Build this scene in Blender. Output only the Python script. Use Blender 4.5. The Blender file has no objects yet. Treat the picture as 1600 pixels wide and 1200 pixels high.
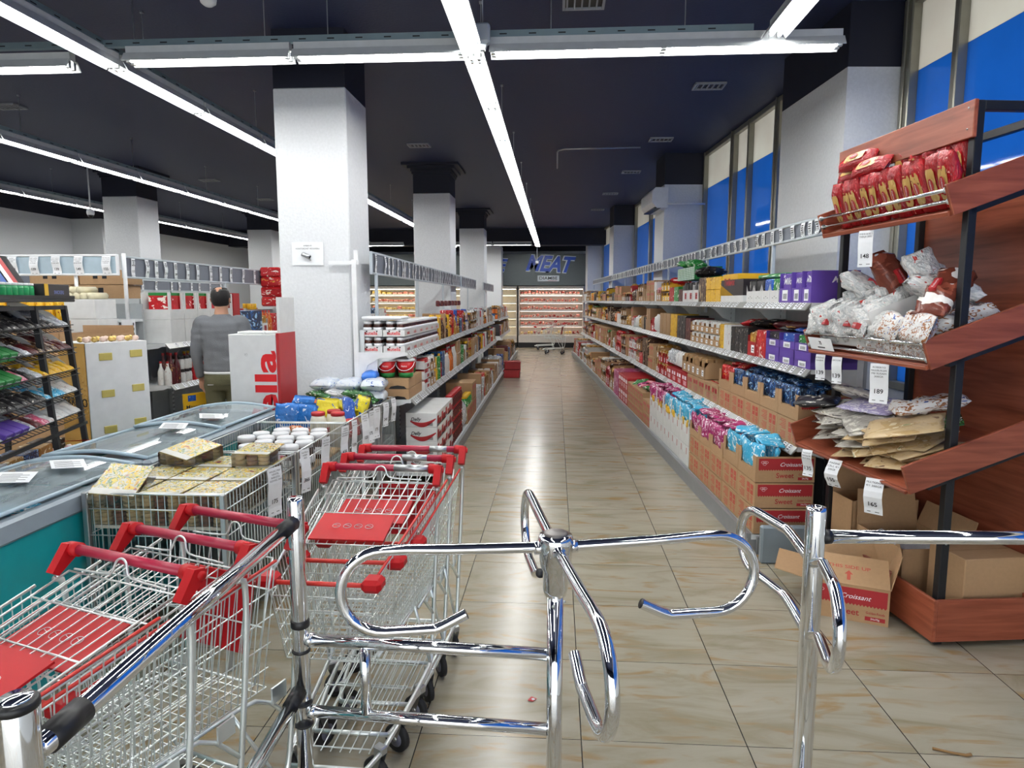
import bpy, math, random
from mathutils import Matrix, Vector, noise as mnoise
from math import sin, cos, pi, radians as R_

# ---------------------------------------------------------------- camera, world, exposure
scene = bpy.context.scene
COL = scene.collection
CAM_H = 1.637
cam_data = bpy.data.cameras.new('camera')
cam_data.sensor_width = 36
cam_data.lens = 36 * 1060 / 1600
cam_data.clip_start = .05
camera = bpy.data.objects.new('camera', cam_data)
COL.objects.link(camera)
camera.location = (0, 0, CAM_H)
camera.rotation_euler = (R_(90 - 7.045), 0, R_(3.696))
scene.camera = camera
world = bpy.data.worlds.new('daylight')
scene.world = world
world.use_nodes = True
bgn = world.node_tree.nodes['Background']
bgn.inputs['Color'].default_value = (.93, .97, 1, 1)
bgn.inputs['Strength'].default_value = 2.4
scene.view_settings.view_transform = 'Standard'
scene.view_settings.look = 'None'
scene.view_settings.gamma = 1
scene.view_settings.use_curve_mapping = False
scene.view_settings.exposure = 0.55
TUBE_POWER = 27.0
scene.cycles.max_bounces = 7
scene.cycles.diffuse_bounces = 4
scene.cycles.glossy_bounces = 4
scene.cycles.transparent_max_bounces = 8
scene.cycles.caustics_reflective = False
scene.cycles.caustics_refractive = False
scene.cycles.sample_clamp_indirect = 6

rnd = random.Random(7)

# ---------------------------------------------------------------- materials
def lin(c):
    c = c / 255
    return c / 12.92 if c <= .04045 else ((c + .055) / 1.055) ** 2.4
def rgb(h):
    if isinstance(h, str):
        return tuple(lin(int(h[i:i+2], 16)) for i in (0, 2, 4)) + (1,)
    return tuple(h) + (1,)
MATS = {}
def mat(name, col, rough=.5, metal=0, emit=None, es=0, trans=0, ior=1.45, spec=None, bump=None, coat=0):
    if name in MATS: return MATS[name]
    m = bpy.data.materials.new(name); m.use_nodes = True
    nt = m.node_tree; b = nt.nodes['Principled BSDF']
    b.inputs['Base Color'].default_value = rgb(col)
    b.inputs['Roughness'].default_value = rough
    b.inputs['Metallic'].default_value = metal
    if trans: b.inputs['Transmission Weight'].default_value = trans; b.inputs['IOR'].default_value = ior
    if spec is not None: b.inputs['Specular IOR Level'].default_value = spec
    if coat: b.inputs['Coat Weight'].default_value = coat; b.inputs['Coat Roughness'].default_value = .15
    if emit: b.inputs['Emission Color'].default_value = rgb(emit); b.inputs['Emission Strength'].default_value = es
    # every material gets a light procedural variation
    tc = nt.nodes.new('ShaderNodeTexCoord'); nz = nt.nodes.new('ShaderNodeTexNoise')
    nz.inputs['Scale'].default_value = bump[0] if bump else 14; nz.inputs['Detail'].default_value = 4
    nt.links.new(tc.outputs['Object'], nz.inputs['Vector'])
    if not emit:
        mx = nt.nodes.new('ShaderNodeMix'); mx.data_type = 'RGBA'
        c = rgb(col)
        mx.inputs[6].default_value = tuple(v * .88 for v in c[:3]) + (1,)
        mx.inputs[7].default_value = tuple(min(1, v * 1.1) for v in c[:3]) + (1,)
        nt.links.new(nz.outputs['Fac'], mx.inputs[0]); nt.links.new(mx.outputs[2], b.inputs['Base Color'])
    if bump:
        bp = nt.nodes.new('ShaderNodeBump'); bp.inputs['Strength'].default_value = bump[1]; bp.inputs['Distance'].default_value = .01
        nt.links.new(nz.outputs['Fac'], bp.inputs['Height']); nt.links.new(bp.outputs['Normal'], b.inputs['Normal'])
    MATS[name] = m
    return m
def printed(name, cols, scale=3.5, rough=.35, bump=.25, stretch=(1, 1, 1), dist=1.2):
    """packaging print: several colours in hard edged patches, different on every pack"""
    if name in MATS: return MATS[name]
    m = bpy.data.materials.new(name); m.use_nodes = True
    nt = m.node_tree; b = nt.nodes['Principled BSDF']; b.inputs['Roughness'].default_value = rough
    tc = nt.nodes.new('ShaderNodeTexCoord'); mp = nt.nodes.new('ShaderNodeMapping'); oi = nt.nodes.new('ShaderNodeObjectInfo')
    mp.inputs['Scale'].default_value = stretch
    nz = nt.nodes.new('ShaderNodeTexNoise'); nz.noise_dimensions = '4D'
    nz.inputs['Scale'].default_value = scale; nz.inputs['Detail'].default_value = 2.5; nz.inputs['Distortion'].default_value = dist
    ml = nt.nodes.new('ShaderNodeMath'); ml.operation = 'MULTIPLY'; ml.inputs[1].default_value = 20
    nt.links.new(oi.outputs['Random'], ml.inputs[0]); nt.links.new(ml.outputs[0], nz.inputs['W'])
    nt.links.new(tc.outputs['Generated'], mp.inputs['Vector']); nt.links.new(mp.outputs[0], nz.inputs['Vector'])
    cr = nt.nodes.new('ShaderNodeValToRGB'); cr.color_ramp.interpolation = 'CONSTANT'
    nt.links.new(nz.outputs['Fac'], cr.inputs[0]); nt.links.new(cr.outputs[0], b.inputs['Base Color'])
    el = cr.color_ramp.elements
    # cols = [(pos, hex), ...]
    el[0].position = cols[0][0]; el[0].color = rgb(cols[0][1])
    el[1].position = cols[1][0]; el[1].color = rgb(cols[1][1])
    for p, c in cols[2:]:
        e = el.new(p); e.color = rgb(c)
    if bump:
        n2 = nt.nodes.new('ShaderNodeTexNoise'); n2.inputs['Scale'].default_value = scale * 2.6; n2.inputs['Detail'].default_value = 3
        nt.links.new(tc.outputs['Generated'], n2.inputs['Vector'])
        bp = nt.nodes.new('ShaderNodeBump'); bp.inputs['Strength'].default_value = bump; bp.inputs['Distance'].default_value = .02
        nt.links.new(n2.outputs['Fac'], bp.inputs['Height']); nt.links.new(bp.outputs['Normal'], b.inputs['Normal'])
    MATS[name] = m
    return m
def glass_mat(name, col, alpha_mix=.8, rough=.03):
    """thin clear sheet: mostly lets light straight through, with a glossy reflection"""
    if name in MATS: return MATS[name]
    m = bpy.data.materials.new(name); m.use_nodes = True
    nt = m.node_tree; nt.nodes.clear()
    out = nt.nodes.new('ShaderNodeOutputMaterial'); tr = nt.nodes.new('ShaderNodeBsdfTransparent'); gl = nt.nodes.new('ShaderNodeBsdfGlossy')
    tr.inputs[0].default_value = rgb(col); gl.inputs['Roughness'].default_value = rough; gl.inputs[0].default_value = (.9, .95, 1, 1)
    fr = nt.nodes.new('ShaderNodeFresnel'); fr.inputs[0].default_value = 1.5
    ad = nt.nodes.new('ShaderNodeMath'); ad.operation = 'ADD'; ad.inputs[1].default_value = 1 - alpha_mix; ad.use_clamp = True
    mx = nt.nodes.new('ShaderNodeMixShader')
    nt.links.new(fr.outputs[0], ad.inputs[0]); nt.links.new(ad.outputs[0], mx.inputs[0])
    nt.links.new(tr.outputs[0], mx.inputs[1]); nt.links.new(gl.outputs[0], mx.inputs[2]); nt.links.new(mx.outputs[0], out.inputs[0])
    MATS[name] = m
    return m
def frosty(name, col, tr=.62, dif=.36):
    m = bpy.data.materials.new(name); m.use_nodes = True
    nt = m.node_tree; nt.nodes.clear(); out = nt.nodes.new('ShaderNodeOutputMaterial')
    t = nt.nodes.new('ShaderNodeBsdfTransparent'); t.inputs[0].default_value = (.93, .97, 1, 1)
    d = nt.nodes.new('ShaderNodeBsdfDiffuse'); d.inputs[0].default_value = rgb(col)
    g = nt.nodes.new('ShaderNodeBsdfGlossy'); g.inputs['Roughness'].default_value = .06
    nz = nt.nodes.new('ShaderNodeTexNoise'); nz.inputs['Scale'].default_value = 3; nz.inputs['Detail'].default_value = 6
    mr = nt.nodes.new('ShaderNodeMapRange'); mr.inputs[3].default_value = dif*.5; mr.inputs[4].default_value = dif*1.7; nt.links.new(nz.outputs['Fac'], mr.inputs[0])
    a = nt.nodes.new('ShaderNodeMixShader'); nt.links.new(mr.outputs[0], a.inputs[0]); nt.links.new(t.outputs[0], a.inputs[1]); nt.links.new(d.outputs[0], a.inputs[2])
    fr = nt.nodes.new('ShaderNodeFresnel'); fr.inputs[0].default_value = 1.45
    b = nt.nodes.new('ShaderNodeMixShader'); nt.links.new(fr.outputs[0], b.inputs[0]); nt.links.new(a.outputs[0], b.inputs[1]); nt.links.new(g.outputs[0], b.inputs[2]); nt.links.new(b.outputs[0], out.inputs[0])
    return m
def film_mat(name, col, tcol):
    """window film: light from outside glows through, gloss on the room side"""
    m = bpy.data.materials.new(name); m.use_nodes = True
    nt = m.node_tree; nt.nodes.clear()
    out = nt.nodes.new('ShaderNodeOutputMaterial')
    t = nt.nodes.new('ShaderNodeBsdfTranslucent'); t.inputs[0].default_value = tcol + (1,)
    nz = nt.nodes.new('ShaderNodeTexNoise'); nz.inputs['Scale'].default_value = 2.2; nz.inputs['Detail'].default_value = 6
    tc = nt.nodes.new('ShaderNodeTexCoord'); nt.links.new(tc.outputs['Object'], nz.inputs['Vector'])
    mc = nt.nodes.new('ShaderNodeMix'); mc.data_type = 'RGBA'
    c = tcol + (1,); mc.inputs[6].default_value = tuple(v * .82 for v in c[:3]) + (1,); mc.inputs[7].default_value = tuple(min(1, v * 1.12) for v in c[:3]) + (1,)
    nt.links.new(nz.outputs['Fac'], mc.inputs[0]); nt.links.new(mc.outputs[2], t.inputs[0])
    d = nt.nodes.new('ShaderNodeBsdfDiffuse'); d.inputs[0].default_value = rgb(col)
    g = nt.nodes.new('ShaderNodeBsdfGlossy'); g.inputs['Roughness'].default_value = .04
    a = nt.nodes.new('ShaderNodeMixShader'); a.inputs[0].default_value = .2
    nt.links.new(t.outputs[0], a.inputs[1]); nt.links.new(d.outputs[0], a.inputs[2])
    fr = nt.nodes.new('ShaderNodeFresnel'); fr.inputs[0].default_value = 1.45
    b = nt.nodes.new('ShaderNodeMixShader'); nt.links.new(fr.outputs[0], b.inputs[0])
    nt.links.new(a.outputs[0], b.inputs[1]); nt.links.new(g.outputs[0], b.inputs[2]); nt.links.new(b.outputs[0], out.inputs[0])
    MATS[name] = m
    return m

CHROME = mat('chrome', (.80, .82, .84), .055, 1)
ZINC = mat('zinc_wire', (.80, .85, .84), .36, .85)
STEEL = mat('steel', (.5, .52, .53), .33, 1)
BLACK = mat('black_plastic', '141416', .42)
BLACKMETAL = mat('black_metal', '1c1d20', .45, .3)
PINK = mat('faded_red_handle', 'a82440', .32)
RED = mat('red_plastic', 'b40f18', .5, spec=.3)
REDTUBE = mat('red_rim', 'c8342c', .4)
WHITE = mat('white_paint', 'e6e8ea', .45)
WALLW = mat('wall_white', 'd4d7da', .7, bump=(60, .25))
COLW = mat('column_white', 'd9dcdf', .65, bump=(45, .3))
NAVY = mat('ceiling_navy', '222a4a', .6, bump=(40, .15))
NAVYD = mat('column_navy', '12162a', .6)
SHELFW = mat('shelf_white', 'd5dadb', .35)
BACKG = mat('back_grey', 'a3a8ab', .45)
PLINTH = mat('plinth_grey', '85888b', .4, .2)
STRIPG = mat('price_strip_grey', '9a9b98', .3, .3)
RAILG = mat('rail_grey', '6c717c', .5)
RAILL = mat('rail_light', 'b9c2c9', .35)
ALU = mat('window_alu', '98968a', .35, .5)
PAPER = mat('paper', 'eef1f4', .75)
INK = mat('ink', '15161a', .7)
KRAFT = mat('kraft', 'a88662', .8, bump=(50, .1))
KRAFTD = mat('kraft_dark', '86663f', .85)
WOOD = None
TEAL = mat('freezer_teal', '0a8f95', .35)
FRGREY = mat('freezer_rim', '8f9ba4', .35)
GALV = mat('galvanised', '8fa3aa', .45, .6)
REFL = mat('reflector_white', 'cfd3d4', .4)
RUBBER = mat('rubber', '1b1b1d', .7)
WHEELG = mat('wheel_grey', '6a6b7a', .5)
LENS = mat('lens', '101014', .1)
TUBE = mat('lamp_tube', 'ffffff', .5, emit=(1, .99, .965), es=TUBE_POWER)
SKIN = mat('skin', 'b98a72', .6)

def wood_mat():
    m = bpy.data.materials.new('cherry_wood'); m.use_nodes = True
    nt = m.node_tree; b = nt.nodes['Principled BSDF']; b.inputs['Roughness'].default_value = .42
    tc = nt.nodes.new('ShaderNodeTexCoord'); mp = nt.nodes.new('ShaderNodeMapping'); mp.inputs['Scale'].default_value = (14, 1.2, 14)
    nz = nt.nodes.new('ShaderNodeTexNoise'); nz.inputs['Scale'].default_value = 2.2; nz.inputs['Detail'].default_value = 6; nz.inputs['Distortion'].default_value = .6
    cr = nt.nodes.new('ShaderNodeValToRGB'); cr.color_ramp.elements[0].color = rgb('74351f'); cr.color_ramp.elements[1].color = rgb('9c533a')
    cr.color_ramp.elements[0].position = .3; cr.color_ramp.elements[1].position = .7
    for a, c in ((tc.outputs['Object'], mp.inputs['Vector']), (mp.outputs[0], nz.inputs['Vector']), (nz.outputs['Fac'], cr.inputs[0]), (cr.outputs[0], b.inputs['Base Color'])):
        nt.links.new(a, c)
    MATS['cherry_wood'] = m
    return m
WOOD = wood_mat()
WOOD2 = WOOD.copy(); WOOD2.name = 'cherry_wood_lengthwise'
[setattr(n.inputs['Scale'], 'default_value', (1.2, 14, 14)) for n in WOOD2.node_tree.nodes if n.type == 'MAPPING']

def floor_mat():
    m = bpy.data.materials.new('floor_tiles'); m.use_nodes = True
    nt = m.node_tree; N = nt.nodes; L = nt.links; b = N['Principled BSDF']
    tc = N.new('ShaderNodeTexCoord'); sep = N.new('ShaderNodeSeparateXYZ'); L.new(tc.outputs['Object'], sep.inputs[0])
    def M(op, a, bb=None, clamp=False):
        n = N.new('ShaderNodeMath'); n.operation = op; n.use_clamp = clamp
        for i, v in enumerate((a, bb)):
            if v is None: continue
            if isinstance(v, (int, float)): n.inputs[i].default_value = v
            else: L.new(v, n.inputs[i])
        return n.outputs[0]
    TX, TY = .611, .571
    fx = M('DIVIDE', M('SUBTRACT', sep.outputs[0], .107), TX); fy = M('DIVIDE', M('SUBTRACT', sep.outputs[1], 2.374), TY)
    ex = M('MULTIPLY', M('ABSOLUTE', M('SUBTRACT', fx, M('ROUND', fx))), TX)
    ey = M('MULTIPLY', M('ABSOLUTE', M('SUBTRACT', fy, M('ROUND', fy))), TY)
    gx = M('LESS_THAN', ex, .0021); gy = M('LESS_THAN', ey, .0014)
    grout = M('MAXIMUM', gx, gy)
    wn = N.new('ShaderNodeTexWhiteNoise'); wn.noise_dimensions = '2D'
    cb = N.new('ShaderNodeCombineXYZ'); L.new(M('FLOOR', fx), cb.inputs[0]); L.new(M('FLOOR', fy), cb.inputs[1]); L.new(cb.outputs[0], wn.inputs[0])
    # streaks run across the aisle, offset tile by tile
    mp = N.new('ShaderNodeMapping'); mp.inputs['Scale'].default_value = (1.1, 4.2, 1); mp.inputs['Rotation'].default_value = (0, 0, .12)
    ad = N.new('ShaderNodeVectorMath'); ad.operation = 'MULTIPLY_ADD'
    L.new(wn.outputs['Color'], ad.inputs[0]); ad.inputs[1].default_value = (7, 7, 7); L.new(tc.outputs['Object'], ad.inputs[2]); L.new(ad.outputs[0], mp.inputs[0])
    n1 = N.new('ShaderNodeTexNoise'); n1.inputs['Scale'].default_value = 1.1; n1.inputs['Detail'].default_value = 8; n1.inputs['Roughness'].default_value = .62; n1.inputs['Distortion'].default_value = 1.4
    L.new(mp.outputs[0], n1.inputs['Vector'])
    cr = N.new('ShaderNodeValToRGB'); el = cr.color_ramp.elements
    el[0].position = .30; el[0].color = rgb('898069'); el[1].position = .5; el[1].color = rgb('9c9584')
    e = el.new(.68); e.color = rgb('a39c8b'); e = el.new(.25); e.color = rgb('86704c')
    L.new(n1.outputs['Fac'], cr.inputs[0])
    n2 = N.new('ShaderNodeTexNoise'); n2.inputs['Scale'].default_value = 1.5; n2.inputs['Detail'].default_value = 5; n2.inputs['Distortion'].default_value = 2.2
    L.new(mp.outputs[0], n2.inputs['Vector'])
    rust = M('MULTIPLY', M('SUBTRACT', n2.outputs['Fac'], .54, True), 7, True)
    rust = M('MULTIPLY', rust, M('SUBTRACT', 1.15, M('MULTIPLY', M('ABSOLUTE', M('SUBTRACT', n1.outputs['Fac'], .5)), 6), True))
    mr = N.new('ShaderNodeMix'); mr.data_type = 'RGBA'; L.new(M('MULTIPLY', rust, .85), mr.inputs[0]); L.new(cr.outputs[0], mr.inputs[6]); mr.inputs[7].default_value = rgb('94764a')
    mg = N.new('ShaderNodeMix'); mg.data_type = 'RGBA'; L.new(grout, mg.inputs[0]); L.new(mr.outputs[2], mg.inputs[6]); mg.inputs[7].default_value = rgb('2e2b26')
    L.new(mg.outputs[2], b.inputs['Base Color'])
    rr = N.new('ShaderNodeMapRange'); rr.inputs[3].default_value = .16; rr.inputs[4].default_value = .3; L.new(n1.outputs['Fac'], rr.inputs[0]); L.new(rr.outputs[0], b.inputs['Roughness'])
    b.inputs['Specular IOR Level'].default_value = .5
    bp = N.new('ShaderNodeBump'); bp.inputs['Strength'].default_value = .4; bp.inputs['Distance'].default_value = .002; bp.invert = True
    L.new(grout, bp.inputs['Height']); L.new(bp.outputs['Normal'], b.inputs['Normal'])
    return m
FLOOR = floor_mat()

# ---------------------------------------------------------------- mesh helpers
_text_cache = {}
def text_geo(s, shear=0, bold=0):
    k = (s, shear, bold)
    if k not in _text_cache:
        cu = bpy.data.curves.new('t', 'FONT'); cu.body = s; cu.size = 1; cu.align_x = 'CENTER'; cu.align_y = 'CENTER'
        cu.shear = shear; cu.offset = bold; cu.resolution_u = 3; cu.fill_mode = 'FRONT'
        ob = bpy.data.objects.new('t', cu); COL.objects.link(ob)
        dg = bpy.context.evaluated_depsgraph_get()
        me = bpy.data.meshes.new_from_object(ob.evaluated_get(dg))
        vs = [tuple(v.co) for v in me.vertices]; fs = [tuple(p.vertices) for p in me.polygons]
        bpy.data.objects.remove(ob); bpy.data.meshes.remove(me); bpy.data.curves.remove(cu)
        xs = [v[0] for v in vs] or [0]; w = max(xs) - min(xs); cx = (max(xs) + min(xs)) / 2
        ys = [v[1] for v in vs] or [0]; hh = max(ys) - min(ys); cy = (max(ys) + min(ys)) / 2
        _text_cache[k] = ([(v[0] - cx, v[1] - cy, 0) for v in vs], fs, w, hh)
    return _text_cache[k]

def axes(o, xd, yd):
    """matrix whose local x,y map to world directions xd, yd, origin o"""
    xd = Vector(xd).normalized(); yd = Vector(yd).normalized(); zd = xd.cross(yd)
    m = Matrix((xd, yd, zd)).transposed().to_4x4(); m.translation = Vector(o)
    return m
T = Matrix.Translation
def RZ(a): return Matrix.Rotation(a, 4, 'Z')
def RX(a): return Matrix.Rotation(a, 4, 'X')
def RY(a): return Matrix.Rotation(a, 4, 'Y')

class MB:
    def __init__(s): s.v = []; s.f = []; s.m = []; s.mats = []; s.sm = []; s.M = Matrix.Identity(4)
    def mi(s, m):
        if m not in s.mats: s.mats.append(m)
        return s.mats.index(m)
    def add(s, vs, fs, m, smooth=False):
        b = len(s.v); M = s.M; i = s.mi(m)
        s.v += [tuple(M @ Vector(v)) for v in vs]
        for f in fs: s.f.append(tuple(b + k for k in f)); s.m.append(i); s.sm.append(smooth)
        return s
    def box(s, x0, y0, z0, x1, y1, z1, m, c=0):
        if x0 > x1: x0, x1 = x1, x0
        if y0 > y1: y0, y1 = y1, y0
        if z0 > z1: z0, z1 = z1, z0
        if c:
            c = min(c, (x1-x0)*.45, (y1-y0)*.45, (z1-z0)*.45)
            vs = []; idx = {}
            for X, sx in ((x0, 1), (x1, -1)):
                for Y, sy in ((y0, 1), (y1, -1)):
                    for Z, sz in ((z0, 1), (z1, -1)):
                        for ax in range(3):
                            idx[(sx, sy, sz, ax)] = len(vs)
                            vs.append((X + (c*sx if ax != 0 else 0), Y + (c*sy if ax != 1 else 0), Z + (c*sz if ax != 2 else 0)))
            fs = []
            S = (1, -1)
            for a in S:
                o = 1 if a > 0 else -1
                def q(l): fs.append(tuple(l[::-1] if o > 0 else l))
                q([idx[(a, 1, 1, 0)], idx[(a, -1, 1, 0)], idx[(a, -1, -1, 0)], idx[(a, 1, -1, 0)]])
                q([idx[(1, a, 1, 1)], idx[(1, a, -1, 1)], idx[(-1, a, -1, 1)], idx[(-1, a, 1, 1)]])
                q([idx[(1, 1, a, 2)], idx[(-1, 1, a, 2)], idx[(-1, -1, a, 2)], idx[(1, -1, a, 2)]])
            for a in S:
                for bb in S:
                    fs.append((idx[(a, bb, 1, 0)], idx[(a, bb, 1, 1)], idx[(a, bb, -1, 1)], idx[(a, bb, -1, 0)]))
                    fs.append((idx[(a, 1, bb, 0)], idx[(a, 1, bb, 2)], idx[(a, -1, bb, 2)], idx[(a, -1, bb, 0)]))
                    fs.append((idx[(1, a, bb, 1)], idx[(1, a, bb, 2)], idx[(-1, a, bb, 2)], idx[(-1, a, bb, 1)]))
            for a in S:
                for bb in S:
                    for d in S: fs.append((idx[(a, bb, d, 0)], idx[(a, bb, d, 1)], idx[(a, bb, d, 2)]))
            return s.add(vs, fs, m)
        vs = [(x, y, z) for z in (z0, z1) for y in (y0, y1) for x in (x0, x1)]
        return s.add(vs, [(0, 2, 3, 1), (4, 5, 7, 6), (0, 1, 5, 4), (2, 6, 7, 3), (0, 4, 6, 2), (1, 3, 7, 5)], m)
    def quad(s, a, b, c, d, m): return s.add([a, b, c, d], [(0, 1, 2, 3)], m)
    def prism(s, pts, y0, y1, m):
        """polygon pts (x,z), extruded y0..y1"""
        n = len(pts)
        vs = [(p[0], y0, p[1]) for p in pts] + [(p[0], y1, p[1]) for p in pts]
        fs = [tuple(range(n)), tuple(range(2*n-1, n-1, -1))] + [(i, n+i, n+(i+1) % n, (i+1) % n) for i in range(n)]
        return s.add(vs, fs, m)
    def tube(s, pts, r, m, n=8, caps=True, smooth=True, closed=False):
        pts = [Vector(p) for p in pts]; K = len(pts); vs = []; fs = []
        rs = r if isinstance(r, (list, tuple)) else [r] * K
        prev = None
        for i, p in enumerate(pts):
            if closed: t = (pts[(i+1) % K] - pts[i-1])
            else: t = (pts[min(i+1, K-1)] - pts[max(i-1, 0)])
            if t.length < 1e-9: t = Vector((0, 0, 1))
            t.normalize()
            if prev is None:
                a = Vector((0, 0, 1)) if abs(t.z) < .9 else Vector((1, 0, 0))
                u = t.cross(a).normalized()
            else:
                u = (prev - t * prev.dot(t))
                if u.length < 1e-6: u = t.cross(Vector((0, 0, 1)))
                u.normalize()
            prev = u; w = t.cross(u)
            k = 1
            if 0 < i < K-1 or closed:
                d1 = (pts[i] - pts[i-1]); d2 = (pts[(i+1) % K] - pts[i])
                if d1.length > 1e-9 and d2.length > 1e-9:
                    cc = max(-1, min(1, d1.normalized().dot(d2.normalized()))); k = 1 / max(.5, math.sqrt((1 + cc) / 2))
            for j in range(n):
                an = 2*pi*j/n + (pi/4 if n == 4 else 0)
                vs.append(p + (u*cos(an) + w*sin(an)) * rs[i] * k)
        for i in range(K if closed else K-1):
            for j in range(n):
                a = i*n + j; b = i*n + (j+1) % n; c = ((i+1) % K)*n + (j+1) % n; d = ((i+1) % K)*n + j
                fs.append((a, b, c, d))
        if caps and not closed: fs.append(tuple(range(n-1, -1, -1))); fs.append(tuple((K-1)*n + j for j in range(n)))
        return s.add(vs, fs, m, smooth and n > 4)
    def wire(s, a, b, r, m, n=4): return s.tube([a, b], r, m, n, caps=False, smooth=False)
    def lathe(s, prof, m, c=(0, 0, 0), n=16, smooth=True):
        """prof: (r,z) list"""
        vs = []; fs = []
        for r, z in prof:
            for j in range(n): vs.append((c[0] + r*cos(2*pi*j/n), c[1] + r*sin(2*pi*j/n), c[2] + z))
        for i in range(len(prof)-1):
            for j in range(n): fs.append((i*n+j, i*n+(j+1) % n, (i+1)*n+(j+1) % n, (i+1)*n+j))
        fs.append(tuple(range(n-1, -1, -1))); fs.append(tuple((len(prof)-1)*n + j for j in range(n)))
        return s.add(vs, fs, m, smooth)
    def loft(s, rings, m, caps=True, smooth=True):
        n = len(rings[0]); vs = [p for r in rings for p in r]; fs = []
        for i in range(len(rings)-1):
            for j in range(n): fs.append((i*n+j, i*n+(j+1) % n, (i+1)*n+(j+1) % n, (i+1)*n+j))
        if caps: fs.append(tuple(range(n-1, -1, -1))); fs.append(tuple((len(rings)-1)*n + j for j in range(n)))
        return s.add(vs, fs, m, smooth)
    def bag(s, L, W, H, m, seed=0, nu=10, nv=8, crimp=.06, rough=.12, c=(0, 0, 0)):
        """pillow bag lying: length along y, width along x, thickness H, centre c, flat crimped ends"""
        rings = []; q = random.Random(seed); off = Vector((q.random()*50, q.random()*50, q.random()*50))
        for i in range(nu+1):
            t = -1 + 2*i/nu
            e = max(0, 1 - abs(t)**3.2); th = H/2 * (e**.55) + .0012
            wd = W/2 * (.93 + .07*e) 
            ring = []
            for j in range(nv*2):
                a = 2*pi*j/(nv*2); cx = cos(a); cz = sin(a)
                x = wd * (abs(cx)**.7) * (1 if cx > 0 else -1); z = th * (abs(cz)**.85) * (1 if cz > 0 else -1)
                p = Vector((x, t*L/2, z)); k = mnoise.noise(p*22 + off) * rough * H + mnoise.noise(p*55 + off) * rough * H * .5
                ring.append((c[0] + x + k*.5*cx, c[1] + t*L/2 + k*.3, c[2] + z + k * (cz if abs(cz) > .1 else .1)))
            rings.append(ring)
        return s.loft(rings, m, True, True)
    def text(s, st, M, size, m, shear=0, bold=0, width=None):
        vs, fs, w, hh = text_geo(st, shear, bold)
        sc = size
        sx = sc if width is None else width / max(w, 1e-6)
        old = s.M; s.M = s.M @ M @ Matrix.Diagonal((sx, sc, 1, 1)); s.add(vs, fs, m); s.M = old
        return s
    def mesh(s, name):
        me = bpy.data.meshes.new(name); me.from_pydata(s.v, [], s.f)
        for m in s.mats: me.materials.append(m)
        me.polygons.foreach_set('material_index', s.m); me.polygons.foreach_set('use_smooth', s.sm)
        me.update(); return me
    def build(s, name, parent=None, label=None, cat=None, group=None, kind=None, loc=None, rz=0):
        o = bpy.data.objects.new(name, s.mesh(name)); COL.objects.link(o)
        if parent: o.parent = parent
        if loc: o.location = loc
        if rz: o.rotation_euler = (0, 0, rz)
        tag(o, label, cat, group, kind)
        return o
def tag(o, label=None, cat=None, group=None, kind=None):
    if label and len(label.split()) > 16: print('LONG', len(label.split()), label)
    if label: o['label'] = label
    if cat: o['category'] = cat
    if group: o['group'] = group
    if kind: o['kind'] = kind
    return o
def thing(name, label, cat, loc=(0, 0, 0), rz=0, group=None):
    o = bpy.data.objects.new(name, None); COL.objects.link(o); o.location = loc; o.rotation_euler = (0, 0, rz)
    o.empty_display_size = .1
    return tag(o, label, cat, group)
def kids(o): return [c for c in ALLKIDS.get(o.name, [])] if False else list(o.children)
def dup(root, loc, rz=0, label=None, group=None, scale=None, rot=None):
    r = root.copy(); COL.objects.link(r); r.location = loc; r.rotation_euler = rot if rot else (0, 0, rz)
    if scale: r.scale = scale
    if label: r['label'] = label
    if group: r['group'] = group
    for ch in list(root.children):
        c = ch.copy(); COL.objects.link(c); c.parent = r
        for g in list(ch.children):
            d = g.copy(); COL.objects.link(d); d.parent = c
    return r
def arc(c, r, a0, a1, n, f):
    """points of an arc in a 2-D plane mapped by f(u, w)"""
    return [f(c[0] + r*cos(R_(a0 + (a1-a0)*i/n)), c[1] + r*sin(R_(a0 + (a1-a0)*i/n))) for i in range(n+1)]

class Frame:
    """floor frame: origin and heading; local x to the right, y down the aisle"""
    def __init__(s, x, y, a): s.x, s.y, s.a = x, y, a
    def w(s, x, y, z=0): return (s.x + x*cos(s.a) - y*sin(s.a), s.y + x*sin(s.a) + y*cos(s.a), z)
FR = Frame(1.235, 4.82, .049)      # right gondola: x = 0 is the plinth face
FL = Frame(-1.02, 5.80, .009)     # left gondola: x = 0 is the plinth face, stock lies to -x
ORD = ['first', 'second', 'third', 'fourth', 'fifth', 'sixth', 'seventh', 'eighth', 'ninth', 'tenth', 'eleventh', 'twelfth', 'thirteenth', 'fourteenth', 'fifteenth', 'sixteenth']

# ================================================================ the room
CEIL = 3.87; TW = 3.40
m = MB(); m.box(-10.75, -3.2, -.1, 3.6, 25.2, 0, FLOOR); m.build('floor', kind='structure')
m = MB(); m.box(-10.75, -3.2, CEIL, 3.6, 25.2, CEIL + .12, NAVY)
m.box(-10.6, 21.7, 3.36, 1.6, 22.2, CEIL, NAVYD)
m.build('ceiling', kind='structure')
m = MB(); m.box(-10.8, -3.2, 0, -10.6, 25.2, TW, WALLW); m.box(-10.8, -3.2, TW, -10.61, 25.2, CEIL, NAVYD)
m.box(-10.6, 14.5, 0, -9.9, 15.1, TW, WALLW); m.build('wall_left', kind='structure')
m = MB(); m.box(-10.75, 24.5, 0, 2.4, 24.7, 3.36, WALLW); m.box(-10.75, 24.5, 3.36, 2.4, 24.7, CEIL, NAVYD)
m.build('wall_back', kind='structure')
# wall over the entrance, behind the camera
m = MB(); m.box(-10.75, -3.3, 2.7, 3.6, -3.2, CEIL, NAVYD); m.box(-10.75, -3.3, 0, -4.5, -3.2, 2.7, WALLW); m.build('wall_front', kind='structure')

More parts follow.
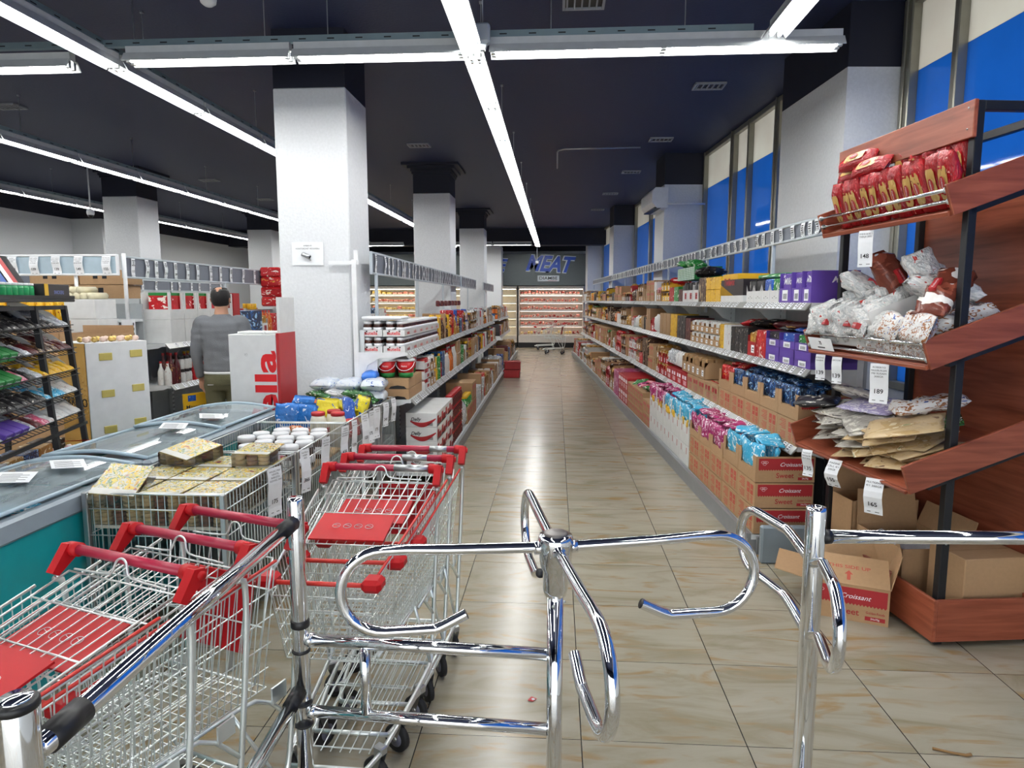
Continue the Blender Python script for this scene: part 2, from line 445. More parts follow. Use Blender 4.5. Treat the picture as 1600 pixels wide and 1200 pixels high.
# right wall with windows, heading a little to the left of the aisle
FW = Frame(2.62, 5.6, .07)
def WL(x, y, z=0): return FW.w(x, y, z)
SILL = .95
m = MB(); m.M = T(WL(0, 0)) @ RZ(FW.a)
m.box(0, -9, 0, .25, 18.9, SILL, WALLW)
m.build('wall_right', kind='structure')
BLUE = film_mat('film_blue', '0b4aa8', (.11, .36, .74)); BEIGE = film_mat('film_beige', 'b5a894', (1.0, .91, .82))
PIL = [(-.42, 0, 1.25), (-.60, 5.3, 5.95), (-.50, 11.0, 11.65), (-.45, 16.7, 17.3)]
for i, (px, y0, y1) in enumerate(PIL):
    m = MB(); m.M = T(WL(0, 0)) @ RZ(FW.a)
    m.box(px, y0, 0, .25, y1, TW, COLW); m.box(px, y0, TW, .25, y1, CEIL, NAVYD)
    m.build('wall_pier', None, 'white wall pier between the right-hand windows, ' + ['nearest the bread rack', 'with the air conditioner', 'third from the front', 'farthest and nearest the meat chiller'][i], 'pier', kind='structure')
bays = [(-4.6, 0, [(-3.3, .05), (-2.0, .05), (-.64, .06), (-.06, .12)]),
        (1.25, 5.3, [(1.28, .05), (2.43, .14), (3.34, .05), (3.96, .14), (5.27, .05)]),
        (5.95, 11.0, [(5.98, .05), (7.6, .06), (9.25, .1), (10.95, .05)]),
        (11.65, 16.7, [(11.7, .05), (14.1, .1), (16.6, .05)]), (-9, -4.6, [(-6.5, .08), (-4.65, .1)]), (17.3, 18.9, [(17.4, .06), (18.8, .06)])]
for i, (y0, y1, mu) in enumerate(bays):
    w = thing('window_%d' % (i+1), None, None, WL(0, 0), FW.a); w['kind'] = 'structure'
    m = MB(); m.box(.05, y0, SILL, .056, y1, 3.335, BLUE); m.build('blue_film_pane', w, kind='structure')
    m = MB(); m.box(.05, y0, 3.335, .056, y1, CEIL, BEIGE); m.build('beige_film_pane', w, kind='structure')
    m = MB(); m.box(-.01, y0, SILL, .1, y1, SILL + .06, ALU, .006); m.box(-.01, y0, CEIL - .06, .1, y1, CEIL, ALU, .006)
    for c, wd in mu:
        m.box(-.02, c - wd/2, SILL, .1, c + wd/2, CEIL, ALU, .008)
        if wd > .1: m.box(-.035, c - .012, SILL, -.02, c + .012, CEIL, ALU, .004)
    m.build('window_frame', w, kind='structure')
# ---- columns
cols = [(-2.385, 5.80), (-2.39, 11.45), (-2.41, 17.03), (-2.43, 22.6), (-7.78, 5.8), (-7.78, 11.45), (-7.8, 17.0), (-7.82, 22.6)]
cl = ['behind the red and white display box', 'second in the row beside the aisle', 'third in the row beside the aisle', 'fourth in the row beside the aisle', 'out at the left', 'at the left with a ceiling camera beside it', 'farther back in the left row', 'last in the left row']
for (x, y), l in zip(cols, cl):
    m = MB(); m.box(x, y, 0, x + .62, y + .62, TW, COLW, .01)
    m.box(x + .004, y + .004, TW, x + .616, y + .616, CEIL - .0, NAVYD)
    if y > 10:
        for k in range(4): e = .015 + .016*k*k; m.box(x - e, y - e, CEIL - .16 + .04*k, x + .62 + e, y + .62 + e, CEIL - .12 + .04*k, NAVYD)
    m.build('column', None, 'square white column with dark top, ' + l, 'column', kind='structure')
# paper notice on the near column
n = MB(); n.box(0, 0, 0, .275, .003, .195, PAPER)
n.build('paper_notice', None, 'white paper notice with a camera picture taped to the big column', 'notice', loc=(-2.27, 5.79, 1.935))
n = MB()
n.text('AMBIENTI', T((.14, -.001, .165)) @ RX(pi/2), .017, INK); n.text('MONITOROHET ME KAMERA', T((.14, -.001, .14)) @ RX(pi/2), .017, INK, width=.21)
n.M = T((.13, -.012, .075)) @ RX(.0)
n.tube([(-.035, 0, .02), (.03, 0, -.008)], .019, STEEL, 12); n.tube([(.03, 0, -.008), (.034, 0, -.010)], .016, LENS, 12); n.tube([(0, 0, -.005), (.04, 0, -.035)], .006, STEEL, 6)
o = n.build('camera_picture', [x for x in bpy.data.objects if x.name == 'paper_notice'][0])
# ---- ceiling air vents
VG = mat('vent_grey', '9a9ea4', .5)
def vent_mb():
    m = MB()
    for a in ((-.16, -.11, .16, -.09), (-.16, .09, .16, .11), (-.16, -.11, -.14, .11), (.14, -.11, .16, .11)): m.box(a[0], a[1], -.02, a[2], a[3], 0, VG)
    m.box(-.14, -.09, -.004, .14, .09, 0, BLACK)
    return m
vp = None
vd = [(1.58, 7.55, 'nearest the right-hand windows'), (1.44, 9.93, 'second along the right side'), (1.29, 12.34, 'third along the right side'), (1.12, 14.77, 'fourth along the right side'), (1.01, 17.3, 'farthest along the right side'), (-2.0, 10.07, 'beyond the big column'), (-6.49, 12.67, 'over the left aisles'), (-6.47, 15.1, 'far back over the left aisles'), (-6.35, 7.79, 'at the left edge of the photo'), (.19, 5.45, 'at the top beside the centre lamps')]
for x, y, l in vd:
    if vp is None:
        vp = vent_mb().build('ceiling_vent', loc=(x, y, CEIL)); 
        s = MB()
        for k in range(5): s.box(-.13 + k*.056, -.088, -.018, -.118 + k*.056, .088, -.004, VG)
        s.build('vent_slats', vp); o = vp
    else: o = dup(vp, (x, y, CEIL))
    tag(o, 'small louvred ceiling vent ' + l, 'vent', 'ceiling vents')

# ================================================================ fluorescent lamps
ZL = 3.33
def lamp_proto(L=1.2):
    root = thing('fluorescent_lamp', 'x', 'lamp')
    m = MB()
    m.prism([(-.080, -.010), (-.045, .050), (.045, .050), (.080, -.010), (.075, -.012), (.041, .042), (-.041, .042), (-.075, -.012)], -L/2 + .004, L/2 - .004, REFL)
    m.box(-.03, -L/2 + .01, .051, .03, L/2 - .01, .10, REFL)
    m.build('reflector', root)
    for sx in (-1, 1):
        t = MB(); t.tube([(sx*.026, -L/2 + .045, .004), (sx*.026, L/2 - .045, .004)], .0135, TUBE, 8); t.build('lamp_tube', root)
        for e in (-1, 1):
            s = MB(); s.box(sx*.026 - .012, e*(L/2 - .045), -.012, sx*.026 + .012, e*(L/2 - .012), .045, STEEL, .003); s.build('lamp_socket', root)
    return root
lp = lamp_proto(); used_lamp = [False]
def lamp(x, y, z, rz, label, group):
    if not used_lamp[0]:
        used_lamp[0] = True; lp.location = (x, y, z); lp.rotation_euler = (0, 0, rz); o = lp
    else: o = dup(lp, (x, y, z), rz)
    o['label'] = label; o['group'] = group; return o
def channel(name, x, y0, y1, z, label, horiz=False, rods=(), drop=None):
    t = thing(name, label, 'channel', (0, 0, 0))
    m = MB()
    if horiz: m.box(y0, x - .02, z, y1, x + .02, z + .045, GALV)
    else: m.box(x - .02, y0, z, x + .02, y1, z + .045, GALV)
    k = y0
    while k < y1 - .1:
        if horiz: m.box(k, x - .0215, z + .016, k + .05, x - .0205, z + .024, BLACK)
        else:
            m.box(x + .0205, k, z + .016, x + .0215, k + .05, z + .024, BLACK); m.box(x - .0215, k, z + .016, x - .0205, k + .05, z + .024, BLACK)
        k += .2
    m.build('rail', t)
    for p in rods:
        r = MB(); q = (p, x) if horiz else (x, p)
        r.wire((q[0], q[1], z + .045), (q[0], q[1], CEIL), .004, STEEL, 5); r.box(q[0]-.012, q[1]-.012, CEIL - .015, q[0]+.012, q[1]+.012, CEIL, STEEL); r.build('hanging_rod', t)
strips = [(-.585, -1.0, 22.6, 'centre aisle'), (-3.24, -1.0, 22.2, 'next aisle to the left'), (-5.9, 1, 22, 'second aisle to the left'), (-8.62, 1, 22, 'far left aisle')]
for x, a, b, l in strips:
    y = a + .6; k = 0
    n = int((b - a) / 1.21)
    for k in range(n):
        lamp(x, a + .6 + k*1.21, ZL, 0, 'twin tube ceiling lamp in the long row over the ' + l, 'lamps over the ' + l)
    channel('lamp_channel', x, a, a + n*1.21, ZL + .10, 'slotted metal channel carrying the lamp row over the ' + l, rods=[a + .4 + 2.0*j for j in range(int((b-a)/2.0))])
for k in range(4): lamp(1.41, 4.2 - k*1.21, ZL + .02, 0, 'twin tube ceiling lamp in the short row near the top right', 'lamps over the right side')
for i, x in enumerate((-2.45, -1.24, .13, 1.28)):
    lamp(x, 4.87, ZL - .02, pi/2, 'lamp on the crosswise row, ' + ['leftmost of the four before the big column', 'just left of the centre lamp row', 'just right of the centre lamp row', 'rightmost, ending by the windows'][i], 'crosswise lamps')
for i, x in enumerate((-4.1, -5.31)): lamp(x, 4.95, ZL - .02, pi/2, 'lamp on the crosswise row at the left edge, ' + ['nearer the middle', 'outermost'][i], 'crosswise lamps')
channel('lamp_channel', 4.89, -6.2, 1.3, ZL + .09, 'slotted metal channel running crosswise above the near lamps', True, rods=(-5.6, -4.4, -3.0, -2.05, -1.6, -.05, .85))
for i, x in enumerate((-1.35, -2.56, -5.3, -6.5)): lamp(x, 21.0, ZL - .02, pi/2, 'far crosswise lamp close to the back beam', 'far crosswise lamps')
# thin cable pipe on the ceiling
m = MB(); m.tube([(.0, 11.6, 3.80), (.0, 10.35, 3.80), (.02, 10.28, 3.81), (.1, 10.25, 3.82), (1.2, 10.25, 3.83)], .012, STEEL, 6); m.build('cable_pipe', None, 'thin grey cable pipe bent along the dark ceiling', 'pipe')
# small ceiling speaker / sensors
m = MB(); m.box(-.05, -.04, -.13, .05, .04, .0, RAILL, .015); m.prism([(-.03, -.13), (.03, -.13), (.015, -.17), (-.015, -.17)], -.02, .02, RAILL); m.tube([(0, 0, 0), (0, 0, .42)], .004, STEEL, 5)
m.build('hanging_sensor', None, 'small grey sensor hanging beside the centre lamp row', 'sensor', loc=(-.50, 4.72, 3.45))
m = MB(); m.lathe([(.03, 0), (.055, .02), (.06, .045), (.06, .06)], WHITE, n=16); o = m.build('smoke_detector', None, 'round white smoke detector under the near crosswise channel', 'detector', loc=(-2.6, 5.2, CEIL - .06))
# dome cameras hanging from the ceiling
def dome(x, y, l, drop=.5):
    t = thing('security_camera', l, 'camera', (x, y, CEIL))
    m = MB(); m.tube([(0, 0, 0), (0, 0, -drop)], .012, WHITE, 8); m.build('stem', t)
    m = MB(); m.lathe([(.02, -drop), (.055, -drop - .02), (.06, -drop - .07), (.05, -drop - .1)], WHITE, n=14); m.build('housing', t)
    m = MB(); m.lathe([(.045, -drop - .1), (.035, -drop - .13), (.012, -drop - .145)], LENS, n=12); m.build('lens', t)
dome(-7.62, 10.9, 'white dome camera on a stem beside the left column', .75)
dome(-.63, 22.4, 'white dome camera on a stem before the blue meat sign', .95)
# ---- air conditioner on the second pier
t = thing('air_conditioner', 'white wall air conditioner on the second pier by the windows', 'air conditioner', WL(-.60, 5.05, 3.02), FW.a)
m = MB(); m.prism([(0, 0), (0, .30), (-.19, .30), (-.24, .24), (-.24, .08), (-.16, 0)], 0, .86, WHITE); m.build('housing', t)
m = MB(); m.box(-.2, .03, .012, -.10, .83, -.004, BLACK); m.build('air_outlet', t)
m = MB(); m.tube([(-.02, 0, .06), (.1, -.03, .05), (.3, -.03, .06), (.55, -.03, .05)], .014, WHITE, 6); m.build('hose', t)
# ---- back chillers and sign
PANEL = mat('sign_panel', '5c6668', .35); SIGNB = mat('sign_blue', '1650c8', .3); SIGNW = mat('sign_white', 'e8f2fa', .4)
t = thing('meat_sign', 'long grey fascia with blue brush letters reading MEAT above the back chillers', 'sign', (0, 23.4, 0))
m = MB(); m.box(-9, 0, 2.14, 1.25, .9, 3.2, PANEL); m.build('fascia', t)
def brush(st, x0, x1, zc, hgt):
    w = MB(); b = MB()
    for mb, off, mt, yy in ((w, .075, SIGNW, -.012), (b, .034, SIGNB, -.022)):
        mb.text(st, T(((x0+x1)/2, yy, zc)) @ RX(pi/2) @ Matrix.Rotation(-.05, 4, 'Z'), hgt*1.15, mt, shear=.35, bold=off, width=(x1-x0)*(1.04 if off > .02 else .98))
    a = w.build('letter_outline', t); c = b.build('blue_letters', t)
brush('MEAT', -1.0, .62, 2.86, .62)
brush('E', -2.02, -1.66, 2.82, .5); brush('O', -3.95, -3.5, 2.82, .5)
m = MB(); m.box(-.64, -.03, 2.27, .1, -.012, 2.47, SIGNW, .01); m.text('DIAMBE', T((-.27, -.033, 2.38)) @ RX(pi/2), .14, INK, bold=.01, width=.62); m.text('MARKET', T((-.12, -.033, 2.295)) @ RX(pi/2), .04, RED, width=.3)
m.build('name_plate', t)
CHW = mat('chiller_white', 'd8d2ca', .4); CHLAMP = mat('chiller_lamp', 'ffe8d8', .5, emit=(1, .82, .68), es=7)
def chiller(x0, x1, l, lamp_m):
    t = thing('open_chiller', l, 'chiller', (0, 23.55, 0))
    m = MB(); m.box(x0, .62, .3, x1, .66, 2.1, CHW); m.box(x0, .0, 2.02, x1, .66, 2.12, CHW); m.box(x0, -.05, .18, x1, .66, .42, CHW); m.box(x0, .62, 0, x1, .66, .2, BLACK)
    m.box(x0, .02, 0, x1, .06, .18, BLACK); m.box(x0, .0, .42, x0 + .03, .62, 2.05, CHW); m.box(x1 - .03, 0, .42, x1, .62, 2.05, CHW); m.build('cabinet', t)
    for k in range(5):
        z = .72 + k*.27
        s = MB(); s.box(x0 + .03, .18, z, x1 - .03, .62, z + .015, CHW); s.box(x0 + .03, .165, z - .012, x1 - .03, .18, z + .028, SHELFW); s.build('shelf', t)
        s = MB(); s.box(x0 + .05, .21, z - .016, x1 - .05, .235, z - .004, lamp_m); s.build('shelf_lamp', t)
    s = MB(); s.box(x0 + .05, .06, 2.0, x1 - .05, .1, 2.018, lamp_m); s.build('canopy_lamp', t)
    return t
chiller(-1.3, .95, 'lit open meat chiller under the blue meat sign', CHLAMP)
CHLAMP2 = mat('dairy_lamp', 'fff4c8', .5, emit=(1, .88, .6), es=7)
chiller(-3.7, -1.35, 'lit open chiller left of the meat chiller, glimpsed between columns', CHLAMP2)
chiller(-6.6, -3.75, 'lit open dairy chiller seen over the left shelves', CHLAMP2)

# ================================================================ shelving gondolas
def bay_proto(L, levels, name_lab, top=1.98, base_h=.12):
    """local: x = 0 plinth face, stock side is +x, back at .70; levels = (z, front x)"""
    t = thing('shelving_bay', name_lab, 'shelving')
    m = MB(); m.box(.68, 0, .1, .70, L, top, BACKG)
    for z in (.5, .95): m.box(.677, .01, z, .68, L - .01, z + .004, STEEL)
    m.build('back_panel', t)
    m = MB(); m.box(.02, 0, base_h - .03, .68, L, base_h, SHELFW); m.box(.0, .0, 0, .02, L, base_h + .01, PLINTH); m.box(-.012, .0, base_h - .02, .0, L, base_h + .012, PLINTH); m.box(.02, 0, .0, .68, .02, base_h - .03, PLINTH)
    m.build('plinth', t)
    for y in (0, L):
        m = MB(); m.box(.64, y - .02 if y else 0, 0, .678, y if y else .02, top + .02, SHELFW)
        for k in range(int((top - .15)/.048) - 1): m.box(.6385, (y - .014 if y else .006), .15 + k*.048, .64, (y - .006 if y else .014), .172 + k*.048, BLACK)
        m.build('upright', t)
    for z, fx in levels:
        s = MB(); s.box(fx + .02, .002, z - .028, .66, L - .002, z, SHELFW)
        for y in (.004, L - .008):
            s.prism([(.64, z - .02), (.64, z - .19), (.56, z - .16), (.48, z - .08), (fx + .10, z - .045), (fx + .04, z - .02)], y, y + .004, SHELFW)
        o = s.build('shelf', t)
        p = MB()
        x0, x1 = fx - .022, fx + .02
        p.add([(x0, .0, z - .045), (x0, L, z - .045), (x1, L, z + .004), (x1, .0, z + .004), (x0 + .004, 0, z - .049), (x0 + .004, L, z - .049), (x1, L, z - .012), (x1, 0, z - .012)], [(0, 3, 2, 1), (4, 5, 6, 7), (0, 1, 5, 4), (0, 4, 7, 3), (1, 2, 6, 5)], STRIPG)
        k = .06
        q = random.Random(int(z*100))
        while k < L - .08:
            w = .055
            def P(u, v): return (x0 + (x1 - x0)*v - .0014, k + u, z - .045 + .049*v + .0012)
            p.quad(P(0, .08), P(0, .95), P(w, .95), P(w, .08), PAPER)
            for vv in (.3, .55, .75): p.quad(*[ (a[0]-.0006, a[1], a[2]+.0005) for a in (P(.008, vv), P(.008, vv+.1), P(w*q.uniform(.5, .85), vv+.1), P(w*.7, vv))], INK)
            k += q.choice((.075, .085, .11, .15))
        p.build('price_strip', o)
    return t
RLEV = [(.70, .27), (1.20, .33), (1.62, .31)]
LB = 1.33
rp = bay_proto(LB, RLEV, 'x', 1.74)
nb = 12
for i in range(nb):
    y = -.47 + i*LB
    if i == 0: o = rp; o.location = FR.w(0, y); o.rotation_euler = (0, 0, FR.a)
    else: o = dup(rp, FR.w(0, y), FR.a)
    o['label'] = 'grey shelving bay on the right side of the aisle, ' + ('nearest, beside the bread rack' if i == 0 else 'farthest, by the meat chiller' if i == nb-1 else ORD[i] + ' bay from the bread rack')
    o['group'] = 'shelving bays right of the aisle'
R_END = -.47 + nb*LB
# dark end panel near the bread rack
m = MB(); m.box(.46, -.50, .0, .70, -.475, .66, BLACKMETAL); m.box(.05, -.50, 0, .46, -.478, .115, PLINTH)
m.build('side_screen', None, 'dark end panel closing the near end of the right-hand shelving', 'panel', loc=FR.w(0, 0), rz=FR.a)
LLEV = [(.77, .22), (1.18, .27)]
lbp = bay_proto(LB, LLEV, 'x', 1.36)
lay = [('left gondola', FL, pi, 0, 7, LB), ]
nL = 7
ly = []   # origin list
def left_bay(i, y, label):
    global lbp
    x_, y_, _ = FL.w(0, y + LB)
    if i == 0: o = lbp; o.location = (x_, y_, 0); o.rotation_euler = (0, 0, FL.a + pi)
    else: o = dup(lbp, (x_, y_, 0), FL.a + pi)
    o['label'] = label; o['group'] = 'shelving bays left of the aisle'
for i in range(7): left_bay(i, i*LB, 'white shelving bay on the left side of the aisle, ' + ('nearest, behind the wire bins' if i == 0 else ORD[i] + ' from the wire bins'))
for i in range(3): left_bay(9, 10.6 + i*LB, 'far white shelving bay left of the aisle, ' + ORD[i] + ' past the gap')
# white end frame of the left gondola
t = thing('side_support', 'white end frame of the left shelving with curved bracket beside the big column', 'end frame', FL.w(0, -.02), FL.a)
m = MB(); m.box(-.72, -.03, 0, -.68, 0, 1.98, WHITE); m.box(-.70, -.02, 1.95, -.665, .0, 2.06, WHITE); m.build('post', t)
m = MB(); m.box(-.68, -.02, .12, -.52, .0, 1.18, WHITE); m.build('side_sheet', t)
m = MB(); m.prism([(-.68, 1.19), (-.25, 1.19), (-.25, 1.165), (-.33, 1.15), (-.5, 1.14), (-.60, 1.08), (-.64, .98), (-.68, .96)], -.028, -.022, WHITE); m.build('bracket', t)
m = MB(); m.box(-.92, -.02, 1.94, -.66, .0, 1.97, WHITE); m.build('crossbar', t)

# ---- hanging price tags
def tag_mb(num, lines, W=.068, H=.155, curl=.02, seed=0, bars=False):
    m = MB(); n = 6; q = random.Random(seed); ph = q.uniform(-1, 1)
    P = []
    def off(t): return -curl * (.5 + .5*sin(t*pi*2*.9 + ph*1.6))
    for i in range(n):
        a, b = i/n, (i+1)/n
        m.add([(-W/2, off(a), -H*a), (W/2, off(a) + .002, -H*a), (W/2, off(b) + .002, -H*b), (-W/2, off(b), -H*b)], [(0, 1, 2, 3)], PAPER)
        m.add([(-W/2, off(a) + .0008, -H*a), (W/2, off(a) + .0028, -H*a), (W/2, off(b) + .0028, -H*b), (-W/2, off(b) + .0008, -H*b)], [(3, 2, 1, 0)], PAPER)
    def wrap(mb2, t0):
        for (x, y, z) in mb2.v: pass
    def put(st, zc, size, bold=0, width=None):
        vs, fs, w, hh = text_geo(st, 0, bold)
        sx = size if width is None else width/max(w, 1e-6)
        vv = []
        for v in vs:
            z = zc + v[1]*size; t = min(1, max(0, -z/H)); vv.append((v[0]*sx, off(t) - .0022, z))
        m.add(vv, fs, INK)
    z = -.018
    for l in lines:
        if bars:
            w = W*q.uniform(.5, .85); t = -z/H
            m.add([(-w/2, off(t) - .002, z), (w/2, off(t) - .002, z), (w/2, off(t) - .002, z - .007), (-w/2, off(t) - .002, z - .007)], [(0, 3, 2, 1)], INK)
        else: put(l, z, .0125, width=min(W*.86, .0085*len(l)))
        z -= .0155
    put(num, -H*.70, .032, .012)
    for dx, w in ((-.02, .016), (.018, .02)):
        t = .92; m.add([(dx - w/2, off(t) - .002, -H*t), (dx + w/2, off(t) - .002, -H*t), (dx + w/2, off(t) - .002, -H*t - .003), (dx - w/2, off(t) - .002, -H*t - .003)], [(0, 3, 2, 1)], INK)
    return m
TAGC = {}
def price_tag(loc, rz, num, lines, label, group=None, curl=.018, W=.068, H=.155, bars=False, seed=None, tilt=0):
    k = (num, tuple(lines), round(curl, 3), W, H, bars)
    if k not in TAGC: TAGC[k] = tag_mb(num, lines, W, H, curl, len(TAGC) if seed is None else seed, bars).mesh('price_tag')
    o = bpy.data.objects.new('price_tag', TAGC[k]); COL.objects.link(o); o.location = loc; o.rotation_euler = (0, tilt, rz)
    return tag(o, label, 'price tag', group)
TAGN = set()
NUMW = {}
def rail(name, frame, xl, y0, y1, z0, z1, side, label, tags, glabel, dens=.115, posts=(), rotated=None):
    """price rail along the aisle; side = -1: faces -x (left), +1 faces +x"""
    t = thing('price_rail', label, 'price rail', frame.w(xl, 0), frame.a)
    m = MB(); m.box(-.006, y0, z0, .006, y1, z1, RAILG); m.build('rail_plate', t)
    m = MB(); m.box(-.014, y0 - .01, z1 - .008, .014, y1, z1 + .012, RAILL, .004); m.box(-.014, y0 - .01, z0 - .012, .014, y1, z0 + .008, RAILL, .004); m.box(-.014, y0 - .016, z0 - .012, .014, y0, z1 + .012, RAILL, .004); m.build('rail_edge', t)
    for p in posts:
        m = MB(); m.box(-.014, p, 1.3 if z0 < 2 else 1.5, .014, p + .028, z0 - .01, RAILL, .003); m.build('post', t)
    for i, (y, num) in enumerate(tags):
        q = random.Random(i*7 + int(y*10))
        w = frame.w(xl + side*.016, y)
        price_tag((w[0], w[1], z1 - .006), frame.a + (-pi/2 if side < 0 else pi/2), num, ['ab']*q.choice((3, 4)), 'white tag reading %s %s, %s' % (num, glabel, '%dth from the near end' % (i+1) if i > 15 else ORD[i] + ' from the near end'), 'tags ' + glabel, curl=q.choice((.003, .008, .014)), bars=True, H=(z1 - z0)*.94, W=.062)
NUMS = ['115', '95', '125', '210', '289', '118', '189', '135', '165', '85', '79', '149', '99', '139']
def mk(y0, y1, d, seed, first=()):
    q = random.Random(seed); out = list(first); y = (out[-1][0] if out else y0) + d
    while y < y1: out.append((y, q.choice(NUMS))); y += d * q.uniform(.65, 1.6)
    return out
rail('r', FR, .58, -.40, R_END - .3, 2.09, 2.20, -1, 'long grey price rail on posts above the right-hand shelves', mk(0, 11, .19, 3, [(-.33, '135'), (-.18, '110'), (.05, '119'), (.18, '119'), (.3, '119')]), 'on the rail over the right shelves', posts=[.9 + 2.0*k for k in range(8)])
rail('l', FL, -.64, .30, 6.4, 1.88, 2.06, 1, 'grey price rail above the near half of the left shelves', mk(.3, 6.2, .17, 5, [(.4, '115'), (.75, '89')]), 'on the rail over the left shelves', posts=[.45, 2.4, 4.4])
rail('l2', FL, -.64, 6.5, 9.0, 1.88, 2.06, 1, 'farther grey price rail above the left shelves', mk(6.5, 8.8, .2, 8), 'on the farther left rail', posts=[7.5])
rail('l3', FL, -.64, 10.6, 13.6, 1.88, 2.06, 1, 'last grey price rail left of the aisle near the chillers', mk(10.7, 13.4, .3, 9), 'on the last left rail', posts=[11])

# ================================================================ stock: unit prototypes, local x = depth (front at 0), y = width centred, z up
C = dict(kraft=('kraft', None), white=None)
PR = {}
def colour_mats():
    P = printed
    PR['red'] = P('print_red', [(0, 'f0e6dc'), (.38, 'b3121b'), (.60, 'c9202a'), (.68, 'e8c14a'), (.72, '7d0d14')])
    PR['dark red'] = P('print_darkred', [(0, 'c8a050'), (.34, '4d1016'), (.62, '701a22'), (.7, 'd8c8b8')])
    PR['blue'] = P('print_blue', [(0, 'e8f0f6'), (.38, '1d4fa8'), (.6, '2a6cc8'), (.68, 'e8c14a')])
    PR['dark blue'] = P('print_darkblue', [(0, '9cc6e8'), (.4, '102448'), (.56, '16599c'), (.66, 'd8e4ee')])
    PR['light blue'] = P('print_lightblue', [(0, 'f4fafc'), (.42, '3aa6d0'), (.6, '62bce0'), (.70, 'd8b070')])
    PR['magenta'] = P('print_magenta', [(0, 'f6e6ee'), (.42, '9c1f62'), (.6, 'b83478'), (.7, 'f0d0e0')])
    PR['yellow'] = P('print_yellow', [(0, '8c2a12'), (.36, 'd8a818'), (.6, 'e8c02c'), (.7, 'f4ead0')])
    PR['orange'] = P('print_orange', [(0, 'f4e4cc'), (.38, 'c8641c'), (.6, 'd88830'), (.7, '7a2a14')])
    PR['green'] = P('print_green', [(0, 'f0f4e8'), (.4, '1e7a34'), (.6, '3a9a48'), (.7, 'd8c850')])
    PR['purple'] = P('print_purple', [(0, 'f0ecf6'), (.36, '5b3f98'), (.64, '6a4cac'), (.72, 'd8a080')])
    PR['brown'] = P('print_brown', [(0, 'e0c89c'), (.4, '3a1e12'), (.6, '5c3420'), (.68, 'c8963c')])
    PR['dark'] = P('print_dark', [(0, 'd8d4cc'), (.36, '17161a'), (.62, '2c262c'), (.7, 'a88850')])
    PR['white'] = P('print_white', [(0, '9c2a24'), (.33, 'dcdcda'), (.64, 'c8c8c4'), (.72, '5878a0')])
    PR['gold'] = P('print_gold', [(0, 'f0e8c8'), (.4, 'a87828'), (.6, 'c89c40'), (.68, '6a3a14')])
    PR['pink'] = P('print_pink', [(0, 'fbeef0'), (.42, 'c85a78'), (.62, 'd88098'), (.7, 'f2e2c0')])
    PR['kraft'] = P('print_kraft', [(0, 'ece4d4'), (.30, '9c7a54'), (.66, 'a8865f'), (.74, 'a8402c')], bump=.05)
    PR['silver'] = P('print_silver', [(0, 'f4f6f8'), (.42, 'a8acb0'), (.56, 'c4c8cc'), (.68, '50628a')])
colour_mats()
CB = {'kraft': KRAFT, 'white': mat('card_white', 'd8d9d8', .5), 'red': mat('card_red', 'a81c22', .45), 'purple': mat('card_purple', '5a3f9a', .45), 'dark': mat('card_dark', '241e22', .45),
      'yellow': mat('card_yellow', 'd8a818', .45), 'green': mat('card_green', '1f7a38', .45), 'blue': mat('card_blue', '1f4f9c', .45), 'brown': mat('card_brown', '53301f', .5), 'pink': mat('card_pink', 'c0486c', .45), 'gold': mat('card_gold', 'b08a3c', .4, .3),
      'orange': mat('card_orange', 'c8641c', .45)}
for k, v in list(CB.items()): pass
def gcard(c): return CB.get(c) or PR[c]
def P_carton(c, s):
    """open topped shelf carton with product showing above a low front"""
    m = MB(); M1 = CB.get(c, KRAFT); M2 = PR[s]
    m.box(0, -.49, 0, .01, .49, .55, M1); m.box(.99, -.49, 0, 1, .49, .8, M1); m.box(0, -.49, 0, 1, -.475, .8, M1); m.box(0, .475, 0, 1, .49, .8, M1); m.box(.02, -.47, 0, .98, .47, .5, M1)
    m.prism([(0, .55), (.0, .8), (.14, .8), (.02, .55)], -.49, -.475, M1); m.prism([(0, .55), (.0, .8), (.14, .8), (.02, .55)], .475, .49, M1)
    m.box(-.004, -.30, .12, 0, .05, .42, PAPER if c != 'white' else CB['red']); m.box(-.005, -.26, .2, -.004, -.02, .22, INK); m.box(-.005, -.26, .28, -.004, -.08, .33, INK)
    q = random.Random(hash(c + s) % 999 + 1)
    for i in range(3):
        for j in range(2):
            x = .05 + i*.31; y = -.46 + j*.47; h = .86 + q.random()*.14
            m.box(x, y, .5, x + .28, y + .44, h, M2, .05)
    return m
def P_box(c):
    m = MB(); m.box(0, -.485, 0, 1, .485, 1, PR[c], .02); return m
def P_plainbox(c):
    m = MB(); M1 = CB[c]; m.box(0, -.485, 0, 1, .485, .985, M1, .012)
    ink = CB['red'] if c in ('kraft', 'white') else PAPER
    m.box(-.004, -.35, .55, 0, -.05, .8, ink); m.box(-.004, .1, .55, 0, .32, .8, ink)
    for k in range(4): m.box(-.004, -.35, .15 + k*.08, 0, .1 + .06*(k % 2), .18 + k*.08, ink)
    m.box(-.003, -.485, .49, .0, .485, .495, KRAFTD); return m
def P_bag(c, seed=1):
    m = MB(); b = MB(); b.bag(1, .95, .98, PR[c], seed, 10, 7, rough=.16)
    b.v = [(.5 + v[2], v[0], .5 + v[1]) for v in b.v]; b.sm = [True]*len(b.f)
    b.f = [tuple(reversed(f)) for f in b.f]
    return b
def P_jar(c, lid):
    m = MB(); g = PR[c] if c in PR else CB[c]
    m.lathe([(.40, 0), (.47, .03), (.48, .1), (.48, .62), (.40, .74), (.36, .78)], g, (.5, 0, 0), 14); return m
def P_lid(lid):
    m = MB(); m.lathe([(.40, .78), (.41, .8), (.41, .97), (.39, 1)], CB.get(lid) or WHITE, (.5, 0, 0), 14); return m
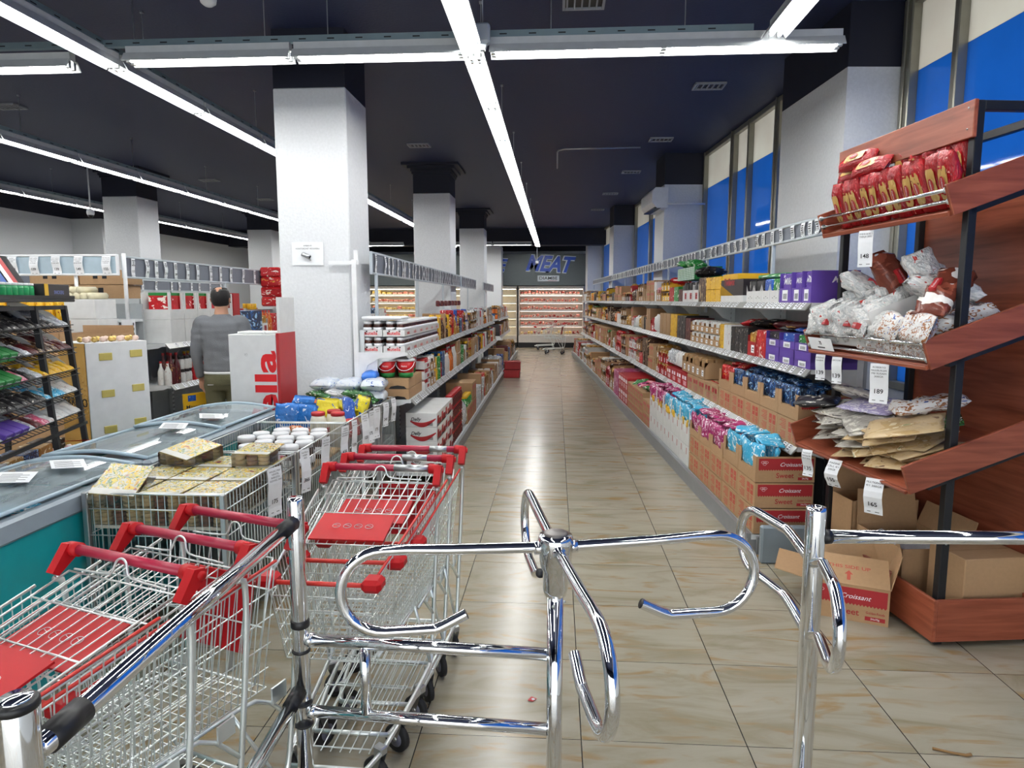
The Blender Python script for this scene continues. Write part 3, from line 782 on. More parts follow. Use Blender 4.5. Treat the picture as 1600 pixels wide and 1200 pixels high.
def P_bottle(c):
    m = MB(); m.lathe([(.42, 0), (.47, .02), (.47, .5), (.44, .58), (.22, .74), (.16, .82), (.16, .93)], PR[c], (.5, 0, 0), 12); m.lathe([(.19, .92), (.19, 1)], CB['red'] if c != 'red' else CB['yellow'], (.5, 0, 0), 10); return m
def P_can(c):
    m = MB(); m.lathe([(.44, 0), (.47, .02), (.47, .97), (.44, 1)], PR[c], (.5, 0, 0), 14); return m
KINDS = {'carton': ('display_carton', 'display carton'), 'box': ('packet', 'packet'), 'plain': ('cardboard_box', 'cardboard box'), 'bag': ('snack_bag', 'foil bag'),
         'jar': ('glass_jar', 'jar'), 'bottle': ('bottle', 'bottle'), 'can': ('tin', 'tin')}
PROTO = {}
def proto(kind, var):
    k = (kind, var)
    if k not in PROTO:
        a = var.split('/')
        f = {'carton': lambda: P_carton(a[0], a[1]), 'box': lambda: P_box(a[0]), 'plain': lambda: P_plainbox(a[0]), 'bag': lambda: P_bag(a[0], int(a[1]) if len(a) > 1 else 1),
             'jar': lambda: P_jar(a[0], a[1]), 'bottle': lambda: P_bottle(a[0]), 'can': lambda: P_can(a[0])}[kind]
        mb = f()
        if kind == 'jar':
            l = P_lid(a[1]); mb.lid = l
        PROTO[k] = [mb, None, None]
    return PROTO[k]
STOCK = []
def stock(kind, var, world, rz, dims, run):
    x, y, z = world; d = math.hypot(x, y)
    STOCK.append((dims[1]*dims[2]/(d*d), kind, var, world, rz, dims, run))
RUNS = []
def colname(kind, var):
    a = var.split('/')
    if kind == 'carton': return a[0] if a[0] == a[1] else a[0] + ' and ' + a[1]
    if kind == 'jar': return a[0]
    return a[0]
def fill(frame, side, fx, z, y0, y1, H, q, where, mix, dmax=.3, tall=1.0, lo=.07, hi=.16):
    """rows of stock from y0 to y1; side -1 faces the aisle on its left (right gondola), +1 faces right"""
    y = y0; prev = None
    while y < y1:
        kind, cols, w0, w1, h0, h1, stk = q.choice(mix)
        var = q.choice(cols); w = q.uniform(w0, w1); h = min(q.uniform(h0, h1), H); n = q.choice((1, 2, 2, 3, 3, 4)) if w < .2 else q.choice((1, 2, 2))
        run = dict(kind=kind, var=var, prev=prev, where=where); RUNS.append(run); prev = run
        lev = max(1, min(stk, int(H / h)))
        d = w if kind in ('jar', 'bottle', 'can') else (min(dmax, .12) if kind == 'bag' else dmax)
        for k in range(n):
            if y + w > y1 + .03: y = y1 + 1; break
            for l in range(lev):
                rows = 2 if kind in ('jar', 'bottle', 'can', 'bag') and l == lev-1 else 1
                for r in range(rows):
                    xx = fx + .02 + q.uniform(0, .02) + r*(d + .004)
                    lx = xx if side < 0 else -xx
                    a = frame.a + (0 if side < 0 else pi) + q.uniform(-.04, .04)
                    stock(kind, var, frame.w(lx, y + w/2, z + .001 + l*(h + .001)), a, (d*.98, w*.97, h), run)
            y += w + .003
        y += q.choice((0, .004, .01))

CK = ['kraft/red', 'kraft/yellow', 'kraft/brown', 'white/red', 'kraft/white', 'kraft/orange', 'red/red', 'kraft/dark', 'kraft/green', 'kraft/pink', 'kraft/silver']
MIXR = [('carton', CK, .12, .22, .14, .2, 2), ('carton', ['kraft/brown', 'kraft/gold', 'brown/gold', 'red/gold', 'yellow/brown'], .1, .18, .12, .18, 2),
        ('box', ['red', 'dark', 'brown', 'white', 'yellow', 'dark blue', 'gold', 'dark red', 'kraft', 'kraft'], .05, .12, .15, .24, 1), ('bag', ['silver', 'gold', 'white', 'brown', 'red', 'orange'], .1, .16, .17, .24, 1),
        ('plain', ['kraft'], .14, .22, .12, .18, 2), ('box', ['kraft', 'white', 'brown'], .08, .16, .13, .2, 2)]
MIXB = [('plain', ['kraft', 'kraft', 'white', 'red'], .2, .32, .16, .2, 2), ('carton', ['kraft/silver', 'white/silver', 'white/white', 'kraft/orange', 'kraft/gold', 'red/pink'], .14, .26, .25, .42, 1),
        ('carton', ['kraft/brown', 'kraft/white', 'white/gold'], .14, .24, .2, .26, 2)]
q = random.Random(11)
WR = ['on the lowest right-hand shelf', 'on the third right-hand shelf', 'on the middle right-hand shelf', 'on the top right-hand shelf']
fill(FR, -1, .02, .125, 6.4, R_END, .5, q, WR[0], MIXB, .42)
fill(FR, -1, .27, .70, 3.55, R_END, .40, q, WR[1], MIXR, .3)
fill(FR, -1, .33, 1.20, 4.3, R_END, .34, q, WR[2], MIXR, .28)
fill(FR, -1, .31, 1.62, 3.7, R_END, .30, q, WR[3], [mm for mm in MIXR], .28)
MIXL = [('carton', ['white/silver', 'kraft/gold', 'kraft/silver', 'kraft/dark', 'white/blue', 'kraft/red', 'kraft/white'], .10, .16, .14, .17, 2), ('bottle', ['white', 'yellow', 'red', 'dark', 'orange'], .06, .08, .24, .32, 1), ('box', ['kraft', 'white', 'red', 'dark', 'kraft'], .05, .09, .24, .32, 1), ('bottle', ['gold', 'brown', 'silver'], .06, .075, .24, .3, 1),
        ('jar', ['gold/red', 'red/white', 'brown/yellow', 'orange/dark'], .07, .09, .12, .15, 2), ('box', ['white', 'silver', 'red', 'yellow', 'dark blue', 'kraft', 'kraft'], .05, .10, .2, .3, 1),
        ('can', ['red', 'yellow', 'green', 'blue', 'gold'], .07, .09, .1, .14, 3), ('box', ['kraft', 'silver', 'white'], .08, .14, .13, .17, 2)]
WLf = ['on the lowest left-hand shelf', 'on the middle left-hand shelf', 'on the top left-hand shelf']
for ya, yb, tg in ((0, 9.3, ''), (10.62, 14.5, ' past the gap')):
    fill(FL, 1, .02, .125, (3.4 if ya == 0 else ya), yb, .48, q, WLf[0] + tg, MIXL + [('plain', ['kraft'], .15, .24, .2, .24, 2), ('carton', ['kraft/dark', 'kraft/gold', 'kraft/silver'], .12, .2, .3, .42, 1), ('box', ['dark red', 'brown', 'kraft'], .08, .14, .3, .42, 1)], .36)
    fill(FL, 1, .22, .77, (1.3 if ya == 0 else ya), yb, .33, q, WLf[1] + tg, MIXL, .28)
    fill(FL, 1, .27, 1.18, (1.75 if ya == 0 else ya), yb, .36, q, WLf[2] + tg, MIXL, .28)

# ---------------- near stock of the right gondola, as photographed
def run_(kind, var, where): r = dict(kind=kind, var=var, prev=None, where=where); RUNS.append(r); return r
def text_on(m, st, o, xd, yd, size, mt, **k): m.text(st, axes(o, xd, yd), size, mt, **k)
def place(mesh_or_mb, name, frame, x, y, z, label, cat, group, da=0, flip=False):
    a = frame.a + (pi if flip else 0) + da
    if isinstance(mesh_or_mb, MB): mesh_or_mb = mesh_or_mb.mesh(name)
    o = bpy.data.objects.new(name, mesh_or_mb); COL.objects.link(o); o.location = frame.w(x, y, z); o.rotation_euler = (0, 0, a)
    return tag(o, label, cat, group)
CRED = mat('carton_red', 'a01c22', .6); RINK = mat('red_ink', 'b04a36', .7)
def sweet_carton(L, D, H, open_=False):
    """kraft carton with a red printed band on its end (-y) and red panels on the aisle side (-x)"""
    m = MB(); th = .004
    if open_:
        m.box(th + .001, th + .001, 0.001, D - th - .001, L - th - .001, H*.45, KRAFT); m.box(0, 0, 0, D, th, H, KRAFT); m.box(0, L - th, 0, D, L, H, KRAFT); m.box(D - th, th, 0, D, L - th, H, KRAFT)
        for y in (0, L): 
            yy = y + th if y == 0 else y - .055
            m.box(0, yy, H*.42, th, yy + .055 - th, H, KRAFT)
        m.box(0, th, 0, th, L - th, H*.42, KRAFT)
    else: m.box(0, 0, 0, D, L, H - .002, KRAFT, .003)
    e = -.0012
    # end face, looking towards -y
    m.box(.02, e, H*.50, D - .01, 0, H*.93, CRED)
    n = 22
    for i in range(n):
        x0 = .02 + (D - .03)*i/n; w = (D - .03)/n
        m.add([(x0, e, H*.502), (x0 + w, e, H*.502), (x0 + w/2, e, H*.45)], [(0, 2, 1)], CRED)
    text_on(m, 'Croissant', (D*.60, e - .0008, H*.70), (1, 0, 0), (0, 0, 1), .036, PAPER, shear=.4)
    text_on(m, 'Sweet', (D*.50, e - .0008, H*.27), (1, 0, 0), (0, 0, 1), .046, CRED, bold=.012)
    text_on(m, 'Golden Foods', (D*.84, e - .0008, H*.31), (1, 0, 0), (0, 0, 1), .018, CRED, bold=.01, width=.085)
    m.box(D*.72, e, H*.09, D*.96, 0, H*.2, CRED); text_on(m, '24x70g', (D*.84, e - .0008, H*.145), (1, 0, 0), (0, 0, 1), .014, PAPER)
    for k in range(4): m.tube([(.045 + .011*cos(a) + (.012*k if k < 3 else .012), e, H*.78 + .008*sin(a) - (.012 if k == 3 else 0)) for a in [j*pi/3 for j in range(6)]], .0007, PAPER, 4, closed=True)
    if not open_:
        for k, (yy, w) in enumerate(((.03, .05), (.10, .05), (.20, .11))):
            if w < .1: m.box(e, yy*L/.36, H*.45, 0, (yy + w)*L/.36, H*.85, RINK); m.box(e*1.3, (yy + .008)*L/.36, H*.62, e, (yy + w - .008)*L/.36, H*.66, KRAFT)
            for j in range(5): m.box(e, yy*L/.36, H*(.12 + j*.06), 0, (yy + w*(.7 + .3*((j*7) % 3)/2))*L/.36, H*(.145 + j*.06), RINK)
        for j in range(6): m.box(e, .2*L/.36, H*(.5 + j*.07), 0, (.2 + .11*(.6 + .4*((j*5) % 3)/2))*L/.36, H*(.53 + j*.07), RINK)
    return m
SC = {}
def sc(L, op, D=.38, H=.168):
    k = (L, op, D, H)
    if k not in SC: SC[k] = sweet_carton(L, D, H, op).mesh('croissant_carton')
    return SC[k]
def near_bag(var, L, W, H, seed=1):
    k = ('nb', var, L, W, H, seed)
    if k not in SC:
        bm_ = MB().bag(L, W, H, PR[var], seed, 12, 8, rough=.3)
        if var in ('breadwhite', 'breadbrown') and seed % 2 == 0:
            zt = H*.5 + .002 + (.012 if H > .04 else .003)
            for sg in (1, -1):
                bm_.M = Matrix.Identity(4) if sg > 0 else RY(pi)
                bm_.box(-.032, -.05, H*.3, .0, .03, zt, CB['red'], .002); bm_.text('Roberto', T((-.016, -.01, zt + .001)) @ RZ(pi/2), .015, PAPER, width=.06)
        SC[k] = bm_.mesh('snack_bag')
    return SC[k]
def bag_obj(me, frame, x, y, z, rot, label, group, name='snack_bag', cat='snack bag'):
    o = bpy.data.objects.new(name, me); COL.objects.link(o); o.location = frame.w(x, y, z)
    e = Matrix.Rotation(frame.a, 3, 'Z') @ rot; o.rotation_euler = e.to_euler()
    return tag(o, label, cat, group)
def E3(x=0, y=0, z=0): return (Matrix.Rotation(z, 3, 'Z') @ Matrix.Rotation(y, 3, 'Y') @ Matrix.Rotation(x, 3, 'X'))
STAND = E3(0, pi/2, 0) @ Matrix.Identity(3)
def bag_row(frame, x0, y0, y1, z, var, n, cname, where, q, L=.16, W=.13, H=.035, rows=2, lean=.25):
    """bags standing on end and leaning out of an open carton, with a few lying on top"""
    for r in range(rows):
        for i in range(n):
            y = y0 + (y1 - y0)*(i + .5)/n + q.uniform(-.006, .006)
            x = x0 + .05 + r*.13 + q.uniform(-.01, .01)
            # length axis up, width along y
            rot = E3(0, q.uniform(-.1, .1), q.uniform(-.35, .35)) @ E3(pi/2 + q.uniform(-.15, .15), 0, pi/2) 
            bag_obj(near_bag(var, L, W, H, 1 + (i + r) % 4), frame, x, y, z + L/2 - .012*r, rot, '%s crinkled snack bag standing in the open cartons %s' % (cname, where), '%s snack bags %s' % (cname, where))
    for i in range(max(1, n//2)):
        y = y0 + (y1 - y0)*(i + .5)/max(1, n//2)
        rot = E3(q.uniform(-.2, .2), q.uniform(-.25, .25), pi/2 + q.uniform(-.4, .4))
        bag_obj(near_bag(var, L, W, H, 5 + i % 3), frame, x0 + .17 + q.uniform(-.03, .03), y, z + L + .002, rot, '%s crinkled snack bag lying on top of the cartons %s' % (cname, where), '%s bags lying %s' % (cname, where))
qq = random.Random(5)
# lowest shelf: two columns with light blue bags, three with magenta bags
base = .128
for c in range(2):
    y = -.468 + c*.355
    for l in range(3):
        place(sc(.35, l == 2), 'croissant_carton', FR, .03, y, base + l*.172, 'red banded croissant carton, %s of three, in the %s stack by the bread rack' % (['bottom', 'middle', 'open top'][l], ['nearest', 'second'][c]), 'carton', 'croissant cartons at the near end')
    bag_row(FR, .02, y + (.07 if c == 0 else .01), y + .33, base + 2*.172 + .07, 'light blue', 4, 'light blue', 'at the near end', qq, L=.16)
for c in range(3):
    y = .25 + c*.335
    for l in range(2):
        place(sc(.33, l == 2, H=.16), 'croissant_carton', FR, .03, y, base + l*.164, 'kraft carton printed with red text, %s row, under the magenta bags, %s from the front' % (['bottom', 'upper'][l], ORD[c]), 'carton', 'cartons under the magenta bags')
    place(sc(.33, True, H=.12), 'croissant_carton', FR, .03, y, base + 2*.164, 'open kraft tray full of magenta bags, %s from the front' % ORD[c], 'carton', 'trays of magenta bags')
    bag_row(FR, .01, y + .01, y + .32, base + 2*.164 + .04, 'magenta', 4, 'magenta', 'beside the light blue ones', qq, L=.17)
WC = MB(); WC.box(0, -.187, 0, .38, .187, .186, CB['white'], .003)
for k in range(3): WC.box(-.001, -.12 + k*.1, .11, 0, -.105 + k*.1, .17, CB['red'] if k != 1 else PAPER)
WC = WC.mesh('white_carton')
yv = ['yellow', 'light blue']
for c in range(5):
    y = 1.28 + c*.378
    for l in range(2): place(WC, 'white_carton', FR, .03, y + .187, base + l*.19, 'white carton, %s row of the white block on the floor shelf, %s from front' % (['bottom', 'upper'][l], ORD[c]), 'carton', 'white cartons on the lowest right shelf')
    f = MB(); f.box(0, 0, 0, .004, .012, .13, CB['white']); f.box(0, .35, 0, .004, .362, .13, CB['white']); f.box(0, 0, 0, .004, .36, .03, CB['white'])
    place(f, 'carton_collar', FR, .03, y, base + .38, 'cut white carton collar holding snack bags, %s from the front' % ORD[c], 'carton', 'white collars')
    bag_row(FR, .01, y + .0, y + .36, base + .385, ['light blue', 'light blue', 'light blue', 'magenta', 'magenta'][c], 4, ['light blue', 'light blue', 'light blue', 'magenta', 'magenta'][c], 'above the white cartons', qq, L=.15)
    bag_row(FR, -.012, y + .02, y + .34, base + .36, 'yellow', 2, 'yellow', 'above the white cartons', qq, L=.07, W=.13, H=.02, rows=1)
def quickrow(frame, side, spec, fx, z, where):
    """spec: (kind, var, y0, y1, n, h, levels, depth)"""
    for kind, var, y0, y1, n, h, lv, d in spec:
        r = run_(kind, var, where); w = (y1 - y0)/n
        for i in range(n):
            for l in range(lv):
                lx = fx + .015; lx = lx if side < 0 else -lx
                stock(kind, var, frame.w(lx, y0 + w*(i + .5), z + .001 + l*(h + .001)), frame.a + (0 if side < 0 else pi), (w if kind in ('jar', 'can', 'bottle') else d, w*.98, h), r)
quickrow(FR, -1, [('plain', 'kraft', 3.17, 3.66, 2, .15, 2, .4), ('carton', 'kraft/magenta', 3.17, 3.66, 3, .22, 1, .4) if 0 else ('bag', 'magenta', 3.2, 3.66, 3, .16, 1, .12),
    ('plain', 'kraft', 3.67, 4.9, 6, .12, 3, .4), ('plain', 'red', 4.92, 5.8, 4, .2, 2, .4), ('box', 'magenta', 5.82, 6.38, 3, .4, 1, .4)], .02, .125, WR[0])
for i in range(6): pass
for i, y in enumerate([3.3, 3.5, 3.8, 4.05, 4.3, 4.55]):
    bag_obj(near_bag(['magenta', 'pink', 'green', 'pink', 'magenta', 'green'][i], .2, .16, .05, i), FR, .16, y, .52 + (.0 if i > 1 else .1), E3(.2, .2, i*.8), '%s snack bag heaped on the kraft cartons, %s from the front' % (['magenta', 'pink', 'green', 'pink', 'magenta', 'green'][i], ORD[i]), 'bags heaped on kraft cartons')
# third shelf: sweet cartons two high with dark blue bags, then red bags, then red banded cartons
for c in range(5):
    y = -.465 + c*.352
    for l in range(2):
        place(sc(.347, l == 1, D=.34, H=.165), 'croissant_carton', FR, .285, y, .702 + l*.168, 'red banded kraft carton, %s row, above the light blue bags, %s from the front' % (['lower', 'open upper'][l], ORD[c]), 'carton', 'croissant cartons on the third shelf')
    bag_row(FR, .275, y + (.06 if c == 0 else .01), y + .33, .702 + .168 + .07, 'dark blue' if c < 4 else 'red', 5, 'shiny dark blue' if c < 4 else 'shiny red', 'on the third shelf', qq, L=.135, W=.11)
quickrow(FR, -1, [('plain', 'kraft', 1.31, 2.45, 5, .17, 1, .3), ('carton', 'kraft/red', 1.31, 1.75, 2, .3, 1, .3) if 0 else ('bag', 'red', 1.35, 1.75, 3, .17, 1, .12), ('plain', 'red', 2.46, 3.5, 4, .15, 1, .3)], .27, .70, WR[1])
quickrow(FR, -1, [('carton', 'kraft/kraft', 1.78, 2.7, 5, .2, 1, .3), ('bag', 'white', 2.72, 3.1, 3, .18, 1, .12), ('bag', 'silver', 3.1, 3.5, 3, .18, 1, .12)], .27, .875, WR[1])
# purple chocolate cartons
PUR = CB['purple']
def milka(w, d, h, front, open_=True, logo=True):
    m = MB()
    m.box(0, -w/2 + .002, 0, d, w/2 - .002, h*.48, PUR); m.box(.0, -w/2 + .002, .48*h, d, -w/2 + .006, h, PUR); m.box(0, w/2 - .006, .48*h, d, w/2 - .002, h, PUR); m.box(d - .004, -w/2 + .002, .48*h, d, w/2 - .002, h, PUR)
    if open_: m.box(.02, -w/2 + .012, h*.4, d*.9, w/2 - .012, h*.97, front, .006)
    else: m.box(0, -w/2 + .002, .4*h, d, w/2 - .002, h, PUR)
    m.box(-.0012, -w*.22, h*.06, 0, w*.22, h*.42, PAPER)
    for k in range(7): m.box(-.002, -w*.16 + k*w*.045, h*.12, -.0012, -w*.145 + k*w*.045, h*.3, INK)
    if logo:
        m.text('Milka', axes((d*.62, -w/2 + .0012, h*.72), (1, 0, 0), (0, 0, 1)), .055, PAPER, shear=.5, bold=.012)
        m.text('Milka', axes((.017, 0, h*.72), (0, -1, 0), (0, 0, 1)), w*.3, PAPER, shear=.4, bold=.012)
    return m
for i, (y0, y1) in enumerate(((-.467, -.325), (-.322, -.155), (-.15, .06))):
    place(milka(y1 - y0, .3, .20, PR['purple']), 'chocolate_carton', FR, .325, (y0+y1)/2, 1.621, 'tall purple chocolate bar carton on the top right-hand shelf, %s from the bread rack' % ORD[i], 'carton', 'purple cartons on the top shelf')
mc = ['green', 'blue', 'dark']
for i in range(3):
    y = -.335 + i*.268
    for l in range(2):
        place(milka(.262, .3, .105, PR[mc[i]], l == 1, False), 'chocolate_carton', FR, .345, y, 1.201 + l*.107, 'purple chocolate carton, %s in the %s pair on the middle shelf' % (['lower', 'upper with %s bars showing,' % mc[i]][l], ['nearest', 'second', 'third'][i]), 'carton', 'purple cartons on the middle shelf')
    bag_obj(near_bag(mc[i], .24, .1, .03, i), FR, .5, y, 1.201 + .23, E3(0, 0, .2*i), '%s chocolate bag lying on the purple cartons of the middle shelf' % mc[i], 'bags on purple cartons', 'chocolate_bag', 'chocolate')
quickrow(FR, -1, [('box', 'red', .335, .54, 1, .21, 1, .26), ('carton', 'red/gold', .545, .745, 1, .2, 1, .26), ('box', 'dark', .75, 1.19, 4, .21, 1, .26), ('box', 'white', 1.2, 1.4, 2, .22, 1, .28), ('box', 'yellow', 1.4, 1.53, 1, .22, 1, .28),
    ('carton', 'kraft/white', 1.54, 2.62, 6, .115, 2, .26), ('box', 'dark red', 2.63, 2.85, 2, .24, 1, .26), ('box', 'dark', 2.86, 3.27, 3, .26, 1, .26), ('box', 'yellow', 3.28, 3.62, 2, .27, 1, .26), ('box', 'kraft', 3.65, 4.28, 3, .27, 1, .26)], .33, 1.20, WR[2])
for i, (v, y) in enumerate((('dark red', -.25), ('dark red', .05), ('dark red', .3), ('dark', .8), ('red', 1.05))):
    bag_obj(near_bag(v, .34, .16, .06, i), FR, .56, y, 1.45, E3(0, .1, i*.5), '%s parcel lying at the back of the middle right-hand shelf, %s from the front' % (v, ORD[i]), 'parcels at the back of the middle shelf', 'chocolate_parcel', 'parcel')
def white_tray(v):
    m = MB(); m.box(0, -.084, 0, .28, .084, .085, CB['white']); 
    m.add([(0, -.084, .085), (0, -.05, .085), (0, -.084, .135)], [(0, 1, 2), (2, 1, 0)], CB['white']); m.add([(0, .084, .085), (0, .05, .085), (0, .084, .135)], [(0, 2, 1), (0, 1, 2)], CB['white'])
    for k in range(3): m.box(-.001, -.05 + k*.035, .03 + (k % 2)*.01, 0, -.035 + k*.035, .034 + (k % 2)*.01, INK)
    for j in range(4): m.box(.02 + j*.062, -.078, .08, .07 + j*.062, .078, .17, PR[v], .01)
    return m
for i, v in enumerate(('green', 'blue', 'dark', 'dark')):
    place(white_tray(v), 'white_display_tray', FR, .325, .16 + i*.172, 1.621, 'low white tray of %s chocolate packs on the top shelf, %s from the purple cartons' % (v, ORD[i]), 'carton', 'white trays on the top shelf')
place(MB().box(0, 0, 0, .24, .55, .028, PR['green'], .008), 'flat_green_box', FR, .36, .06, 1.80, 'flat light green box lying across the trays on the top shelf', 'box', None)
TW1 = CB['yellow']; TWD = CB['dark']
m = MB(); m.box(0, 0, 0, .28, .62, .055, CB['white']); m.box(.01, .01, .055, .27, .61, .19, TWD); m.prism([(.0, .055), (.0, .19), (.01, .19), (.01, .055)], 0, .62, TWD)
m.add([(-.002, .62, .055), (-.002, .25, .055), (-.002, .62, .15)], [(0, 1, 2), (2, 1, 0)], TW1)
m.text('Twix', axes((-.004, .42, .17), (0, -1, 0), (0, 0, 1)), .09, CB['red'], bold=.02)
m.box(.01, .18, .192, .27, .61, .24, TW1); m.text('Twix', axes((-.006, .3, .17), (0, -1, 0), (0, 0, 1)), .085, CB['red'], bold=.02)
place(m, 'bar_display_box', FR, .325, .85, 1.621, 'dark and yellow chocolate bar display box with red lettering on the top shelf', 'display box', None)
quickrow(FR, -1, [('box', 'yellow', 1.49, 1.98, 3, .115, 2, .28), ('box', 'brown', 1.99, 2.25, 3, .24, 1, .28), ('carton', 'white/dark', 2.26, 2.95, 3, .22, 1, .28), ('box', 'dark red', 2.96, 3.15, 2, .14, 1, .26), ('box', 'green', 3.16, 3.4, 1, .17, 1, .26), ('box', 'red', 3.42, 3.65, 1, .17, 1, .26)], .31, 1.62, WR[3])
m = MB(); m.box(0, 0, 0, .3, .8, .14, CB['green'])
for k in range(20): m.box(-.001, .02 + k*.04, 0, 0, .028 + k*.04, .14, PAPER)
for k in range(7): m.box(-.0015, 0, .01 + k*.02, 0, .8, .013 + k*.02, PAPER)
place(m, 'green_gift_box', FR, .40, 2.75, 1.862, 'green and white checked gift box on top of the near top-shelf stock', 'gift box', None)
for i, (v, y) in enumerate((('green', 3.0), ('green', 3.3), ('red', 3.75), ('dark', 2.35), ('dark', 2.6))):
    bag_obj(near_bag(v, .26, .2, .08, i), FR, .48, y, 2.04 if i < 2 else 1.93 if i > 2 else 1.86, E3(.1, .1, i*.7), '%s shiny bag above the right top shelf, %s' % (v, ['on the checked box', 'at the far side of the checked box', 'beyond the checked box', 'nearest of two dark ones', 'farther of two dark ones'][i]), 'bags above the top shelf', 'shiny_bag', 'bag')

# ---------------- near stock of the left gondola
JAR = MB(); JAR.lathe([(.034, 0), (.038, .01), (.038, .06), (.034, .075), (.03, .08)], mat('cocoa', '3a1a10', .15), n=16); JAR.lathe([(.0385, .02), (.0385, .05)], PAPER, n=16)
JARM = JAR.mesh('spread_jar'); LID = MB(); LID.lathe([(.031, .078), (.034, .08), (.034, .098), (.031, .102)], WHITE, n=16); LIDM = LID.mesh('lid')
BIGLAB = mat('jar_label', 'e8e4e0', .4)
def spread_jar(x, y, z, label, group, s=1, a=0):
    o = bpy.data.objects.new('spread_jar', JARM); COL.objects.link(o); o.location = (x, y, z); o.scale = (s, s, s); o.rotation_euler = (0, 0, a)
    tag(o, label, 'jar', group); l = bpy.data.objects.new('lid', LIDM); COL.objects.link(l); l.parent = o; return o
NRED = mat('logo_red', 'd0141c', .35)
def nut_tray(w, d, rows=2):
    m = MB(); W2 = CB['white']
    m.box(.004, .004, .001, d - .004, w - .004, .03, W2); m.box(0, 0, 0, .003, w, .058, W2); m.box(d - .003, 0, 0, d, w, .058, W2); m.box(.003, w - .003, 0, d - .003, w, .058, W2); m.box(.003, 0, 0, d - .003, .003, .058, W2)
    m.text('nutella', axes((d*.5, -.0012, .030), (1, 0, 0), (0, 0, 1)), .042, NRED, bold=.02); m.text('n', axes((d*.5 - .052, -.0016, .030), (1, 0, 0), (0, 0, 1)), .042, INK, bold=.02)
    m.text('nutella', axes((d + .0012, w*.5, .030), (0, 1, 0), (0, 0, 1)), .042, NRED, bold=.02)
    return m
NT = nut_tray(.3, .19).mesh('jar_tray')
for c in range(6):
    for l in range(2):
        for r in range(2):
            if r == 1 and c > 0: continue
            y = .03 + c*.305
            x = -.29 - r*.2
            o = bpy.data.objects.new('jar_tray', NT); COL.objects.link(o)
            # front faces +x: local x runs inwards, keep end face towards the camera by mirroring the walk
            o.location = FL.w(x - .19, y, 1.182 + l*.14); o.rotation_euler = (0, 0, FL.a)
            tag(o, 'white tray of spread jars, %s layer, %s along the top left shelf%s' % (['lower', 'upper'][l], ORD[c], ' at the back' if r else ''), 'tray', 'white spread trays')
            nn = 5
            for i in range(nn):
                for j in range(2 if (c == 0 or l == 1) else 1):
                    w = FL.w(x - .045 - (j*.09), y + .036 + i*.057)
                    jx = spread_jar(w[0], w[1], 1.182 + l*.14 + .031, 'small chocolate spread jar with white lid in the trays on the top left shelf', 'jars in the white trays', .98)
m = MB(); m.box(0, 0, 0, .36, .3, .03, WHITE, .01); place(m, 'flat_white_box', FL, -.67, .02, 1.466, 'flat white box lying on the upper spread trays', 'box', None)
# kraft cartons with pails
PG = CB['green']; PRD = mat('pail_red', 'c41a20', .3)
for i, (px, py) in enumerate(((-.62, .1), (-.46, .08), (-.30, .1), (-.36, .3), (-.36, .5), (-.56, .3))):
    t = thing('spread_pail', 'round red pail with green base band on the kraft cartons, %s' % ['leftmost at the end', 'middle one at the end', 'rightmost at the end', 'second along the aisle', 'third along the aisle', 'behind the middle one'][i], 'pail', FL.w(px, py, .965), 0, 'red pails')
    m = MB(); m.lathe([(.062, .0), (.067, .04)], PG, n=20); m.lathe([(.067, .04), (.076, .14)], PRD, n=20); m.build('pail_body', t)
    m = MB(); m.lathe([(.078, .14), (.082, .143), (.082, .157), (.076, .16)], WHITE, n=20); m.build('lid', t)
    m = MB(); m.tube([(.08*cos(a), -.02 - .06*abs(sin(a)) , .13 - .07*sin(a)) for a in [pi*k/10 for k in range(11)]], .003, WHITE, 6); m.build('handle', t)
    m = MB(); m.text('Nutino', axes((0, -.0735, .1), (1, 0, 0), (0, 0, 1)), .022, PAPER, width=.05); m.build('label', t)
KB = MB(); KB.box(0, 0, 0, .38, .30, .092, KRAFT, .003); KB.prism([(.2, .0), (.22, .02), (.28, .03), (.34, .022), (.36, .0)], -.0012, 0, BLACK); KB.text('Nutino', axes((.14, -.0016, .06), (1, 0, 0), (0, 0, 1)), .022, INK, shear=.3)
KB = KB.mesh('kraft_carton')
for c in range(2):
    for l in range(2):
        place(KB, 'kraft_carton', FL, -.64, .02 + c*.305, .772 + l*.094, 'low kraft carton under the red pails, %s layer, %s' % (['lower', 'upper'][l], ['at the shelf end', 'second along'][c]), 'carton', 'kraft cartons under the pails')
quickrow(FL, 1, [('carton', 'white/red', .64, .95, 1, .1, 3, .3), ('carton', 'kraft/white', .95, 1.28, 2, .15, 2, .3)], .22, .77, WLf[1])
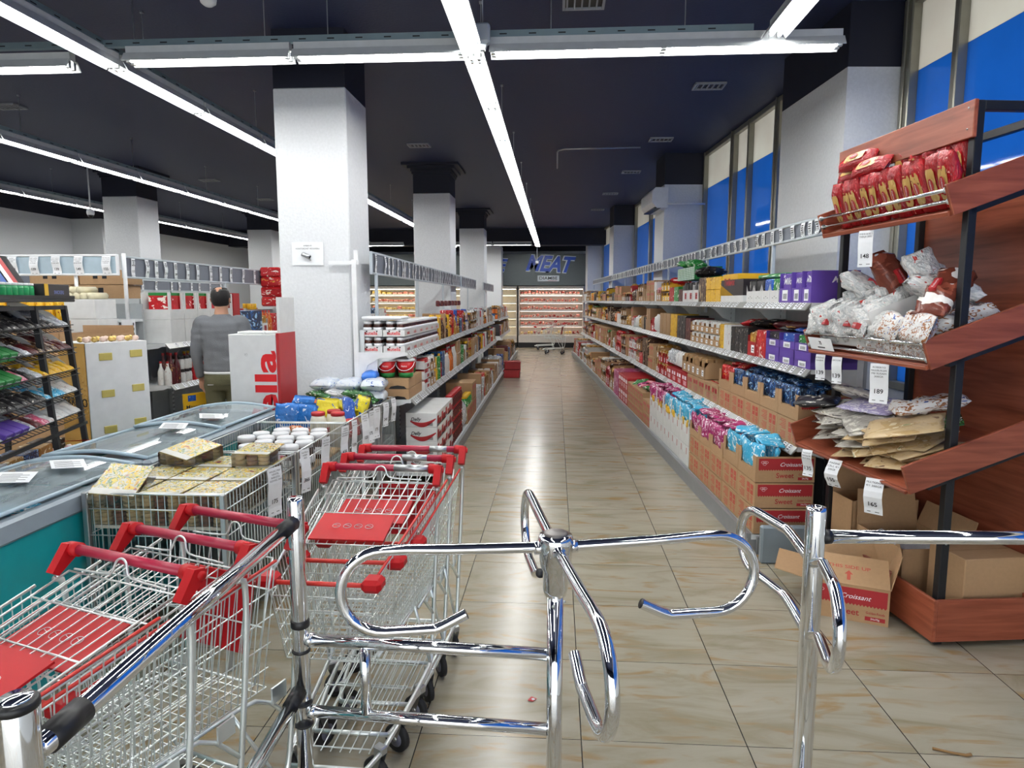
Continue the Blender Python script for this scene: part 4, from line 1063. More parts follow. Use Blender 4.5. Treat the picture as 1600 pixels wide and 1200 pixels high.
# white and red sachet cartons
def delly(w=.24, d=.28, h=.125):
    m = MB(); m.box(0, 0, 0, d, w, h, CB['white'], .002)
    n = 14; vs = []
    for i in range(n+1):
        u = i/n; x = .04 + u*(d - .05); c = h*(.42 - .28*sin(u*pi*.9 + .2)); vs.append((x, c + .012 + .02*u)); 
    pts = vs + [(p[0], p[1] - .018 - .02*(1 - abs(2*i/n - 1))) for i, p in reversed(list(enumerate(vs)))]
    for i in range(n):
        a, b = vs[i], vs[i+1]; k0 = .012 + .03*sin(pi*i/n); k1 = .012 + .03*sin(pi*(i+1)/n)
        m.quad((a[0], -.0012, a[1]), (a[0], -.0012, a[1] - k0), (b[0], -.0012, b[1] - k1), (b[0], -.0012, b[1]), CRED)
    m.text('Delly', axes((d*.33, -.002, h*.52), (1, 0, 0), (0, 0, 1)), .042, INK, shear=.3, bold=.02)
    for k in range(12): m.box(d*.7 + k*.004, -.0012, h*.08, d*.7 + .002 + k*.004, 0, h*.3, INK)
    m.prism([(d, 0), (d, h*.5), (d, h*.5)], 0, w, CB['white'])
    m.box(d, w*.1, h*.2, d + .001, w*.45, h*.75, CRED); m.box(d, w*.6, h*.1, d + .001, w*.95, h*.5, CRED)
    return m
DM = delly().mesh('sachet_carton')
for c in range(4):
    for l in range(4):
        place(DM, 'sachet_carton', FL, -.31, .1 + c*.245, .13 + l*.128, 'white carton with red swoosh on the lowest left shelf, %s column, %s' % (ORD[c], ['bottom', 'second up', 'third up', 'top'][l]), 'carton', 'white cartons with a red swoosh')
quickrow(FL, 1, [('jar', 'dark red/red', 1.12, 1.95, 9, .13, 4, .09), ('bag', 'silver', 1.98, 2.35, 3, .3, 1, .14), ('plain', 'kraft', 2.36, 2.9, 2, .2, 1, .35), ('can', 'green', 2.38, 2.9, 5, .13, 1, .1), ('plain', 'kraft', 2.92, 3.38, 2, .22, 2, .35)], .02, .125, WLf[0])
quickrow(FL, 1, [('jar', 'green/yellow', 2.38, 2.9, 5, .13, 1, .1)], .02, .33, WLf[0])
for i in range(7):
    m = (m if i else MB().box(0, 0, 0, .05, .1, .07, PR['dark red'], .01)); place(m, 'bar_pack', FL, -.45 - .0*i, 2.6 + i*.32, 1.56, 'dark packet lying over the stock of the top left shelf, %s from the front' % ORD[i], 'packet', 'packets above the top left stock')

# ================================================================ stock of the left hand aisles
F2 = Frame(-3.80, 6.55, 0.0)   # second gondola, faces +x
l2 = bay_proto(1.0, [(.78, .05), (1.20, .08)], 'x', 1.5)
def f2bay(fr, i, n, lab):
    global l2
    x, y, _ = fr.w(0, (i+1)*1.0)
    if not l2.get('label') or l2['label'] == 'x': o = l2; o.location = (x, y, 0); o.rotation_euler = (0, 0, pi)
    else: o = dup(l2, (x, y, 0), pi)
    o['label'] = lab; o['group'] = 'shelving bays of the left aisles'
for i in range(9): f2bay(F2, i, 9, 'white shelving bay behind the person, ' + ORD[i] + ' from the front')
F3 = Frame(-6.35, 7.5, 0.0)
for i in range(7): f2bay(F3, i, 7, 'white shelving bay in the far left aisle, ' + ORD[i] + ' from the front')
MIX2 = [('bottle', ['dark red', 'dark', 'red', 'dark'], .07, .09, .26, .33, 1), ('bottle', ['dark red', 'white'], .07, .08, .2, .26, 1), ('jar', ['white/dark', 'dark red/red'], .07, .09, .12, .15, 2)]
MIX3 = [('carton', ['white/red', 'white/dark blue', 'white/gold', 'kraft/red'], .16, .24, .22, .3, 1), ('box', ['orange', 'red', 'dark blue', 'white'], .1, .16, .2, .3, 1), ('can', ['red'], .07, .08, .12, .14, 2), ('bottle', ['orange', 'red'], .07, .08, .24, .3, 1)]
w2 = ['on the lowest shelf behind the person', 'on the lower shelf behind the person', 'on the upper shelf behind the person']
fill(F2, 1, .02, .13, 0, 9, .5, q, w2[0], MIX2, .3); fill(F2, 1, .05, .78, 0, 9, .36, q, w2[1], MIX2, .3)
fill(F2, 1, .08, 1.20, 1.55, 9, .4, q, w2[2], MIX3, .3)
fill(F3, 1, .08, 1.20, 0, 7, .45, q, 'on the upper shelf of the far left aisle', MIX3 + MIXL, .3)
fill(F3, 1, .05, .78, 0, 7, .36, q, 'on the lower shelf of the far left aisle', MIXL, .3)
# red drink packs piled on top
for i in range(2):
    for l in range(4):
        m = (m if (i or l) else MB().box(-.16, -.2, 0, .16, .2, .135, PR['red'], .02)); place(m, 'drink_pack', F2, -.2, 3.05 + i*.42, 1.55 + l*.137, 'red shrink-wrapped drink pack in the tower behind the person, %s row, %s column' % (['bottom', 'second', 'third', 'top'][l], ['left', 'right'][i]), 'drink pack', 'red drink packs')
# white cartons with red tins at the near end of the second gondola
m = MB(); m.box(0, 0, 0, .3, .26, .24, CB['white'], .003); WCT = m.mesh('white_carton')
m = MB(); m.box(0, .0, 0, .3, .26, .1, CB['white']); m.box(.28, .0, .1, .3, .03, .27, CB['white']); m.box(.28, .23, .1, .3, .26, .27, CB['white']); m.box(0, 0, .1, .01, .26, .27, CB['white']); m.box(.05, .05, .1, .27, .21, .24, PR['red']); m.box(.05, .05, .24, .27, .21, .27, CB['green']); WCO = m.mesh('open_white_carton')
for i in range(5):
    place(WCT, 'white_carton', F2, -.4, .12 + i*.27, 1.201, 'plain white carton left of the person, lower row, %s from the left' % ORD[i], 'carton', 'white cartons left of the person')
    place(WCO, 'open_white_carton', F2, -.4, .12 + i*.27, 1.443, 'open white carton with red tins left of the person, %s from the left' % ORD[i], 'carton', 'open white cartons')
m = MB(); m.box(0, 0, 0, .3, .16, .52, CB['red']); place(m, 'red_carton', F2, -.4, 1.49, 1.201, 'tall red carton just left of the person', 'carton', None)
m = MB(); m.box(0, 0, 0, .3, .6, .3, PR['dark blue']); place(m, 'dark_carton', F2, -.4, 1.67, 1.201, 'dark blue printed carton block behind the person', 'carton', None)
# end unit of the second gondola, facing the camera
FE = Frame(-4.15, 6.2, pi/2)   # local y runs left (-x world), local x towards the camera side is -x ... faces -y world
def railx(x0, x1, y, z0, z1, label, tags, gl):
    t = thing('price_rail', label, 'price rail', (0, y, 0))
    m = MB(); m.box(x0, -.006, z0, x1, .006, z1, mat('rail_pale', 'a9bcc8', .4)); m.build('rail_plate', t)
    m = MB(); m.box(x0, -.016, z1 - .006, x1, .016, z1 + .014, WHITE, .004); m.box(x0, -.016, z0 - .014, x1, .016, z0 + .006, WHITE, .004); m.box(x1 - .008, -.016, z0 - .014, x1 + .012, .016, z1 + .014, WHITE, .004); m.build('rail_edge', t)
    for p in (x1 - .43, x1 - 1.15):
        m = MB(); m.tube([(p, .02, 1.45), (p, .02, z0)], .016, WHITE, 8); m.box(p - .05, -.0, 1.25, p + .05, .05, 1.46, WHITE); m.build('post', t)
    for i, (x, nn, ls) in enumerate(tags):
        price_tag((x, y - .018, z1 - .004), 0, nn, ls, 'white price tag reading %s %s, %s from the right' % (nn, gl, ORD[i]), 'tags ' + gl, curl=.02, W=.085, H=.17)
railx(-5.6, -4.11, 6.2, 1.88, 2.05, 'pale price rail facing the camera at the left edge', [(-4.20, '125', ['DRYFRUITS', 'CHOCOLATE', 'CRANBERRIES', '4 FOOD']), (-4.47, '149', ['SWEET CANDLE', 'BANG LUPOV', 'CANDY', 'BRUSH 90 GR']), (-4.69, '139', ['SWEET CANDLE', 'BANG LUPOV', 'AKO 70', '5 GR 90M']), (-4.91, '139', ['SWEET CANDLE', 'NRG LOSS', 'AKO 70', '12 NUR']), (-5.12, '149', ['SWEET', 'CHOCOLATE', 'NUAR'])], 'on the pale rail facing the camera')
rail('l4', Frame(-4.18, 6.5, 0), 0, -.1, 6.5, 1.86, 2.05, 1, 'grey price rail over the shelves behind the person', mk(0, 6.3, .24, 12, [(.02, '115'), (.25, '95'), (.42, '125'), (.58, '210'), (.78, '289')]), 'on the rail behind the person', posts=[1.9, 4.4])
m = MB(); m.tube([(0, 0, 1.4), (0, 0, 2.08)], .018, WHITE, 8); m.box(-.05, -.03, 0, .05, .03, 1.45, WHITE)
for k in range(28): m.box(.05, -.008, .1 + k*.048, .051, .008, .125 + k*.048, BLACK)
m.build('shelf_post', None, 'white slotted shelf post at the corner left of the person', 'post', loc=(-4.12, 6.32, 0))
rail('l5', Frame(-6.75, 7.6, 0), 0, 0, 6.0, 1.80, 1.96, 1, 'grey price rail in the far left aisle', mk(0, 5.8, .3, 13), 'on the far left rail', posts=[2, 4])
t = thing('end_shelving', 'white end shelving unit facing the camera behind the black snack rack', 'shelving', (-5.0, 6.3, 0))
m = MB(); m.box(-.9, .3, .1, .85, .32, 1.6, BACKG); m.build('back_panel', t)
for z in (.4, .8, 1.2, 1.45):
    m = MB(); m.box(-.9, -.1 if z < 1.3 else 0, z - .025, .85, .3, z, SHELFW); m.build('shelf', t)
spec = [(-4.36, .30, 1.2, .26, 'white', 'white carton stacked left of the slotted post, lower'), (-4.38, .30, 1.462, .18, 'white', 'white carton stacked left of the slotted post, upper')]
for x, w, z, h, c, l in spec:
    m = MB(); m.box(-w/2, 0, 0, w/2, .3, h, CB[c], .003); m.build('white_carton', None, l, 'carton', loc=(x, 6.02 + .0, z + .001 + (.0)))
t0 = MB(); t0.tube([(0, 0, 0), (0, .22, 0)], .032, mat('cream_pack', 'd8d0b0', .4), 10); T0 = t0.mesh('cream_tube')
for i in range(6):
    o = bpy.data.objects.new('cream_tube', T0); COL.objects.link(o); o.location = (-4.50 + (i % 4)*.068 + (.035 if i > 3 else 0), 6.05, 1.677 + (.055 if i > 3 else 0)); tag(o, 'cream roll lying on the upper white carton left of the post', 'roll', 'cream rolls')
for i in range(7):
    m = (m if i else P_can('yellow')); o = place(m if isinstance(m, MB) else m, 'yellow_tin', Frame(-4.62 - i*.095, 6.05, pi/2), 0, 0, 1.452, 'yellow canister standing on the end shelving, %s from the right' % ORD[i], 'canister', 'yellow canisters'); o.scale = (.09, .09, .17)
for i, (x, z, w, h) in enumerate(((-4.75, 1.8, .5, .15), (-5.3, 1.8, .5, .15), (-4.8, 1.655, .55, .14), (-5.35, 1.655, .5, .14))):
    m = MB(); m.box(-w/2, 0, 0, w/2, .3, h, KRAFT, .003); m.box(-w*.2, -.001, h*.4, -w*.1, 0, h*.8, INK); m.box(0, -.001, h*.4, w*.1, 0, h*.8, INK); m.build('kraft_carton', None, 'kraft carton piled high behind the snack rack, ' + ['top right', 'top left', 'lower right', 'lower left'][i], 'carton', 'kraft cartons behind the snack rack', loc=(x, 6.9, z))
m = MB(); m.box(-1.2, -.02, 1.6, .55, .38, 1.65, SHELFW); m.box(-1.2, .1, 0, .55, .14, 1.6, BACKG); m.build('low_shelf', None, 'white shelf top carrying kraft cartons behind the snack rack', 'shelf', loc=(-4.9, 6.9, 0))
rail('l6', Frame(-6.2, 7.3, -pi/2), 0, -.3, 1.6, 1.93, 2.06, 1, 'second pale price rail facing the camera', [], 'x') if 0 else None
for i, (x, z, w, h, d) in enumerate(((-4.15, 1.2, .46, .16, .3), (-4.7, 1.2, .42, .2, .3))):
    m = MB(); th = .005
    m.box(-w/2, 0, 0, w/2, th, h, KRAFT); m.box(-w/2, d - th, 0, w/2, d, h + .06, KRAFT); m.box(-w/2, 0, 0, -w/2 + th, d, h, KRAFT); m.box(w/2 - th, 0, 0, w/2, d, h, KRAFT); m.box(-w/2, 0, 0, w/2, d, .06, KRAFT)
    m.box(-w/2 + .02, .02, .06, w/2 - .02, d - .02, h*.8, PR['pink'] if i else PR['dark red'], .02)
    m.build('open_carton', None, 'open kraft carton of sweets on the floor stack behind the gold display, ' + ['right', 'left'][i], 'carton', 'open sweet cartons', loc=(x + .25, 5.4, z))
m = MB(); m.box(-4.75, 5.35, .0, -3.66, 5.75, 1.2, KRAFT, .01); m.box(-4.74, 5.345, .6, -3.67, 5.35, .61, KRAFTD); m.build('floor_carton', None, 'big kraft floor carton holding up the open sweet cartons', 'carton')

# ---- meat trays
MEATM = [printed('meat_a', [(0, 'f4e4dc'), (.4, 'c86a5a'), (.55, 'e0a090'), (.7, 'f0d8c8')], 3), printed('meat_b', [(0, 'f8f0e8'), (.42, '8c2a20'), (.58, 'a84030'), (.68, 'e8d8c8')], 3), printed('meat_c', [(0, 'fff6e0'), (.4, 'd8b860'), (.6, 'e8d090'), (.7, '7a9a50')], 3)]
MM = []
for mt in MEATM:
    m = MB(); m.box(-.5, 0, 0, .5, 1, .35, CHW); m.box(-.46, .04, .3, .46, .96, 1, mt, .12); MM.append(m.mesh('meat_tray'))
q3 = random.Random(3)
for (x0, x1, cm, g) in ((-1.24, .9, (0, 1, 0), 'meat chiller'), (-6.5, -3.8, (2, 2, 0), 'dairy chiller')):
    for k in range(-1, 5):
        z = (.735 + k*.27) if k >= 0 else .42; x = x0
        while x < x1 - .14:
            w = q3.uniform(.09, .15) * (1.4 if x0 < -3 else 1); c = q3.choice(cm)
            if k == -1: c = q3.choice((2, 2, 1))
            o = bpy.data.objects.new('food_tray', MM[c]); COL.objects.link(o); o.location = (x + w/2, 23.77 if k >= 0 else 23.7, z + .002); o.scale = (w*.93, .3, q3.uniform(.09, .17))
            tag(o, 'small %s food pack on a lit shelf of the %s' % (['pale pink', 'dark red', 'yellowish'][c], g), 'food pack', '%s packs in the %s' % (['pink', 'dark red', 'yellowish'][c], g))
            x += w + .008

# ================================================================ chrome turnstile and barriers
def Bz(m, pts, r, mt=CHROME, n=14, **k): return m.tube(pts, r, mt, n, **k)
def smooth_path(pts, it=2):
    pts = [Vector(p) for p in pts]
    for _ in range(it):
        o = [pts[0]]
        for a, b in zip(pts, pts[1:]): o += [a*.75 + b*.25, a*.25 + b*.75]
        o.append(pts[-1]); pts = o
    return pts
HX, HY = .004, 1.86
t = thing('turnstile', 'chrome turnstile with four hooked arms and two side rails in the middle foreground', 'turnstile', (HX, HY, 0))
m = MB(); m.lathe([(.023, 0), (.023, .80)], CHROME, n=24); m.lathe([(.06, 0), (.06, .008), (.03, .012)], CHROME, n=24)
for a in (.3, 2.4, 4.5): m.tube([(.022*cos(a), .022*sin(a), .775), (.03*cos(a), .03*sin(a), .775)], .004, STEEL, 8)
m.build('post', t)
m = MB(); m.lathe([(.031, .80), (.036, .82), (.036, .872), (.044, .885), (.050, .95), (.050, .968), (.046, .978)], CHROME, n=32); m.lathe([(.034, .9785), (.034, .984), (.028, .986)], mat('hub_cap', '6f6a68', .35, .6), n=24); m.build('hub', t)
def hook_arm(ang, L=.60, z1=.945):
    m = MB(); d = Vector((cos(ang), sin(ang), 0))
    def P(u, w): return d*u + Vector((0, 0, w))
    R = .118; cx = L - R; cz = z1 + .012 - R
    pts = [P(.04, z1), P(.30, z1 + .006), P(cx - .06, z1 + .012)] + [P(cx + R*cos(R_(a)), cz + R*sin(R_(a))) for a in range(90, -91, -12)] + [P(cx - .08, cz - R)]
    tail = smooth_path([P(cx - .08, cz - R), P(.355, cz - R), P(.335, cz - R), P(.255, cz - R + .04)], 2)
    pts += tail[1:]
    m.tube(pts, .0155, CHROME, 14, caps=False)
    m.tube([pts[-1], pts[-1] - (pts[-1]-pts[-2]).normalized()*.001], .0150, BLACK, 12)
    m.tube([P(.035, z1 - .002), P(.062, z1)], .019, CHROME, 14)
    return m
A0 = R_(11)
for k, a in enumerate((A0, A0 + pi/2, A0 + pi, A0 - pi/2)):
    hook_arm(a, .60, .942).build('arm', t)
LX, LY = -.766, 1.905
lx, ly = LX - HX, LY - HY
for z in (.617, .384):
    m = MB(); m.tube([(-.022, 0, z), (lx + .02, ly, z - .002)], .0185, CHROME, 16); m.tube([(lx + .04, ly*.95, z - .002), (lx + .02, ly, z - .002)], .021, CHROME, 16); m.build('side_rail', t)
m = MB(); m.tube([(-.57, ly*.74, .384), (-.57, ly*.74, .617)], .0165, CHROME, 14); m.build('cross_piece', t)
m = MB(); m.lathe([(.0245, 0), (.0245, 1.05), (.022, 1.058)], CHROME, (lx, ly, 0), 24); m.lathe([(.06, 0), (.06, .008), (.03, .012)], CHROME, (lx, ly, 0), 24); m.build('end_post', t)
for z in (.655, .575, .405, .335):
    m = MB(); m.lathe([(.0262, z), (.028, z + .003), (.028, z + (.022 if z == .655 else .006)), (.0262, z + (.024 if z == .655 else .008))], BLACK, (lx, ly, 0), 20); m.build('rubber_ring', t)
# guard rail towards the camera at the left
NX, NY = -.787, .883
t = thing('guard_rail', 'chrome guard rail slanting from the near left post past the trolleys', 'guard rail', (NX, NY, 0))
m = MB(); m.lathe([(.0275, 0), (.0275, 1.045), (.025, 1.052)], CHROME, n=28); m.lathe([(.065, 0), (.065, .008), (.03, .012)], CHROME, n=24); m.build('post', t)
m = MB(); m.lathe([(.0276, 1.04), (.030, 1.042), (.030, 1.052), (.026, 1.056)], BLACK, n=28); m.lathe([(.024, 1.054), (.022, 1.06), (.004, 1.061)], CHROME, n=24); m.build('cap', t)
ex, ey = LX - NX - .004, LY - NY - .02
for z0, z1, nm in ((.955, .985, 'top'), (.36, .455, 'lower')):
    m = MB(); m.tube([(.0, .03, z0), (ex, ey, z1)], .0195, CHROME, 18); m.build('rail', t)
    for (f, g) in ((.02, .10), (.93, 1.0)):
        a = Vector((0, .03, z0)); b = Vector((ex, ey, z1)); m = MB(); m.tube([a.lerp(b, f), a.lerp(b, g)], .0235, BLACK, 18); m.build('rail_socket', t)
# right gate post with two hooks and a long rail
GX, GY = .742, 1.92
t = thing('gate_post', 'chrome gate post at the right with two U hooks and a rail leading right', 'gate post', (GX, GY, 0))
m = MB(); m.lathe([(.0275, 0), (.0275, 1.045), (.0255, 1.055), (.016, 1.056), (.014, 1.052)], CHROME, n=28); m.lathe([(.065, 0), (.065, .008), (.03, .012)], CHROME, n=24); m.build('post', t)
for ang, L in ((R_(103), .42), (R_(-101), .37)):
    d = Vector((cos(ang), sin(ang), 0)); R = .105
    def P(u, w): return d*u + Vector((0, 0, w))
    path = smooth_path([P(.02, .895), P(.12, .935), P(.14, .94), P(.16, .94), P(L - R, .94)], 2)
    path += [P(L - R + R*cos(R_(a)), .94 - R + R*sin(R_(a))) for a in range(78, -91, -12)]
    path += smooth_path([P(L - R, .73), P(.16, .73), P(.14, .73), P(.12, .725), P(.02, .675)], 2)[1:]
    m = MB(); m.tube(path, .0155, CHROME, 14); m.build('hook', t)
m = MB(); m.tube([(.03, .008, .965), (1.15, .06, .965)], .0195, CHROME, 18); m.build('rail', t)
m = MB(); m.tube([(.024, .006, .965), (.045, .009, .965)], .021, BLACK, 18); m.build('rail_socket', t)

# ================================================================ shopping trolleys
def trolley(label, group, grey=None, gate='up'):
    """origin on the floor under the handle, +y towards the nose"""
    t = thing('shopping_trolley', label, 'trolley', (0, 0, 0), 0, group)
    W = .0017
    m = MB(); m.tube([(-.205, 0, .955), (.205, 0, .955)], .0145, PINK, 14); h = m.build('handle', t)
    if grey:
        m = MB(); m.tube([(grey[0], 0, .955), (grey[1], 0, .955)], .0150, STEEL, 14); m.build('handle_label', h)
    for s in (-1, 1):
        m = MB(); m.tube([(s*.195, 0, .955), (s*.235, 0, .953)], .020, RED, 14)
        x0, x1 = s*.220, s*.248
        a, b = min(x0, x1), max(x0, x1)
        m.M = Matrix.Identity(4)
        pts = [(.014, .972), (-.018, .966), (-.018, .940), (.045, .893), (.062, .905)]
        vs = [(a, p[0], p[1]) for p in pts] + [(b, p[0], p[1]) for p in pts]; n = len(pts)
        m.add(vs, [tuple(range(n))[::-1], tuple(range(n, 2*n))] + [(i, (i+1) % n, n + (i+1) % n, n + i) for i in range(n)], RED)
        m.tube([(s*.232, -.004, .95), (s*.254, -.004, .95)], .012, RED, 12); m.build('handle_bracket', t)
    # basket geometry
    def rim(s, u): return Vector((s*(.235 - .065*u), .10 + .60*u, .885 - .125*u))
    def bot(s, u): return Vector((s*(.195 - .055*u), .13 + .52*u, .50 - .02*u))
    for s in (-1, 1):
        m = MB()
        m.tube([rim(s, 0), rim(s, 1)], .0045, ZINC, 8)
        for f in (.2, .42, .64, .84): m.wire(rim(s, 0).lerp(bot(s, 0), f), rim(s, 1).lerp(bot(s, 1), f), W*1.2, ZINC)
        for i in range(23): u = (i + .5)/23; m.wire(rim(s, u), bot(s, u), W, ZINC)
        m.build('basket_side', t)
    m = MB()
    for i in range(13):
        f = i/12; m.wire(rim(-1, 1).lerp(rim(1, 1), f), bot(-1, 1).lerp(bot(1, 1), f), W, ZINC)
    for f in (0, .18, .36, .55, .75, 1): m.wire(rim(-1, 1).lerp(bot(-1, 1), f), rim(1, 1).lerp(bot(1, 1), f), W*1.3, ZINC)
    m.build('basket_front', t)
    m = MB()
    for i in range(11): f = i/10; m.wire(bot(-1, 0).lerp(bot(1, 0), f), bot(-1, 1).lerp(bot(1, 1), f), W, ZINC)
    for i in range(17): u = i/16; m.wire(bot(-1, u), bot(1, u), W, ZINC)
    m.build('basket_floor', t)
    # red rim line and bumpers
    m = MB()
    m.tube([rim(-1, .02) + Vector((-.003, 0, .007)), rim(-1, 1) + Vector((0, 0, .007))], .0045, REDTUBE, 8); m.tube([rim(-1, 1) + Vector((0, .004, .0)), rim(1, 1) + Vector((0, .004, .0))], .008, REDTUBE, 8)
    m.build('red_rim', t)
    for s in (-1, 1):
        m = MB(); p = rim(s, 1); m.box(p.x - .032, p.y - .045, p.z - .02, p.x + .032, p.y + .026, p.z + .022, RED, .012); m.build('corner_bumper', t)
    # gate with child seat plate
    g = MB(); pl = MB()
    if gate == 'up':
        a0 = Vector((0, .03, .905)); a1 = Vector((0, .47, .80)); w0, w1 = .20, .165
    else:
        a0 = Vector((0, .09, .885)); a1 = Vector((0, .16, .52)); w0, w1 = .205, .18
    for i in range(11):
        f = -1 + 2*i/10; g.wire(a0 + Vector((f*w0, 0, 0)), a1 + Vector((f*w1, 0, 0)), W*1.1, ZINC)
    for f in (0, .25, .55, 1):
        w = w0 + (w1 - w0)*f; c = a0.lerp(a1, f); g.tube([c - Vector((w, 0, 0)), c + Vector((w, 0, 0))], .0026, ZINC, 6)
    for s in (-1, 1): g.tube([a0 + Vector((s*w0, 0, 0)), a1 + Vector((s*w1, 0, 0))], .0032, ZINC, 6)
    # coat-hanger shaped loop at the top
    zz = a0.z + .012
    pp = smooth_path([(-.17, .035, zz), (-.05, .03, zz + .002), (-.028, .03, zz + .01), (-.02, .024, zz + .042), (.0, .022, zz + .052), (.02, .024, zz + .042), (.028, .03, zz + .01), (.05, .03, zz + .002), (.17, .035, zz)], 2)
    g.tube(pp, .0032, ZINC, 6)
    go = g.build('gate', t)
    tdir = (a1 - a0).normalized(); up = Vector((1, 0, 0)).cross(tdir); up = -up if up.z < 0 else up
    if gate != 'up': up = Vector((0, -1, 0))
    f0, f1 = (.60, .97) if gate == 'up' else (.18, .80)
    c0 = a0.lerp(a1, f0) + up*.006; c1 = a0.lerp(a1, f1) + up*.006; hw = .135
    vs = []
    for cc in (c0, c1):
        for s in (-1, 1):
            for e in (0, 1): vs.append(cc + Vector((s*hw, 0, 0)) + up*(.006*e))
    pl.add(vs, [(0, 2, 3, 1), (4, 5, 7, 6), (0, 1, 5, 4), (2, 6, 7, 3), (1, 3, 7, 5), (0, 4, 6, 2)], RED)
    cm = (c0 + c1)/2 + up*.0075
    for k in range(4):
        cc = cm + Vector((-.06 + k*.04, 0, 0)); ring = [cc + Vector((.014*cos(a), 0, 0)) + tdir*(.014*sin(a)) for a in [j*pi/6 for j in range(12)]]; pl.tube(ring, .0008, REFL, 4, closed=True)
        pl.wire(cc - Vector((.009, 0, 0)), cc + Vector((.009, 0, 0)) - tdir*.006, .0008, REFL)
    pl.build('child_seat_plate', t)
    # chassis
    for s in (-1, 1):
        m = MB()
        m.tube(smooth_path([(s*.235, .05, .885), (s*.236, .02, .87), (s*.225, .03, .60), (s*.215, .05, .36), (s*.21, .07, .19), (s*.21, .12, .165), (s*.165, .58, .135), (s*.13, .70, .135)], 2), .0085, ZINC, 10)
        m.tube(smooth_path([(s*.215, .05, .36), (s*.19, .14, .47), (s*.18, .25, .485), (s*.15, .60, .47)], 1), .0065, ZINC, 8)
        m.tube([(s*.21, .10, .17), (s*.19, .26, .485)], .006, ZINC, 8)
        m.box(s*.205 - .003, .06, .44, s*.205 + .003, .12, .49, ZINC)
        m.build('chassis_side', t)
    m = MB(); m.tube([(-.13, .70, .135), (.13, .70, .135)], .0085, ZINC, 10); m.tube([(-.21, .10, .17), (.21, .10, .17)], .007, ZINC, 8)
    m.build('chassis_crossbar', t)
    m = MB()
    for k in range(9): x = -.13 + k*.0325; m.wire((x*1.2, .12, .185), (x, .66, .165), .0022, ZINC)
    for y in (.14, .3, .46, .64): m.wire((-.175 + .05*(y/.7), y, .185 - .03*y), (.175 - .05*(y/.7), y, .185 - .03*y), .0026, ZINC)
    m.build('lower_rack', t)
    for (x, y) in ((-.205, .10), (.205, .10), (-.15, .60), (.15, .60)):
        m = MB(); tw = T((x, y, 0)) @ RZ({-1: .5, 1: -1.0}[1 if x > 0 else -1] + y) @ T((-x, -y, 0)); m.M = tw; m.box(x - .016, y - .02, .125, x + .016, y + .02, .155, STEEL, .004)
        for s in (-1, 1): m.add([(x + s*.014, y - .015, .13), (x + s*.014, y + .018, .13), (x + s*.014, y - .012, .045), (x + s*.014, y - .03, .045)], [(0, 1, 2, 3), (3, 2, 1, 0)], STEEL)
        c = m.build('caster', t)
        w = MB(); w.M = tw @ T((x, y - .02, .052)) @ RY(pi/2)
        w.lathe([(.045, -.012), (.052, -.009), (.052, .009), (.045, .012)], RUBBER, n=22); w.lathe([(.030, -.0125), (.030, .0125)], WHEELG, n=18); w.lathe([(.009, -.015), (.009, .015)], STEEL, n=10)
        w.build('wheel', c)
    return t
def put(t, p, heading, tilt=0):
    """heading = direction of +y (nose), degrees from +Y counter-clockwise"""
    t.location = (p[0], p[1], 0); t.rotation_euler = (0, 0, R_(heading))
tb = trolley('front trolley of the stack left of the turnstile, seat plate raised', 'trolleys in the middle stack', (-.2, -.05) , 'up')
tb2 = trolley('middle trolley of the stack left of the turnstile, short grey handle band', 'trolleys in the middle stack', (-.13, -.02), 'up')
tb3 = trolley('rear trolley of the stack left of the turnstile, seat plate folded down', 'trolleys in the middle stack', (-.16, -.08), 'down')
put(tb, (-.706, 2.682), 178); put(tb2, (-.684, 2.865), 178.5); put(tb3, (-.657, 3.045), 179)
ta = trolley('nearest trolley at the lower left beside the freezer, handle faded pink', 'trolleys in the left stack', None, 'up')
put(ta, (-1.12, 1.655), 161)
ta2 = dup(ta, (-1.06, 1.83, 0), R_(161), 'second trolley of the left stack beside the freezer, handle faded pink')
ta3 = trolley('rear trolley of the left stack, red handle next to the biscuit bin', 'trolleys in the left stack', None, 'down')
put(ta3, (-.99, 2.02), 161)
# two small trolleys far down the aisle
for i, (x, y, a) in enumerate(((.30, 20.9, 80), (.0, 22.6, 95))):
    dup(ta3, (x, y, 0), R_(a), ['far trolley standing at the end of the aisle, nearer one', 'far trolley directly in front of the meat chiller'][i], 'trolleys at the end of the aisle')
m = MB(); m.box(-.17, -.02, 0, .17, .02, .36, CHW); m.build('grey_bag', None, 'pale bag hanging at the far trolley before the meat chiller', 'bag', loc=(-.3, 22.55, .78)) if 0 else None

